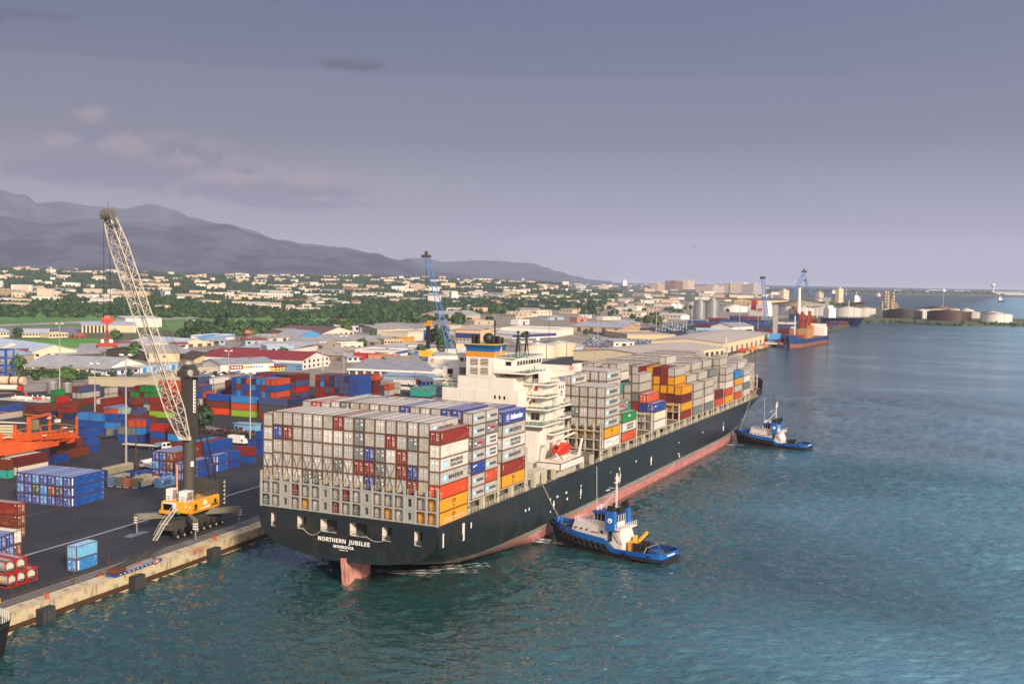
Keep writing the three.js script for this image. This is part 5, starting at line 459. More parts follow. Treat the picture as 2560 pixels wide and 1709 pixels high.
  part('hoist_rope', rope, b => { const head = V(-0.5, 37.6, 0.8); for (const k of [-0.9, -0.4, 0.4, 0.9]) b.rope([head.clone().addScaledVector(sideV, k), at(0.955).addScaledVector(sideV, k)], 0.055); for (const x of [-0.9, 0.9]) b.rope([V(x + 0.4, 30.5, -1.7), V(x + 0.6, 10.6, -8.4)], 0.16, 6); b.rope([V(0.6, 37.4, -1), V(1.6, 10.6, -8)], 0.05); }, t);
  // spreader
  const wt = tip.clone().applyMatrix4(t.matrixWorld), ph = 50.0 + 0; const hk = hAt(wt, 866); const s = thing('container_spreader', 'red spreader hanging from the hook of the lattice boom', 'spreader', [wt.x, hk, wt.z], 0.9); s.scale.setScalar(0.64); const red = mat(0xa8271a, { rough: 0.5, map: T.grime });
  const topY = (tip.clone().applyMatrix4(t.matrixWorld).y - hk) / 0.64;
  part('spreader_frame', red, b => { b.box(-2.9, 0, -0.6, 2.9, 1.3, 0.6); b.box(-3.1, 0, -1.1, -2.5, 0.5, 1.1).box(2.5, 0, -1.1, 3.1, 0.5, 1.1); for (const x of [-1.4, 1.4]) b.bar(V(x, 1.2, 0), V(x * 0.25, 5.2, 0), 0.3); b.bar(V(-1, 2.6, 0), V(1, 2.6, 0), 0.24); b.bar(V(0, 5, 0), V(0, 7.4, 0), 0.5); }, s); part('hook_block', mat(0xb32c1e, { rough: 0.5 }), b => { b.box(-1.2, 7.4, -0.6, 1.2, 9.0, 0.6); b.hex([V(-1.2, 9, 0.6), V(1.2, 9, 0.6), V(1.2, 9, -0.6), V(-1.2, 9, -0.6), V(-0.7, 10, 0.4), V(0.7, 10, 0.4), V(0.7, 10, -0.4), V(-0.7, 10, -0.4)]); for (const x of [-1.5, 1.5]) b.box(x - 0.25, 7.6, -0.4, x + 0.25, 9.6, 0.4); }, s); part('motor', mat(0xcfc8bc), b => { b.box(-2.0, 1.3, -0.5, -1.1, 2.4, 0.5); b.box(0.5, 1.3, -0.6, 1.7, 2.3, 0.6); }, s); part('flipper', mat(0x4a4038), b => { b.box(2.0, -0.4, -1.2, 3.2, 0.1, 1.2); b.box(-3.3, -0.3, -1.1, -2.9, 0.4, 1.1); }, s); part('suspension_rope', rope, b => { for (const x of [-1.0, 1.0]) for (const z of [-0.2, 0.2]) b.rope([V(x, 9.4, z), V(x * 0.9, topY - 0.4, z)], 0.06); }, s);
}
// ---------------------------------------------------------------- tank containers, trailers, trucks, cages, masts
{
  const rd = mat(0xb8231f, { rough: 0.5, map: T.grime }), tk = mat(0xc9c6c0, { rough: 0.35, metal: 0.5, map: T.grime }), en = mat(0xd2cfc4, { rough: 0.5, map: T.grime }); let first = null;
  const mk = (label) => { const t = thing('tank_container', label, 'tank container', [0, 0, 0], 0, 'tank containers at the left edge'); part('frame', rd, b => { for (const x of [-1, 1]) for (const z of [-2.95, 2.95]) b.cbox(x * 1.14, 1.3, z, 0.16, 2.6, 0.16); for (const y of [0.08, 2.5]) { for (const x of [-1, 1]) b.cbox(x * 1.14, y, 0, 0.14, 0.16, 5.74); for (const z of [-2.95, 2.95]) b.cbox(0, y, z, 2.12, 0.16, 0.15); } for (const z of [-2.95, 2.95]) for (const x of [-1, 1]) for (const y of [0.16, 2.42]) b.bar(V(x * 1.06, y < 1 ? y + 0.45 : y - 0.45, z), V(x * 0.6, y, z), 0.14); }, t); part('tank', tk, b => b.cyl(V(0, 1.3, -2.7), V(0, 1.3, 2.7), 1.1, 24), t); part('tank_end', en, b => { b.cyl(V(0, 1.3, 2.7), V(0, 1.3, 2.86), 1.08, 24, 0.75); b.cyl(V(0, 1.3, -2.7), V(0, 1.3, -2.86), 1.08, 24, 0.75); }, t); part('data_plate', mat(0x5f5e52), b => b.box(-0.5, 0.55, 2.86, 0.5, 1.0, 2.9), t); part('valve_cover', mat(0xc9c3ba), b => b.cbox(0, 1.75, 2.86, 0.3, 0.3, 0.06), t); part('walkway', mat(0x9a9890, { rough: 0.6 }), b => b.box(-0.5, 2.46, -2.8, 0.5, 2.5, 2.8), t); return t; };
  const A = G(17.9, 1471), B = G(92.9, 1447.7), dir = B.clone().sub(A).normalize(); const spots = [[0, 0, 'lower left'], [1, 0, 'lower middle'], [2, 0, 'lower right'], [0, 1, 'upper left'], [1, 1, 'upper right']];
  for (const [k, y, w] of spots) { const p = A.clone().addScaledVector(dir, k * 2.55 + 1.2).addScaledVector(inland, 2.95); p.y = GND + 0.03 + y * 2.62; const l = `red framed round tank container, ${w} of the five by the quay`; if (!first) { first = mk(l); first.position.copy(p); first.rotation.y = QA + Math.PI / 2; } else copyOf(first, p, QA + Math.PI / 2, l); }
  // flat trailer on the quay
  { const t = thing('flat_trailer', 'blue flat trailer with a folded gangway frame, parked on the quay', 'trailer', G(335, 1424, GND), QA + 0.02); part('bed', paint(0x2a4a86), b => b.box(-1.25, 0.35, -7.2, 1.25, 0.8, 7), t); part('deck_plate', mat(0x9a938c, { rough: 0.8, map: T.grime }), b => b.box(-1.1, 0.8, -6.6, 1.1, 0.84, 3.6), t); part('gangway_frame', mat(0x3a3634, { rough: 0.7 }), b => { b.bar(V(-0.8, 1.5, 6.4), V(-0.8, 2.6, -9), 0.22, 0.3); b.bar(V(0.2, 1.4, 6.4), V(0.2, 2.5, -9), 0.18, 0.3); for (let k = 0; k < 12; k++) b.bar(V(-0.8, 1.55 + k * 0.085, 6 - k * 1.2), V(0.2, 1.5 + k * 0.085, 6 - k * 1.2), 0.1); b.bar(V(0.6, 0.8, -5.6), V(0.2, 2.3, -5.9), 0.2); b.bar(V(-0.9, 0.8, -5.6), V(-0.8, 2.3, -5.9), 0.2); }, t); part('stripe', mat(0xd8d2cc), b => { for (let k = 0; k < 10; k++) b.cbox(1.27, 0.6, -6 + k * 1.3, 0.04, 0.16, 0.5); }, t); for (const z of [4.4, 5.6]) for (const x of [-0.8, 0.8]) part('wheel', tyreM, b => b.cyl(V(x - 0.2, 1.15, z), V(x + 0.2, 1.15, z), 0.52, 14), t); part('axle_box', rustM, b => b.box(-1.1, 0.9, 3.8, 1.1, 1.6, 6.9), t); }
  // cages of lashing gear on flat racks
  const cage = (q, L, label, rows) => { const p = G(...q); const t = thing('flat_rack', label, 'flat rack', [p.x, GND + 0.03, p.z], QA); part('base', paint(0x24447f), b => { b.box(-1.2, 0, -L / 2, 1.2, 0.5, L / 2); b.box(-1.2, 0.5, -L / 2, 1.2, 2.0, -L / 2 + 0.15); b.box(-1.2, 0.5, L / 2 - 0.15, 1.2, 2.0, L / 2); }, t); part('stacked_rails', mat(0xb5b3ac, { rough: 0.5 }), b => { for (let k = 0; k < rows; k++) for (let j = 0; j < 4; j++) b.box(-1.05 + j * 0.55, 0.55 + k * 0.32, -L / 2 + 0.4, -0.65 + j * 0.55, 0.74 + k * 0.32, L / 2 - 0.4 + (k % 2) * 0.2); }, t); part('strap', mat(0xd0b53a), b => { for (let z = -L / 2 + 1; z < L / 2 - 0.6; z += 1.3) { b.box(1.12, 0.4, z, 1.2, 0.6 + rows * 0.32, z + 0.12); b.box(-1.2, 0.6 + rows * 0.32, z, 1.2, 0.66 + rows * 0.32, z + 0.12); } }, t); return t; };
  cage(Z9(430, 1125), 12, 'flat rack of silver rails with yellow straps, nearest the tall blue block', 6); cage(Z9(400, 1260), 10, 'low flat rack of strapped rails behind the weathered bins', 3); cage(Z9(1010, 1370), 9, 'flat rack of silver rails with yellow straps beside the blue generator box', 5); cage(Z9(860, 1270), 9, 'flat rack of dark rails between bins and generator box', 3);
  [[265, 1385, 0x5d7896, 'faded blue open bin'], [430, 1400, 0x62675c, 'grimy grey open bin'], [575, 1412, 0xa8664c, 'rusty pink open bin'], [745, 1425, 0x6e6a50, 'olive open bin']].forEach(([x, y, c, l]) => { const p = G(...Z9(x, y)); const t = thing('steel_bin', l + ' in the row facing the roadway', 'bin', [p.x, GND + 0.03, p.z - 1.2], QA); part('bin_wall', mat(c, { rough: 0.75, map: T.grime }), b => { b.box(-1.15, 0.5, 1.0, 1.15, 2.5, 1.15).box(-1.15, 0.5, -1.15, 1.15, 2.5, -1).box(-1.15, 0.5, -1, -1, 2.5, 1).box(1, 0.5, -1, 1.15, 2.5, 1).box(-1.1, 0.5, -1.1, 1.1, 0.7, 1.1); }, t); part('skid', paint(c === 0xa8664c ? 0x8a3325 : 0x27447c), b => { b.box(-1.2, 0, 0.2, 1.2, 0.45, 1.1); b.box(-1.2, 0, -1.1, 1.2, 0.45, -0.2); }, t); part('marking', mat(0xd6d8da), b => { b.box(-0.7, 0.12, 1.1, -0.2, 0.32, 1.14); b.box(0.2, 0.12, 1.1, 0.7, 0.32, 1.14); }, t); });
  { const p = G(...Z9(1275, 1420)); const t = thing('generator_box', 'grey blue generator container with louvred side and two roof lids', 'generator', [p.x, GND + 0.03, p.z], QA); const m = mat(0x54789f, { rough: 0.6, map: T.streak }); part('housing', m, b => b.box(-2.44, 0.1, -6.1, 0, 2.55, 0), t); part('roof_lid', mat(0x6f95bb, { rough: 0.5, map: T.grime }), b => { b.box(-2.3, 2.56, -3.5, -0.1, 2.64, -0.2); }, t); part('roof_lid', mat(0x6f95bb, { rough: 0.5, map: T.grime }), b => b.box(-2.3, 2.56, -6, -0.1, 2.64, -3.8), t); part('louvre_panel', mat(0x2f4d70, { rough: 0.7 }), b => b.box(0, 0.7, -4.2, 0.05, 2.0, -0.9), t); part('warning_plate', mat(0xe8dcd8), b => { b.box(0, 1.7, -0.75, 0.06, 2.1, -0.4); b.box(0, 2.1, -5.2, 0.06, 2.3, -4.6); }, t); }
  [['blue', 0x2c4d92, 760, 1150], ['mid blue', 0x2c4d92, 880, 1160], ['deep blue', 0x27468a, 1010, 1175], ['red', 0x8c3626, 1140, 1185], ['navy', 0x25427f, 1300, 1190]].forEach(([l, c, x, y]) => { const p = G(...Z9(x, y + 40)); const t = thing('folded_rack', `${l} folded flat rack end in the low row behind the bins`, 'flat rack', [p.x, GND + 0.03, p.z], QA); part('panel', paint(c), b => b.box(-1.2, 0, -6, 1.2, 1.3, 0), t); part('label_patch', mat(0xe4e6ea), b => b.box(0.1, 0.6, 0, 0.6, 0.95, 0.03), t); });
  // vehicles: a body with cab, wheels, glass
  const truck = (q, turn, label, name, bed) => { const p = G(...q), t = thing(name, label, 'truck', [p.x, GND + 0.03, p.z], turn); part('cab', whiteM, b => { b.hex([V(-1.2, 0.8, 2.2), V(1.2, 0.8, 2.2), V(1.2, 0.8, 0), V(-1.2, 0.8, 0), V(-1.1, 2.7, 1.7), V(1.1, 2.7, 1.7), V(1.1, 2.7, 0), V(-1.1, 2.7, 0)]); b.box(-1.15, 0.6, 2.1, 1.15, 1.3, 2.5); }, t); part('windscreen', glassM, b => { b.hex([V(-1.0, 1.6, 2.04), V(1.0, 1.6, 2.04), V(1, 1.6, 1.9), V(-1, 1.6, 1.9), V(-0.95, 2.5, 1.82), V(0.95, 2.5, 1.82), V(0.95, 2.5, 1.7), V(-0.95, 2.5, 1.7)]); b.box(-1.2, 1.6, 0.5, 1.2, 2.3, 1.5); }, t); bed(t); part('chassis', darkM, b => b.box(-0.9, 0.6, -8, 0.9, 0.95, 2), t); for (const z of [1.2, -3.4, -4.6]) for (const x of [-1, 1]) { const w = part('wheel', tyreM, b => b.cyl(V(x * 1.2, 0.5, z), V(x * 0.75, 0.5, z), 0.5, 14), t); part('rim', steelM, b => b.cyl(V(x * 1.22, 0.5, z), V(x * 1.2, 0.5, z), 0.25, 10), w); } return t; };
  truck(Z9(985, 1040), -1.9, 'white dump truck with tipping body parked beside the blue block', 'dump_truck', t => part('tipper_body', whiteM, b => { b.hex([V(-1.1, 1.0, -0.3), V(1.1, 1.0, -0.3), V(1.1, 1.0, -5.4), V(-1.1, 1.0, -5.4), V(-1.25, 2.3, 0), V(1.25, 2.3, 0), V(1.25, 2.1, -5.8), V(-1.25, 2.1, -5.8)]); b.box(-1.2, 2.3, -0.2, 1.2, 2.9, 0); }, t));
  truck(Z9(1130, 1010), -1.5, 'small white truck half hidden behind the dump truck', 'pickup_truck', t => part('cargo_bed', mat(0xd6d2c8), b => b.box(-1.1, 1, -3.6, 1.1, 1.7, -0.2), t));
  truck(Z9(1320, 668), 1.72, 'white lorry pulling an empty flatbed trailer across the yard', 'flatbed_lorry', t => { part('flatbed', mat(0xc9c5ba, { rough: 0.7, map: T.grime }), b => b.box(-1.2, 1.2, -15.5, 1.2, 1.45, -1.5), t); part('headboard', paint(0x6f93b4), b => b.box(-1.2, 1.45, -2.6, 1.2, 2.4, -1.4), t); for (const z of [-12, -13.2, -14.4]) for (const x of [-1, 1]) part('trailer_wheel', tyreM, b => b.cyl(V(x * 1.15, 0.5, z), V(x * 0.7, 0.5, z), 0.5, 12), t); });
  { const p = G(...ZD(510, 1060)); const t = thing('forklift_wreck', 'dark scrapped loader standing before the blue bank', 'machine', [p.x, GND, p.z], 0.3); part('chassis', mat(0x3b3f46, { rough: 0.8 }), b => { b.box(-2.6, 0.5, -1, 2.2, 1.2, 1); b.box(-2.4, 1.2, -0.6, -1, 1.7, 0.6); }, t); part('cabin', mat(0x77706a, { rough: 0.8, map: T.grime }), b => b.box(0.4, 1.2, -0.9, 2.4, 3.4, 0.9), t); for (const x of [-2, 1.6]) for (const z of [-1, 1]) part('wheel', tyreM, b => b.cyl(V(x, 0.55, z * 0.8), V(x, 0.55, z * 1.2), 0.55, 12), t); }
  { const p = G(...ZE(1390, 445)); const t = thing('white_van', 'white box van parked between blue stacks', 'van', [p.x, GND, p.z], QA + 1.5); part('box_body', whiteM, b => b.box(-1.2, 0.7, -4.4, 1.2, 3.2, 1), t); part('cab', whiteM, b => b.hex([V(-1.1, 0.7, 2.6), V(1.1, 0.7, 2.6), V(1.1, 0.7, 1.02), V(-1.1, 0.7, 1.02), V(-1, 2.2, 2), V(1, 2.2, 2), V(1, 2.2, 1.02), V(-1, 2.2, 1.02)]), t); part('window', glassM, b => b.box(-1.12, 1.4, 1.2, 1.12, 2, 1.9), t); for (const z of [1.7, -3.2]) for (const x of [-1, 1]) part('wheel', tyreM, b => b.cyl(V(x * 1.15, 0.45, z), V(x * 0.8, 0.45, z), 0.45, 12), t); }
  // scrap behind the crane tower
  { const p = G(...ZC(800, 1190)); const t = thing('scrap_heap', 'long heap of dark scrap metal before the low white shed', 'scrap heap', [p.x, GND, p.z], QA); const cols = [0x2e2a26, 0x4d3a2c, 0x5c5a50, 0x6e5b3c, 0x55201c]; cols.forEach((c, i) => { part('scrap_metal', mat(c, { rough: 0.85, map: T.grime }), b => { for (let k = 0; k < 70; k++) { const x = rr(-28, 26), z = rr(-4, 5), y = rr(0, 1.6) * (1 - Math.abs(x) / 34), a = rr(0, 3.1), L = rr(0.6, 3.2); b.bar(V(x, y, z), V(x + L * Math.cos(a), y + rr(-0.4, 0.7), z + L * Math.sin(a)), rr(0.12, 0.8), rr(0.1, 0.6)); } }, t).userData.kind = 'stuff'; }); }
  { const p = G(...ZC(650, 1180)); const t = thing('tilted_panel', 'large dark steel container shell tipped on the scrap heap', 'scrap panel', [p.x, GND + 1, p.z], 0.4); t.rotation.x = -0.45; part('shell', mat(0x5d5866, { rough: 0.7, map: T.grime }), b => { b.box(-3.5, 0.2, -2, 3.5, 0.4, 2.4); b.box(-3.5, -2, 2.3, 3.5, 0.2, 2.4); b.box(-3.5, -2, -2, -3.4, 0.2, 2.3).box(3.4, -2, -2, 3.5, 0.2, 2.3); }, t); }
  { const p = G(...ZC(1280, 1195)), t = thing('site_hut', 'small sky blue hut with flat roof beside the scrap', 'hut', [p.x, GND, p.z], QA); part('wall', wallM(0x6fb0da), b => b.box(-9, 0, -4, 0, 3.2, 0), t); part('roof', roofM(0x8fa6b4), b => b.box(-9.5, 3.2, -4.4, 0.4, 3.4, 0.5), t); part('door', mat(0x8c2e28), b => b.box(-7, 0, 0, -5.2, 2.1, 0.06), t); part('window', glassM, b => b.box(-8.6, 1.2, 0, -7.6, 2.2, 0.05), t); }
  // lamp masts
  const mast = (bx, by, ty, label, kind = 'steel') => { const p = G(bx, by), h = hAt(p, ty) - GND, t = thing('lamp_mast', label, 'lamp mast', [p.x, GND, p.z], 0.3); const steel = kind === 'steel'; part('pole', steel ? mat(0xa9a79f, { rough: 0.5, map: T.grime }) : mat(0x5a4022, { rough: 0.8, map: T.grime }), b => b.cyl(V(0, 0, 0), V(0, h, 0), steel ? Math.max(0.3, h * 0.011) : 0.24, 10, steel ? 0.16 : 0.16), t); if (!steel) { if (kind === 'wood') part('cross_arm', mat(0x6a5a48), b => { for (const y of [h - 0.6, h - 2.4]) b.cbox(0, y, 0, 3.2, 0.2, 0.2); }, t); return; } part('lamp_rack', mat(0x8c8a84), b => { b.cbox(0, h, 0, 3.4, 0.15, 0.15); b.cbox(0, h, 0, 0.15, 0.15, 2.4); b.cbox(0, h - 1.6, 0, 2.4, 0.12, 0.12); }, t); for (const [x, z] of [[-1.6, 0], [-0.7, 0.9], [0.8, -0.9], [1.6, 0]]) part('lamp', mat(0xeae8e2, { rough: 0.4 }), b => b.cbox(x, h + 0.3, z, 0.75, 0.5, 0.7), t); };
  mast(314.5, 1157, 889, 'tall grey lamp mast standing beside the strapped rail cages'); mast(339, 1178, 1042, 'thin rusty brown pole right of the tall lamp mast', 'plain'); mast(236.5, 1040, 910, 'lamp mast rising behind the blue bank of containers'); mast(148.5, 985, 810, 'slim lamp mast beside the silver tanks'); mast(624.8, 1096, 934, "lamp mast left of the ship's port corner"); mast(653.5, 1045, 949, "brown pole at the ship's port corner", 'plain'); mast(858.5, 988, 841, 'lamp mast before the white warehouse'); mast(806.5, 930, 856, 'lamp mast beside the red roofed shed'); mast(570.8, 984, 878, 'lamp mast left of the big container block'); mast(1494, 870, 770, 'lamp mast at the edge of the car park'); mast(1640, 842, 740, 'lamp mast between car park and quay sheds'); mast(1848, 855, 752, 'lamp mast on the far quay shed apron'); mast(1730, 812, 735, 'lamp mast before the two silos'); mast(1895, 826, 742, 'lamp mast beside the far grey cranes'); mast(1555, 786, 735, 'lamp mast among the sheds inland of the car park'); mast(1372, 868, 742, 'thin lattice radio mast behind the ship funnel', 'plain');
  // orange working gantry at left
  { const p = G(...ZA(60, 1165)), gt = thing('orange_gantry', 'bright orange steel gantry platform with railings and portal frame at left edge', 'gantry', [p.x, GND, p.z], QA); const om = mat(0xd85f2c, { rough: 0.5, map: T.grime }), od = mat(0xb8461c, { rough: 0.6, map: T.grime }); gt.updateMatrixWorld(true); const inv = gt.matrixWorld.clone().invert(); const nrm = inland.clone(), o = V(p.x, 0, p.z); const Q = (x, y, off = 0) => { const [px, py] = ZA(x, y), v = sight(px, py), k = o.clone().addScaledVector(nrm, off).sub(CAM).dot(nrm) / v.dot(nrm); return CAM.clone().addScaledVector(v, k).applyMatrix4(inv); };
    part('girder', om, b => { const A = Q(-260, 830), B = Q(820, 690), d = 1.6; for (const off of [0]) { b.hex([Q(-260, 940), Q(820, 745), Q(820, 745, 2.4), Q(-260, 940, 2.4), Q(-260, 690), Q(820, 690), Q(820, 690, 2.4), Q(-260, 690, 2.4)]); } b.bar(Q(800, 690, 0.5), Q(1110, 630, 0.5), 0.5, 0.35); b.bar(Q(800, 690, 2), Q(1110, 630, 2), 0.5, 0.35); b.bar(Q(0, 690), Q(1110, 625), 0.3); }, gt);
    part('platform', od, b => b.hex([Q(-260, 705), Q(1100, 650), Q(1100, 650, 4), Q(-260, 705, 4), Q(-260, 685), Q(1100, 630), Q(1100, 630, 4), Q(-260, 685, 4)]), gt);
    for (const [a, c, w] of [[[400, 690], [400, 350], 0.9], [[400, 370], [690, 300, 1.6], 0.7], [[690, 660, 1.6], [690, 300, 1.6], 0.6], [[1068, 640], [1068, 340], 0.5], [[200, 690, 2], [200, 450, 2], 0.7], [[560, 690, 1], [560, 480, 1], 0.4], [[860, 670, 1], [860, 470, 1], 0.4]]) part('portal_frame', om, b => b.bar(Q(...a), Q(...c), w), gt);
    part('machinery', om, b => { for (let k = 0; k < 80; k++) { const x = rr(-100, 1040), w = rr(18, 60), y = rr(560, 660); const c = Q(x, 670, rr(0.5, 3)); b.cbox(c.x, c.y + rr(0.3, 1.6), c.z, rr(0.7, 2.2), rr(0.7, 2.8), rr(0.7, 2)); } }, gt).userData.kind = 'stuff'; part('junction_box', mat(0x8a8560, { rough: 0.7, map: T.grime }), b => { const c = Q(485, 455, -0.3); b.cbox(c.x, c.y, c.z, 1.4, 2.9, 1.7); }, gt);
    part('railing', mat(0xe8772e, { rough: 0.5 }), b => { for (const y of [520, 575, 625]) b.rope([Q(-100, y + 90), Q(260, y + 60), Q(700, y + 30), Q(1100, y)], 0.06); for (let x = 0; x < 1100; x += 70) b.bar(Q(x, 690 - x * 0.055), Q(x, 600 - x * 0.06), 0.07); }, gt); part('yellow_pipe', mat(0xd9a02e, { rough: 0.5 }), b => { b.rope([Q(-100, 590), Q(430, 590), Q(780, 530), Q(1090, 485)], 0.08); b.rope([Q(180, 540), Q(560, 470), Q(760, 440), Q(1080, 470)], 0.07); b.rope([Q(-60, 270, 2), Q(420, 320, 2), Q(760, 330, 2), Q(820, 400, 2)], 0.07); }, gt);
    part('roof_panel', mat(0xd9d4c8, { rough: 0.6, map: T.streak }), b => { b.hex([Q(-260, 420, 1), Q(385, 440, 1), Q(385, 440, 6), Q(-260, 420, 6), Q(-260, 395, 1), Q(385, 425, 1), Q(385, 425, 6), Q(-260, 395, 6)]); }, gt); for (let k = 0; k < 5; k++) part('cream_slat', mat(0xd6cda8, { rough: 0.6, map: T.streak }), b => { const y = 455 + k * 40; b.hex([Q(-260, y + 32, 0.4), Q(178, y + 34, 0.4), Q(178, y + 34, 3), Q(-260, y + 32, 3), Q(-260, y, 0.4), Q(178, y + 4, 0.4), Q(178, y + 4, 3), Q(-260, y, 3)]); }, gt); part('lamp', whiteM, b => { for (const [x, y] of [[615, 605], [905, 495], [990, 548], [100, 625], [680, 360]]) { const c = Q(x, y, -0.2); b.cbox(c.x, c.y, c.z, 0.3, 0.35, 1.5); } const c = Q(800, 400, 1); b.cbox(c.x, c.y, c.z, 1.2, 0.9, 1.4); }, gt);
    part('leg', od, b => { for (const [x, off] of [[-200, 2], [500, 4.5], [500, 9]]) { const a = Q(x, 720, off); b.bar(a, V(a.x, 0, a.z), 0.8); } }, gt); }
}

// ---------------------------------------------------------------- tugs, tow lines, the bow at the left corner
{
  const blueM = mat(0x1c5fae, { rough: 0.4, map: T.streak }), navy = mat(0x1c3f8a, { rough: 0.5 }), blk = mat(0x191a1a, { rough: 0.7, map: T.grime }), tw = mat(0xe2d8d2, { rough: 0.5, map: T.streak }), deckG = mat(0x3f6b5c, { rough: 0.8, map: T.grime }), yel = mat(0xd49a1c, { rough: 0.5 });
  function tug(label, crane) { const L = 30, t = thing('tugboat', label, 'tugboat', [0, 0, 0], 0); // bow towards -z, length 30 m, beam 9.6 m
    const half = z => { const s = (z + 15) / 30; return 4.8 * Math.pow(Math.sin(Math.min(1, s / 0.42) * Math.PI / 2), 0.62) * (s > 0.86 ? Math.sqrt(Math.max(0, 1 - Math.pow((s - 0.86) / 0.16, 2) * 0.55)) : 1); };   // z -15 bow .. 15 stern
    const sheer = z => z < 1 ? 3.9 + (1 - z) * 0.07 + Math.max(0, -6 - z) * 0.05 : z < 4 ? mix(3.9, 2.1, sstep(1, 4, z)) : 2.1 + (z - 4) * 0.02;
    const ring = (z, y, k) => half(z) * mix(0.80, 1, sstep(-1.5, 2.2, y)) * k; const zs = []; for (let z = -15; z <= 15.001; z += 0.6) zs.push(Math.min(15, z));
    const skin = (lv) => { const P = [], U = [], I = [], K = lv.length; for (const s of [1, -1]) { const k0 = P.length / 3; zs.forEach(z => lv.forEach(f => { const y = f(z), rake = Math.max(0, (2.4 - y)) * 0.42 * sstep(-9, -15, z); P.push(s * ring(z, y, 1), y, z + rake); U.push(z, y); })); for (let j = 0; j + 1 < zs.length; j++) for (let k = 0; k + 1 < K; k++) { const a = k0 + j * K + k, b = a + K; s > 0 ? I.push(a, a + 1, b + 1, a, b + 1, b) : I.push(a, b + 1, a + 1, a, b, b + 1); } const e = k0 + (zs.length - 1) * K; } 
      const n = zs.length * K, e = (zs.length - 1) * K; for (let k = 0; k + 1 < K; k++) I.push(e + k, e + k + 1, n + e + k + 1, e + k, n + e + k + 1, n + e + k); const g = new THREE.BufferGeometry(); g.setAttribute('position', new THREE.Float32BufferAttribute(P, 3)); g.setAttribute('uv', new THREE.Float32BufferAttribute(U, 2)); g.setIndex(I); g.computeVertexNormals(); return g; };
    mesh('bottom', skin([z => -1.2, z => 0.1, z => 0.45 + 0.12 * Math.sin(z)]), mat(0x3a2418, { rough: 0.8, map: T.grime }), t); mesh('hull', skin([z => 0.44 + 0.12 * Math.sin(z), z => 1.2, z => sheer(z) - 1.25]), blk, t); mesh('bulwark', skin([z => sheer(z) - 1.25, z => sheer(z)]), blueM, t);
    part('inner_bulwark', navy, b => { for (let j = 0; j + 1 < zs.length; j++) for (const s of [1, -1]) { const a = zs[j], c = zs[j + 1], f = 0.96; const q = [V(s * half(a) * f, sheer(a) - 1.1, a * 0.985), V(s * half(c) * f, sheer(c) - 1.1, c * 0.985), V(s * half(c) * f, sheer(c) + 0.02, c * 0.985), V(s * half(a) * f, sheer(a) + 0.02, a * 0.985)]; s > 0 ? b.quad(q[3], q[2], q[1], q[0]) : b.quad(...q); const e = [V(s * half(a), sheer(a), a), V(s * half(c), sheer(c), c), V(s * half(c) * f, sheer(c) + 0.02, c * 0.985), V(s * half(a) * f, sheer(a) + 0.02, a * 0.985)]; s > 0 ? b.quad(...e) : b.quad(e[3], e[2], e[1], e[0]); } }, t);
    part('deck', deckG, b => { for (let j = 0; j + 1 < zs.length; j++) { const a = zs[j], c = zs[j + 1]; b.quad(V(-half(c) * 0.95, sheer(c) - 1.1, c), V(half(c) * 0.95, sheer(c) - 1.1, c), V(half(a) * 0.95, sheer(a) - 1.1, a), V(-half(a) * 0.95, sheer(a) - 1.1, a)); } }, t);
    for (let k = 0; k < 11; k++) { const z = -13.6 + k * 1.5; for (const s of [-1, 1]) { const ty = part('tyre_fender', tyreM, b => b.geo(new THREE.TorusGeometry(0.62, 0.27, 8, 18), new THREE.Matrix4().makeRotationY(Math.PI / 2 + s * Math.atan((half(z + 0.5) - half(z - 0.5)))).setPosition(s * (half(z) + 0.14), sheer(z) - 1.9, z + 0.2)), t); } }
    part('bow_fender', tyreM, b => { const P = []; for (let k = -8; k <= 8; k++) { const z = -15 + Math.pow(Math.abs(k) / 8, 2.2) * 2.6; P.push(V(Math.sign(k) * half(Math.max(-15, z)) * 1.02, sheer(z) - 1.0, z - 0.35)); } b.rope(P, 0.55, 10); }, t); part('stern_fender', tyreM, b => { const P = []; for (let z = 8; z <= 15; z += 1) P.push(V(half(z) + 0.1, 0.8, z)); P.push(V(2, 0.8, 15.3), V(-2, 0.8, 15.3)); for (let z = 15; z >= 8; z -= 1) P.push(V(-half(z) - 0.1, 0.8, z)); b.rope(P, 0.26, 8); }, t);
    const house = part('deckhouse', tw, b => { b.hex([V(-2.7, 2.9, 3.4), V(2.7, 2.9, 3.4), V(1.9, 2.9, -9.2), V(-1.9, 2.9, -9.2), V(-2.7, 5.9, 3.4), V(2.7, 5.9, 3.4), V(1.8, 5.9, -8.2), V(-1.8, 5.9, -8.2)]); b.box(-2.7, 1.0, 1.6, 2.7, 3, 4.6); b.hex([V(-2.7, 3, 4.6), V(2.7, 3, 4.6), V(2.7, 3, 3.4), V(-2.7, 3, 3.4), V(-2.5, 5.9, 3.8), V(2.5, 5.9, 3.8), V(2.7, 5.9, 3.4), V(-2.7, 5.9, 3.4)]); }, t);
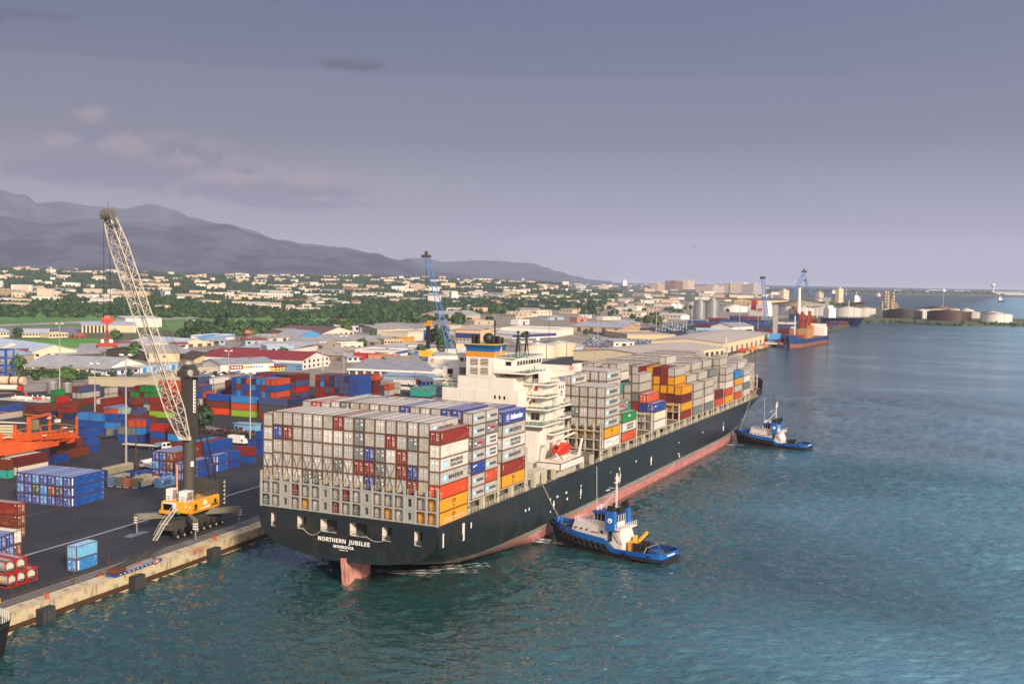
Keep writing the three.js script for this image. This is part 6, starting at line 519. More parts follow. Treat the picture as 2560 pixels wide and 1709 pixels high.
    for (const s of [-1, 1]) { for (const z of [-7.6, -6.1, -4.6]) part('porthole', darkM, b => b.cyl(V(s * (2.05 + (z + 7.6) * 0.06 - 0.1), 4.6, z), V(s * (2.12 + (z + 7.6) * 0.06 + 0.05), 4.6, z), 0.2, 12), house); part('window', glassM, b => b.box(s > 0 ? 2.4 : -2.5, 4.3, -0.9, s > 0 ? 2.52 : -2.4, 4.9, -0.4), house); part('door', mat(0x22324e), b => b.box(s > 0 ? 2.6 : -2.74, 3.0, 1.2, s > 0 ? 2.74 : -2.6, 5.0, 2.1), house); part('nameboard', mat(0xa84a3c), b => b.box(s > 0 ? 2.3 : -2.42, 4.2, -3.4, s > 0 ? 2.42 : -2.3, 4.4, -1.6), house); part('ladder', mat(0xcfc8c0), b => { for (const d of [0, 0.7]) b.bar(V(s * 2.9, 2.9, 4.2 + d), V(s * 2.9, 5.9, 1.8 + d), 0.12); for (let k = 0; k < 8; k++) b.bar(V(s * 2.9, 3 + k * 0.4, 4.1 - k * 0.32), V(s * 2.9, 3 + k * 0.4, 4.8 - k * 0.32), 0.08); }, t); part('life_ring', mat(0xe0705a), b => b.geo(new THREE.TorusGeometry(0.36, 0.1, 6, 14).rotateY(Math.PI / 2).translate(s * 2.8, 4.3, 3.2)), t); }
    const wh = part('wheelhouse', tw, b => { b.hex([V(-2.2, 5.9, 2.2), V(2.2, 5.9, 2.2), V(1.5, 5.9, -3.2), V(-1.5, 5.9, -3.2), V(-2.3, 6.9, 2.4), V(2.3, 6.9, 2.4), V(1.6, 6.9, -3.4), V(-1.6, 6.9, -3.4)]); b.hex([V(-2.35, 8.35, 2.45), V(2.35, 8.35, 2.45), V(1.7, 8.35, -3.5), V(-1.7, 8.35, -3.5), V(-2.2, 8.9, 2.3), V(2.2, 8.9, 2.3), V(1.55, 8.9, -3.3), V(-1.55, 8.9, -3.3)]); for (const s of [-1, 1]) { for (const [z, w] of [[2.2, 0.3], [0.3, 0.9], [-1.3, 0.16], [-2.3, 0.16], [-3.2, 0.3]]) { const x = mix(1.6, 2.3, (z + 3.4) / 5.8); b.box(s > 0 ? x - 0.12 : -x, 6.9, z - w / 2, s > 0 ? x + 0.04 : -x + 0.12, 8.35, z + w / 2); } } for (const x of [-1.5, -0.5, 0.5, 1.5]) { b.box(x - 0.1, 6.9, 2.25, x + 0.1, 8.35, 2.4); b.box(x - 0.08, 6.9, -3.42, x + 0.08, 8.35, -3.28); } }, t); part('window', glassM, b => b.hex([V(-2.2, 6.88, 2.28), V(2.2, 6.88, 2.28), V(1.5, 6.88, -3.3), V(-1.5, 6.88, -3.3), V(-2.2, 8.36, 2.28), V(2.2, 8.36, 2.28), V(1.5, 8.36, -3.3), V(-1.5, 8.36, -3.3)]), wh); part('visor', navy, b => { b.hex([V(-2.75, 8.5, 2.7), V(2.75, 8.5, 2.7), V(2, 8.5, -3.9), V(-2, 8.5, -3.9), V(-2.3, 8.95, 2.35), V(2.3, 8.95, 2.35), V(1.6, 8.95, -3.4), V(-1.6, 8.95, -3.4)]); }, wh);
    for (const s of [-1, 1]) { const f = part('funnel', paint(0x2567ae), b => b.hex([V(s * 2.9 - 0.65, 5.3, 3.2), V(s * 2.9 + 0.65, 5.3, 3.2), V(s * 2.9 + 0.65, 5.3, 0.9), V(s * 2.9 - 0.65, 5.3, 0.9), V(s * 2.9 - 0.6, 9.6, 2.9), V(s * 2.9 + 0.6, 9.6, 2.9), V(s * 2.9 + 0.6, 9.6, 0.9), V(s * 2.9 - 0.6, 9.6, 0.9)]), t); part('funnel_top', blk, b => b.hex([V(s * 2.9 - 0.6, 9.6, 2.9), V(s * 2.9 + 0.6, 9.6, 2.9), V(s * 2.9 + 0.6, 9.6, 0.9), V(s * 2.9 - 0.6, 9.6, 0.9), V(s * 2.9 - 0.4, 10.7, 2.6), V(s * 2.9 + 0.4, 10.7, 2.6), V(s * 2.9 + 0.4, 10.7, 1.2), V(s * 2.9 - 0.4, 10.7, 1.2)]), f); part('emblem', mat(0xe8eef2), b => b.cyl(V(s * 3.5, 7.6, 2.0), V(s * 3.58, 7.6, 2.0), 0.55, 18), f); part('emblem_mark', paint(0x2567ae), b => { b.cyl(V(s * 3.55, 7.45, 1.95), V(s * 3.6, 7.45, 1.95), 0.2, 10); }, f); }
    part('exhaust', blk, b => { b.cyl(V(2.6, 10.4, 2.2), V(2.6, 11.4, 2.6), 0.25, 8); b.cyl(V(-2.6, 10.4, 2.2), V(-2.6, 11.4, 2.6), 0.25, 8); b.cbox(0, 9.5, 2.4, 2.6, 1.0, 1); }, t);
    part('mast', mat(0xded6cc, { rough: 0.5 }), b => { for (const x of [-0.25, 0.25]) b.bar(V(x, 8.9, 1.4), V(x, 17.4, 1.4), 0.12); for (let y = 9.5; y < 17.4; y += 0.9) b.bar(V(-0.25, y, 1.4), V(0.25, y + 0.45, 1.4), 0.08); b.bar(V(0, 8.9, -2.6), V(0, 13.2, 1.2), 0.28); b.bar(V(-1.2, 15.4, 1.4), V(1.2, 15.4, 1.4), 0.14); b.bar(V(-0.9, 16.4, 1.4), V(0.9, 16.4, 1.4), 0.12); b.bar(V(0, 14, 1.4), V(0, 14, -0.6), 0.12); b.cbox(0, 16, 1.4, 0.5, 1.4, 0.4); b.rope([V(-1.2, 8.9, -2.8), V(-1.0, 18.5, -3.2)], 0.05); b.bar(V(1.2, 15.4, 1.4), V(1.6, 17, 1.4), 0.1); b.bar(V(1.2, 15, 1.4), V(1.2, 18, 1.4), 0.08); }, t); part('radar', whiteM, b => { b.cbox(0, 13.4, -0.8, 1.6, 0.2, 0.2); b.cbox(0, 9.5, -2.6, 0.5, 1.1, 0.5); b.cbox(-1, 9.3, -2.8, 0.4, 0.8, 0.4); b.cbox(0.9, 9.3, -1.4, 0.5, 0.7, 0.5); }, t); part('railing', mat(0xe4ded8), b => { railing(b, [V(1.9, 5.9, -8), V(2.55, 5.9, -1), V(2.6, 5.9, 0.6)], 1.0, 3, 0.05, 1); railing(b, [V(-1.9, 5.9, -8), V(-2.6, 5.9, 0.6)], 1.0, 3, 0.05, 1); railing(b, [V(-1.8, 5.9, -8), V(1.8, 5.9, -8)], 1, 3, 0.05, 1); railing(b, [V(3.4, 5.9, 4.6), V(-3.4, 5.9, 4.6), V(-3.4, 5.9, 3.3)], 1.1, 3, 0.07, 0.9); railing(b, [V(1.4, 8.95, -3), V(2, 8.95, 1.8)], 0.8, 2, 0.05, 1); b.box(-3.5, 5.78, 3.2, 3.5, 5.9, 4.7); }, t);
    part('winch', yel, b => { if (crane) { b.cbox(-0.6, 2.2, 6.2, 1.6, 2.0, 1.6); b.bar(V(-0.6, 2.4, 6.6), V(1.8, 3.6, 5.4), 0.9, 1.2); b.bar(V(0.2, 3.2, 7), V(2.6, 5.0, 7.8), 0.5); } else b.cbox(0, 1.8, 6, 1, 0.7, 0.7); }, t); part('towing_gear', mat(0x24241f, { rough: 0.7, map: T.grime }), b => { b.cyl(V(-1.3, 2.2, 7.6), V(1.3, 2.2, 7.6), 0.8, 14); for (const x of [-1.5, 1.5]) b.cbox(x, 2.2, 7.6, 0.3, 2, 1.8); for (const x of [-0.8, 0.8]) b.cbox(x, 2.2, 9.2, 0.5, 2.6, 0.6); for (const [x, z] of [[-3, 8.5], [3, 8.5], [-3, 12], [3, 12]]) for (const d of [0, 0.7]) b.cyl(V(x, 1, z + d), V(x, 2, z + d), 0.2, 8); b.cyl(V(-0.9, 3.6, -11), V(0.9, 3.6, -11), 0.7, 12); }, t); part('deck_crate', paint(0x2b4f92), b => b.cbox(-0.6, 1.6, 11.4, 1.6, 1.1, 2.0), t); part('tow_bow', steelM, b => b.rope([V(-3.4, 1.6, 10.4), V(-2.4, 2.8, 10.4), V(2.4, 2.8, 10.4), V(3.4, 1.6, 10.4)], 0.12, 6), t); part('rope_coil', mat(0xc89a3e, { rough: 0.9 }), b => { b.geo(new THREE.TorusGeometry(0.6, 0.22, 8, 16), new THREE.Matrix4().makeRotationX(Math.PI / 2).setPosition(0.8, 3.3, -12.6)); }, t); part('bow_bitt', paint(0x2a6ab8), b => { for (const x of [-0.7, 0.7]) b.cyl(V(x, 3.3, -13.4), V(x, 5.6, -13.4), 0.28, 10); b.bar(V(-0.9, 5.2, -13.4), V(0.9, 5.2, -13.4), 0.35); }, t);
    for (const z of [-9.6, 6.4, 12.2]) for (const s of [-1, 1]) part('freeing_port', darkM, b => b.box(s * half(z) - 0.05, sheer(z) - 0.75, z - 0.45, s * half(z) + 0.05, sheer(z) - 0.45, z + 0.45), t);
    return t; }
  const place = (t, bow, stern) => { const d = stern.clone().sub(bow), c = bow.clone().lerp(stern, 0.5); t.position.set(c.x, -0.45, c.z); t.rotation.y = Math.atan2(d.x, d.z); t.scale.setScalar(d.length() / 30.6); };
  const near = tug('nearer blue and black tug with yellow deck crane pushing the ship midships', true), b0 = G(1381, 1346, 0), s0 = G(1680, 1402, 0); place(near, b0, s0);
  const far = tug("farther blue and black tug pulling at the ship's bow", false), b1 = G(1838, 1102, 0), s1 = G(2026, 1121, 0); place(far, b1, s1);
  { const f = 'PORT ROYAL'.split(' '); for (const [tg, nm] of [[near, 'PORT MARIA'], [far, 'PORT ROYAL']]) { const g = new TextGeometry(nm, { font, size: 0.42, depth: 0.05, curveSegments: 2 }); g.computeBoundingBox(); g.rotateY(Math.PI / 2); const m = mesh('nameboard', g, mat(0xf0f0f0), tg); m.position.set(4.12, 3.55, -8.6); m.rotation.y = 0.19; const h = g.clone(); const m2 = mesh('nameboard', h, mat(0xf0f0f0), tg); m2.rotation.y = -Math.PI / 2; m2.position.set(-1.6, 1.55, 15.06); m2.scale.setScalar(0.9); } }
  const tow = (from, tg, label) => { tg.updateMatrixWorld(true); const e = V(0, 5.3, -13.4).applyMatrix4(tg.matrixWorld); const t = thing('tow_line', label, 'rope', from); part('rope', mat(0x9a927c, { rough: 0.9 }), b => b.rope([V(0, 0, 0), e.clone().sub(from).multiplyScalar(0.5).add(V(0, -0.3, 0)), e.clone().sub(from)], 0.10, 6), t); };
  tow(V(21.5, 13.6, -51.5), near, 'tow line from the ship deck down to the nearer tug'); tow(V(21.2, 13.5, -268), far, "tow line from the ship's bow down to the farther tug");
  { const p = G(-20, 1680, 0), t = thing('service_boat', 'dark bow of a moored boat with white rail, cut by the left edge', 'boat', [p.x, 0, p.z], 0); const c = G(5, 1640, 0); const hb = [[V(-12, -1, -4), V(-12, 4.6, -4.6)], [V(-4, -1, -4.4), V(-4, 4.6, -5)], [V(0.5, -1, -2.6), V(1.4, 4.8, -3.2)], [V(1.6, -1, 0.4), V(3.0, 5.2, 0.2)], [V(0.5, -1, 3), V(1.4, 4.8, 3.6)], [V(-6, -1, 4.2), V(-6, 4.6, 5)]]; part('hull', blk, b => { for (let k = 0; k + 1 < hb.length; k++) b.quad(hb[k + 1][0], hb[k][0], hb[k][1], hb[k + 1][1]); }, t); part('deck', deckG, b => b.poly(hb.map(h => h[1].clone().setY(4.4)).reverse()), t); part('railing', mat(0xdad6c8), b => railing(b, hb.map(h => h[1]), 1.3, 4, 0.07, 0.8), t); part('davit', yel, b => { b.bar(V(-0.4, 4.4, -1), V(-0.4, 12, -1.4), 0.5); b.cbox(-0.2, 8.3, -1.2, 2.2, 0.8, 1.0); b.cbox(0.4, 12, -1.4, 1.6, 0.6, 0.8); }, t); part('davit_arm', mat(0x3f9070), b => b.bar(V(-2.4, 10.6, -1.2), V(0.4, 12.3, -1.4), 0.4), t); t.position.set(c.x - 3.2, 0, c.z); }
}

// ---------------------------------------------------------------- town, sheds, airport
sheet('industrial_ground', [G(-300, 1000), G(160, 975), G(300, 952), G(560, 955), G(760, 965), G(1120, 960), G(1330, 912), G(1560, 850), G(1800, 812), G(1990, 792), G(1960, 762), G(1700, 752), G(1400, 765), G(1180, 790), G(1000, 806), G(760, 822), G(560, 842), G(330, 850), G(-300, 868)], GND + 0.008, mat(0x9a9184, { rough: 0.9, map: T.asphalt }), 'pale dusty ground between the sheds');
sheet('grass_field', [G(-300, 778), G(0, 776), G(300, 772), G(520, 767), G(740, 765), G(900, 774), G(1080, 786), G(960, 800), G(780, 812), G(640, 826), G(560, 838), G(400, 824), G(330, 818), G(160, 820), G(-300, 836)], GND + 0.012, mat(0x648c4a, { rough: 0.95, map: T.land }), 'bright green grass round the airfield runway');
sheet('grass_field', [G(-200, 886), G(-200, 852), G(60, 848), G(245, 846), G(275, 866), G(180, 872), G(90, 880), G(0, 886)], GND + 0.016, mat(0x5f9a3e, { rough: 0.95, map: T.land }), 'strip of green grass left of the cream warehouses');
sheet('runway', [G(-300, 826), G(-300, 819), G(0, 810.5), G(441, 793.5), G(600, 785.5), G(722, 781), G(722, 783.2), G(600, 789), G(441, 797.5), G(0, 815.5)], GND + 0.022, mat(0xaaa49a, { rough: 0.9, map: T.asphalt }), 'long pale runway across the green airfield'); sheet('runway', [G(-200, 842), G(-200, 824), G(0, 819), G(180, 815), G(205, 818), G(205, 838), G(0, 840)], GND + 0.02, mat(0x85838a, { rough: 0.9, map: T.asphalt }), 'grey airfield apron before the striped hall');

function bld(o) { // a, b: the facade's ground corners in the photo, left and right; top: its eaves at a
  const A = G(...o.a), B = G(...o.b), h = Math.max(2.5, (o.h || hAt(A, o.top) - GND)), W = A.distanceTo(B), c = A.clone().lerp(B, 0.5), x = B.clone().sub(A).normalize(), turn = Math.atan2(-x.z, x.x), D = o.d, t = thing(o.name || 'warehouse', o.label, o.cat || 'warehouse', [c.x, GND, c.z], turn, o.group), w = W / 2, rh = o.rh ?? 2.2;
  part('wall', wallM(o.wall), b => { b.box(-w, -0.5, -D, w, h, 0); if (o.roof === 'gable') { for (const s of [-1, 1]) { const P = [V(s * w, h, 0), V(s * w, h, -D), V(s * w, h + rh, -D / 2)]; s > 0 ? b.tri(...P) : b.tri(P[1], P[0], P[2]); } } if (o.roof === 'across') { b.tri(V(-w, h, 0), V(w, h, 0), V(0, h + rh, 0)); b.tri(V(w, h, -D), V(-w, h, -D), V(0, h + rh, -D)); } }, t);
  const ov = o.ov ?? 0.7, th = 0.25; const slab = (p, q, r, s) => { const u = V(0, th, 0); return b => b.hex([p, q, r, s, ...[p, q, r, s].map(v => v.clone().add(u))]); };
  const rm = o.roofMat || roofM(o.roofc);
  if (o.roof === 'gable') { part('roof', rm, slab(V(-w - ov, h - 0.1, ov), V(w + ov, h - 0.1, ov), V(w + ov, h + rh, -D / 2), V(-w - ov, h + rh, -D / 2)), t); part('roof', rm, slab(V(-w - ov, h + rh, -D / 2), V(w + ov, h + rh, -D / 2), V(w + ov, h - 0.1, -D - ov), V(-w - ov, h - 0.1, -D - ov)), t); }
  else if (o.roof === 'across') { part('roof', rm, slab(V(-w - ov, h - 0.1, ov), V(0, h + rh, ov), V(0, h + rh, -D - ov), V(-w - ov, h - 0.1, -D - ov)), t); part('roof', rm, slab(V(0, h + rh, ov), V(w + ov, h - 0.1, ov), V(w + ov, h - 0.1, -D - ov), V(0, h + rh, -D - ov)), t); }
  else if (o.roof === 'shed') part('roof', rm, slab(V(-w - ov, h - 0.05, ov), V(w + ov, h - 0.05, ov), V(w + ov, h + rh, -D - ov), V(-w - ov, h + rh, -D - ov)), t);
  else { part('roof', rm, b => b.box(-w - 0.15, h, -D - 0.15, w + 0.15, h + 0.3, 0.15), t); part('parapet', wallM(o.wall), b => { b.box(-w - 0.2, h + 0.3, -0.1, w + 0.2, h + 0.9, 0.2).box(-w - 0.2, h + 0.3, -D - 0.2, w + 0.2, h + 0.9, -D + 0.1).box(-w - 0.2, h + 0.3, -D + 0.1, -w + 0.1, h + 0.9, -0.1).box(w - 0.1, h + 0.3, -D + 0.1, w + 0.2, h + 0.9, -0.1); }, t); }
  const nW = o.win?.[0] || 0, rows = o.win?.[1] || 1; for (let r = 0; r < rows; r++) for (let k = 0; k < nW; k++) { const cx = -w + W * (k + 0.5) / nW, cy = h * (rows > 1 ? (r + 0.6) / rows : 0.62), ww = Math.min(o.ww || 2.2, W / nW * 0.6), wh = o.wh || Math.min(1.5, h / rows * 0.5); part('window', o.glass || glassM, b => b.cbox(cx, cy, 0.02, ww, wh, 0.1), t); }
  for (let k = 0; k < (o.doors || 0); k++) { const cx = -w + W * (k + 0.5) / o.doors + (o.doorx || 0), dw = Math.min(o.dw || 4.5, W / o.doors * 0.7), dh = Math.min(h * 0.8, o.dh || 4.5); part('door', o.doorM || mat(0x4a443c, { rough: 0.8 }), b => b.box(cx - dw / 2, 0, -0.02, cx + dw / 2, dh, 0.06), t); }
  if (o.extra) o.extra(t, w, h, D); return t; }
const CR = 0xd9caad, WH = 0xdedad2, GY = 0xa9a49a, TN = 0xa8987e, RG = 0xa2a6aa, RB = 0xb4bfcc, RT = 0xa79d90, RD = 0x6b5a54;
const band = (c, y0, y1) => (t, w, h) => part('painted_band', paint(c), b => b.box(-w - 0.03, h * y0, -0.01, w + 0.03, h * y1, 0.05), t);
const signs = list => (t, w, h) => list.forEach(([u, v, sw, sh, c, m]) => { part('sign', mat(c, { rough: 0.6 }), b => b.cbox(-w + 2 * w * u, h * v, 0.08, sw, sh, 0.12), t); if (m) part('sign_mark', mat(m, { rough: 0.6 }), b => { for (let k = 0; k < 4; k++) b.cbox(-w + 2 * w * u - sw * 0.3 + k * sw * 0.2, h * v, 0.15, sw * 0.12, sh * 0.4, 0.03); }, t); });
for (const o of [
  { a: I5(1050, 262), b: I5(1355, 258), top: 795, d: 30, roof: 'shed', rh: 1, wall: 0xe6dfd6, roofc: 0xc9ccd2, name: 'hangar', cat: 'hangar', label: 'tall plain white aircraft hangar on the airfield' },
  { a: I5(682, 308), b: I5(1140, 306), top: 812.5, d: 40, roof: 'shed', rh: 1.5, wall: 0xcfc4a8, roofc: RB, name: 'hangar', cat: 'hangar', label: 'long cream hangar with black striped end beside the runway', doors: 3, dh: 8, dw: 14, doorM: mat(0xb8ad94), extra: (t, w, h) => { for (let k = 0; k < 7; k++) part('dark_slab', darkM, b => b.box(-w + 1.5 + k * 3.4, 0, 0, -w + 3.2 + k * 3.4, h - 0.6, 0.12), t); } },
  { a: I5(182, 346), b: I5(402, 346), top: 832, d: 22, roof: 'gable', rh: 3, wall: CR, roofc: 0xb3bac2, label: 'cream airfield building with grey gabled roof', name: 'terminal_building', cat: 'building', win: [8] }, { a: I5(410, 352), b: I5(568, 346), top: 835, d: 14, roof: 'flat', wall: CR, roofc: RT, label: 'low flat cream annexe right of the airfield building', name: 'terminal_building', cat: 'building', win: [6] }, { a: I5(0, 348), b: I5(76, 344), top: 829, d: 18, roof: 'gable', wall: 0xe4dcc4, roofc: RB, label: 'small cream building with arched front at left airfield edge', name: 'terminal_building', cat: 'building', win: [3] }, { a: I5(618, 354), b: I5(712, 352), top: 838, d: 6, roof: 'flat', wall: 0xa9562f, roofc: 0x9a5a3a, label: 'orange brown shed by the small grass strip', name: 'shed', cat: 'shed', doors: 2 },
  { a: I5(-60, 520), b: I5(260, 505), top: 876, d: 95, roof: 'across', rh: 5, wall: CR, roofc: 0xb9c6d8, label: 'wide pale blue roofed warehouse behind the left yard edge' }, { a: I5(262, 548), b: I5(640, 532), top: 879, d: 95, roof: 'across', rh: 4, wall: CR, roofc: 0xb9c6d8, label: 'cream gabled warehouse with pale blue roof, left of the lamp mast', win: [4] }, { a: I5(-60, 580), b: I5(285, 556), top: 891, d: 40, roof: 'gable', wall: 0x9a9484, roofc: 0x9fb0c0, label: 'grey brown shed before the pale blue roofed warehouse' },
  { a: I5(505, 545), b: I5(840, 530), top: 887, d: 24, roof: 'shed', wall: 0x6e4a36, roofc: RG, label: 'open brown fronted lean to with red containers inside', doors: 5, dw: 9 }, { a: I5(1180, 445), b: I5(1470, 440), top: 864, d: 40, roof: 'across', rh: 3, wall: CR, roofc: 0xc2c8d2, label: 'cream gabled warehouse left of the lattice boom head shadow' }, { a: I5(1480, 432), b: I5(1790, 415), top: 860, d: 55, roof: 'across', rh: 3.5, wall: CR, roofc: 0xc2c8d2, label: 'cream warehouse with three gables before the green thicket', doors: 4 }, { a: I5(650, 500), b: I5(1195, 498), top: 879, d: 55, roof: 'gable', rh: 4, wall: 0x8f8674, roofc: 0x9b9a98, label: 'long grey roofed shed beneath the red spreader', doors: 7 },
  { a: I5(198, 640), b: I5(885, 668), top: 914, d: 42, roof: 'gable', rh: 5, wall: CR, roofc: 0xa7a8aa, label: 'very long cream shed with grey roof behind the silver tanks', doors: 9, dw: 7, extra: (t, w, h) => { part('canopy', roofM(0x9c9c98), b => b.box(-w, h * 0.62, 0.1, w * 0.1, h * 0.66, 5), t); part('gable_sign', mat(0xf0ede6), b => b.tri(V(w + 0.06, h, -1), V(w + 0.06, h, -40), V(w + 0.06, h + 4.4, -21)), t); } }, { a: I5(878, 676), b: I5(1165, 652), top: 927.5, d: 12, roof: 'shed', rh: 0.8, wall: 0xe6e4de, roofc: 0x6f747a, name: 'office_building', cat: 'office', label: 'low white office with blue frames by the gate wall', win: [5], extra: (t, w, h) => { for (let k = 0; k <= 6; k++) part('blue_post', paint(0x2c5aa8), b => b.box(-w + k * w / 3 - 0.25, 0, 0.02, -w + k * w / 3 + 0.25, h, 0.12), t); part('blue_rail', paint(0x2c5aa8), b => b.box(-w, 0.2, 0.12, w, 0.6, 0.18), t); } },
  { a: I5(1168, 652), b: I5(1490, 616), top: 919, d: 0.6, roof: 'flat', wall: 0x7fb2d8, roofc: 0xd8d8d8, name: 'painted_wall', cat: 'wall', label: 'blue and white painted boundary wall behind the lattice boom', extra: (t, w, h) => { for (let k = 0; k < 12; k++) part('mural_panel', paint([0xdfe8ee, 0x3f86c8, 0x9cc8e4][k % 3]), b => b.box(-w + k * w / 6, 0.4, 0.2, -w + (k + 0.8) * w / 6, h * 0.9, 0.26), t); } }, { a: I5(740, 752), b: I5(1240, 765), top: 945, d: 0.5, roof: 'flat', wall: 0xb3a88e, roofc: 0xb3a88e, name: 'block_wall', cat: 'wall', label: 'long bare concrete block wall behind the container rows' }, { a: I5(1240, 765), b: I5(1500, 735), top: 945, d: 0.5, roof: 'flat', wall: 0xb3a88e, roofc: 0xb3a88e, name: 'block_wall', cat: 'wall', label: 'right length of bare block wall behind the boom' },
  { a: I5(1275, 548), b: I5(1640, 530), top: 886, d: 60, roof: 'gable', rh: 4, wall: 0x5a5248, roofc: 0xa3a5a7, label: 'open sided grey roofed shed right of the lattice boom', doors: 8 }, { a: I5(1626, 562), b: I5(1858, 552), top: 899, d: 22, roof: 'across', rh: 4, wall: 0xbfae90, roofc: 0x4c4238, name: 'house', cat: 'house', label: 'old house with dark rusted gable roof and red door', doors: 1, doorM: mat(0x8a3026), dw: 5 }, { a: I5(1892, 552), b: I5(2104, 542), top: 883, d: 22, roof: 'gable', rh: 2, wall: 0x7ba8d0, roofc: 0x5d4646, name: 'office_building', cat: 'office', label: 'two storey sky blue office with dark maroon roof', win: [7, 2] }, { a: I5(2106, 542), b: I5(2236, 505), top: 882, d: 18, roof: 'across', rh: 2, wall: WH, roofc: 0x5d4646, name: 'office_building', cat: 'office', label: 'white two storey end block right of the sky blue office', win: [5, 2] },
  { a: ZC(722, 218), b: ZC(1592, 178), top: 911, d: 24, roof: 'gable', rh: 2.5, wall: 0xe2dad2, roofc: 0x9299a1, label: 'white shed with three signs on its wall above the containers', extra: signs([[0.29, 0.62, 9, 2.4, 0x7d3530, 0xe8e4de], [0.5, 0.6, 6, 2.4, 0xd8cfa0, 0x4a3f20], [0.69, 0.6, 9, 1.8, 0xb9c6e0, 0x3f5c9c], [0.87, 0.6, 1.6, 1, 0xbfb8b0, 0]]) }, { a: ZC(355, 210), b: ZC(715, 208), top: 921.5, d: 0.5, roof: 'flat', wall: 0xb8ad96, roofc: 0xb8ad96, name: 'block_wall', cat: 'wall', label: 'tan wall left of the white shed with signs' },
  { a: I6(332, 738), b: I6(545, 716), top: 917, d: 20, roof: 'shed', rh: 1, wall: 0xe2c878, roofc: 0x9c4a48, name: 'office_building', cat: 'office', label: 'yellow two storey office beneath the red roofed shed', win: [7, 2] }, { a: I6(547, 732), b: I6(608, 724), top: 914, d: 16, roof: 'flat', wall: 0x6a92b8, roofc: 0x8a8a8a, name: 'office_building', cat: 'office', label: 'blue two storey block between yellow office and white gable', win: [4, 2] }, { a: I6(610, 722), b: I6(870, 682), top: 900, d: 70, roof: 'across', rh: 4, wall: WH, roofc: 0x8c2f36, label: 'red roofed shed with white gable front and windows', win: [6, 2] }, { a: I6(20, 672), b: I6(340, 700), top: 906, d: 50, roof: 'gable', rh: 4, wall: 0xc8b9a0, roofc: 0x8c2f36, label: 'long red roofed shed left of the white gable' },
  { a: I6(0, 556), b: I6(512, 575), top: 868, d: 45, roof: 'shed', rh: 2.5, wall: 0xd8d4cc, roofc: 0xb5b8bb, label: 'long white store with painted logos on its wall', extra: signs([[0.05, 0.55, 8, 2.4, 0x6b7fc0, 0xf0f0f0], [0.16, 0.5, 7, 3, 0xb9343a, 0xf0e6e0], [0.31, 0.5, 7, 1.6, 0xd9a05a, 0], [0.6, 0.5, 4, 4, 0xd8a940, 0xb03020], [0.72, 0.6, 10, 1.6, 0xc04a4a, 0], [0.85, 0.6, 4, 3, 0xb8b0a8, 0]]) },
  { a: I6(560, 600), b: I6(1300, 645), top: 883, d: 60, roof: 'shed', rh: 2, wall: 0x9f927c, roofc: 0xb1a99c, label: 'wide tan flat shed before the red framed showroom' }, { a: I6(1302, 645), b: I6(1410, 622), top: 886, d: 14, roof: 'flat', wall: 0xb02a34, roofc: 0x8a2a30, name: 'showroom', cat: 'shop', label: 'small red framed showroom with dark glass front', win: [3], ww: 7, wh: 4.5 }, { a: I6(1412, 640), b: I6(1520, 632), top: 884, d: 40, roof: 'flat', wall: TN, roofc: RT, label: 'tan link shed beside the blue striped depot' }, { a: I6(1520, 640), b: I6(1640, 615), top: 880, d: 30, roof: 'flat', wall: 0xe6e4e0, roofc: 0xb0b0b0, name: 'depot', cat: 'warehouse', label: 'white depot with bold blue stripes', extra: (t, w, h) => { band(0x2f66b4, 0.72, 1.0)(t, w, h); band(0x2f66b4, 0.3, 0.38)(t, w, h); band(0x2f66b4, 0.05, 0.16)(t, w, h); } }, { a: I6(1050, 645), b: I6(1205, 640), top: 894, d: 10, roof: 'shed', wall: 0xdcd8cf, roofc: RG, name: 'hut', cat: 'hut', label: 'small white hut before the red showroom', win: [3] },
  { a: I6(1062, 775), b: I6(1850, 806), top: 921, d: 62, roof: 'gable', rh: 3.5, wall: 0xe4ddd2, roofc: 0x92969b, label: 'big white warehouse with grey roof behind the ship', doors: 10, dw: 5, dh: 4, extra: (t, w, h) => part('fascia', whiteM, b => b.box(-w - 0.8, h - 0.9, 0.72, w + 0.8, h + 0.2, 0.95), t) }, { a: I6(1400, 815), b: I6(1890, 838), top: 942, d: 10, roof: 'shed', rh: 0.8, wall: 0x8fa2b8, roofc: 0x8ea2b8, label: 'long low blue grey roofed bay under the white warehouse', name: 'loading_bay', cat: 'shed' }, { a: I6(1780, 898), b: I6(1892, 892), top: 953, d: 9, roof: 'shed', wall: 0x3a5a9a, roofc: 0x6a6f78, name: 'house', cat: 'house', label: "small deep blue house beside the ship's deckhouse", win: [3], doors: 1, dw: 1.5, dh: 2.4 }, { a: I6(1665, 975), b: I6(1860, 985), top: 972, d: 8, roof: 'flat', wall: 0x2a9186, roofc: 0xa86a6a, name: 'shed', cat: 'shed', label: "teal shed with pink roof beside the ship's port side" },
  { a: I6(1222, 548), b: I6(1655, 572), top: 869, d: 45, roof: 'shed', rh: 2, wall: 0xd6ccb6, roofc: 0xc0bcb4, label: 'cream sheds with ribbed roof beside the fenced white yard' }, { a: I6(430, 505), b: I6(830, 512), top: 860, d: 55, roof: 'gable', rh: 4, wall: 0x9a8d78, roofc: 0x9c9b9b, label: 'grey roofed brown warehouse left of the middle lamp mast', doors: 4 }, { a: I6(832, 512), b: I6(1008, 500), top: 861, d: 40, roof: 'across', rh: 4, wall: 0x9a8d78, roofc: 0xa7a59e, label: 'brown gabled warehouse right of the middle lamp mast', win: [1] }, { a: I6(702, 452), b: I6(1360, 480), top: 849, d: 50, roof: 'gable', rh: 4, wall: 0xa08f76, roofc: 0xa5a39c, label: 'long tan warehouse in the middle of the shed district', doors: 5 },
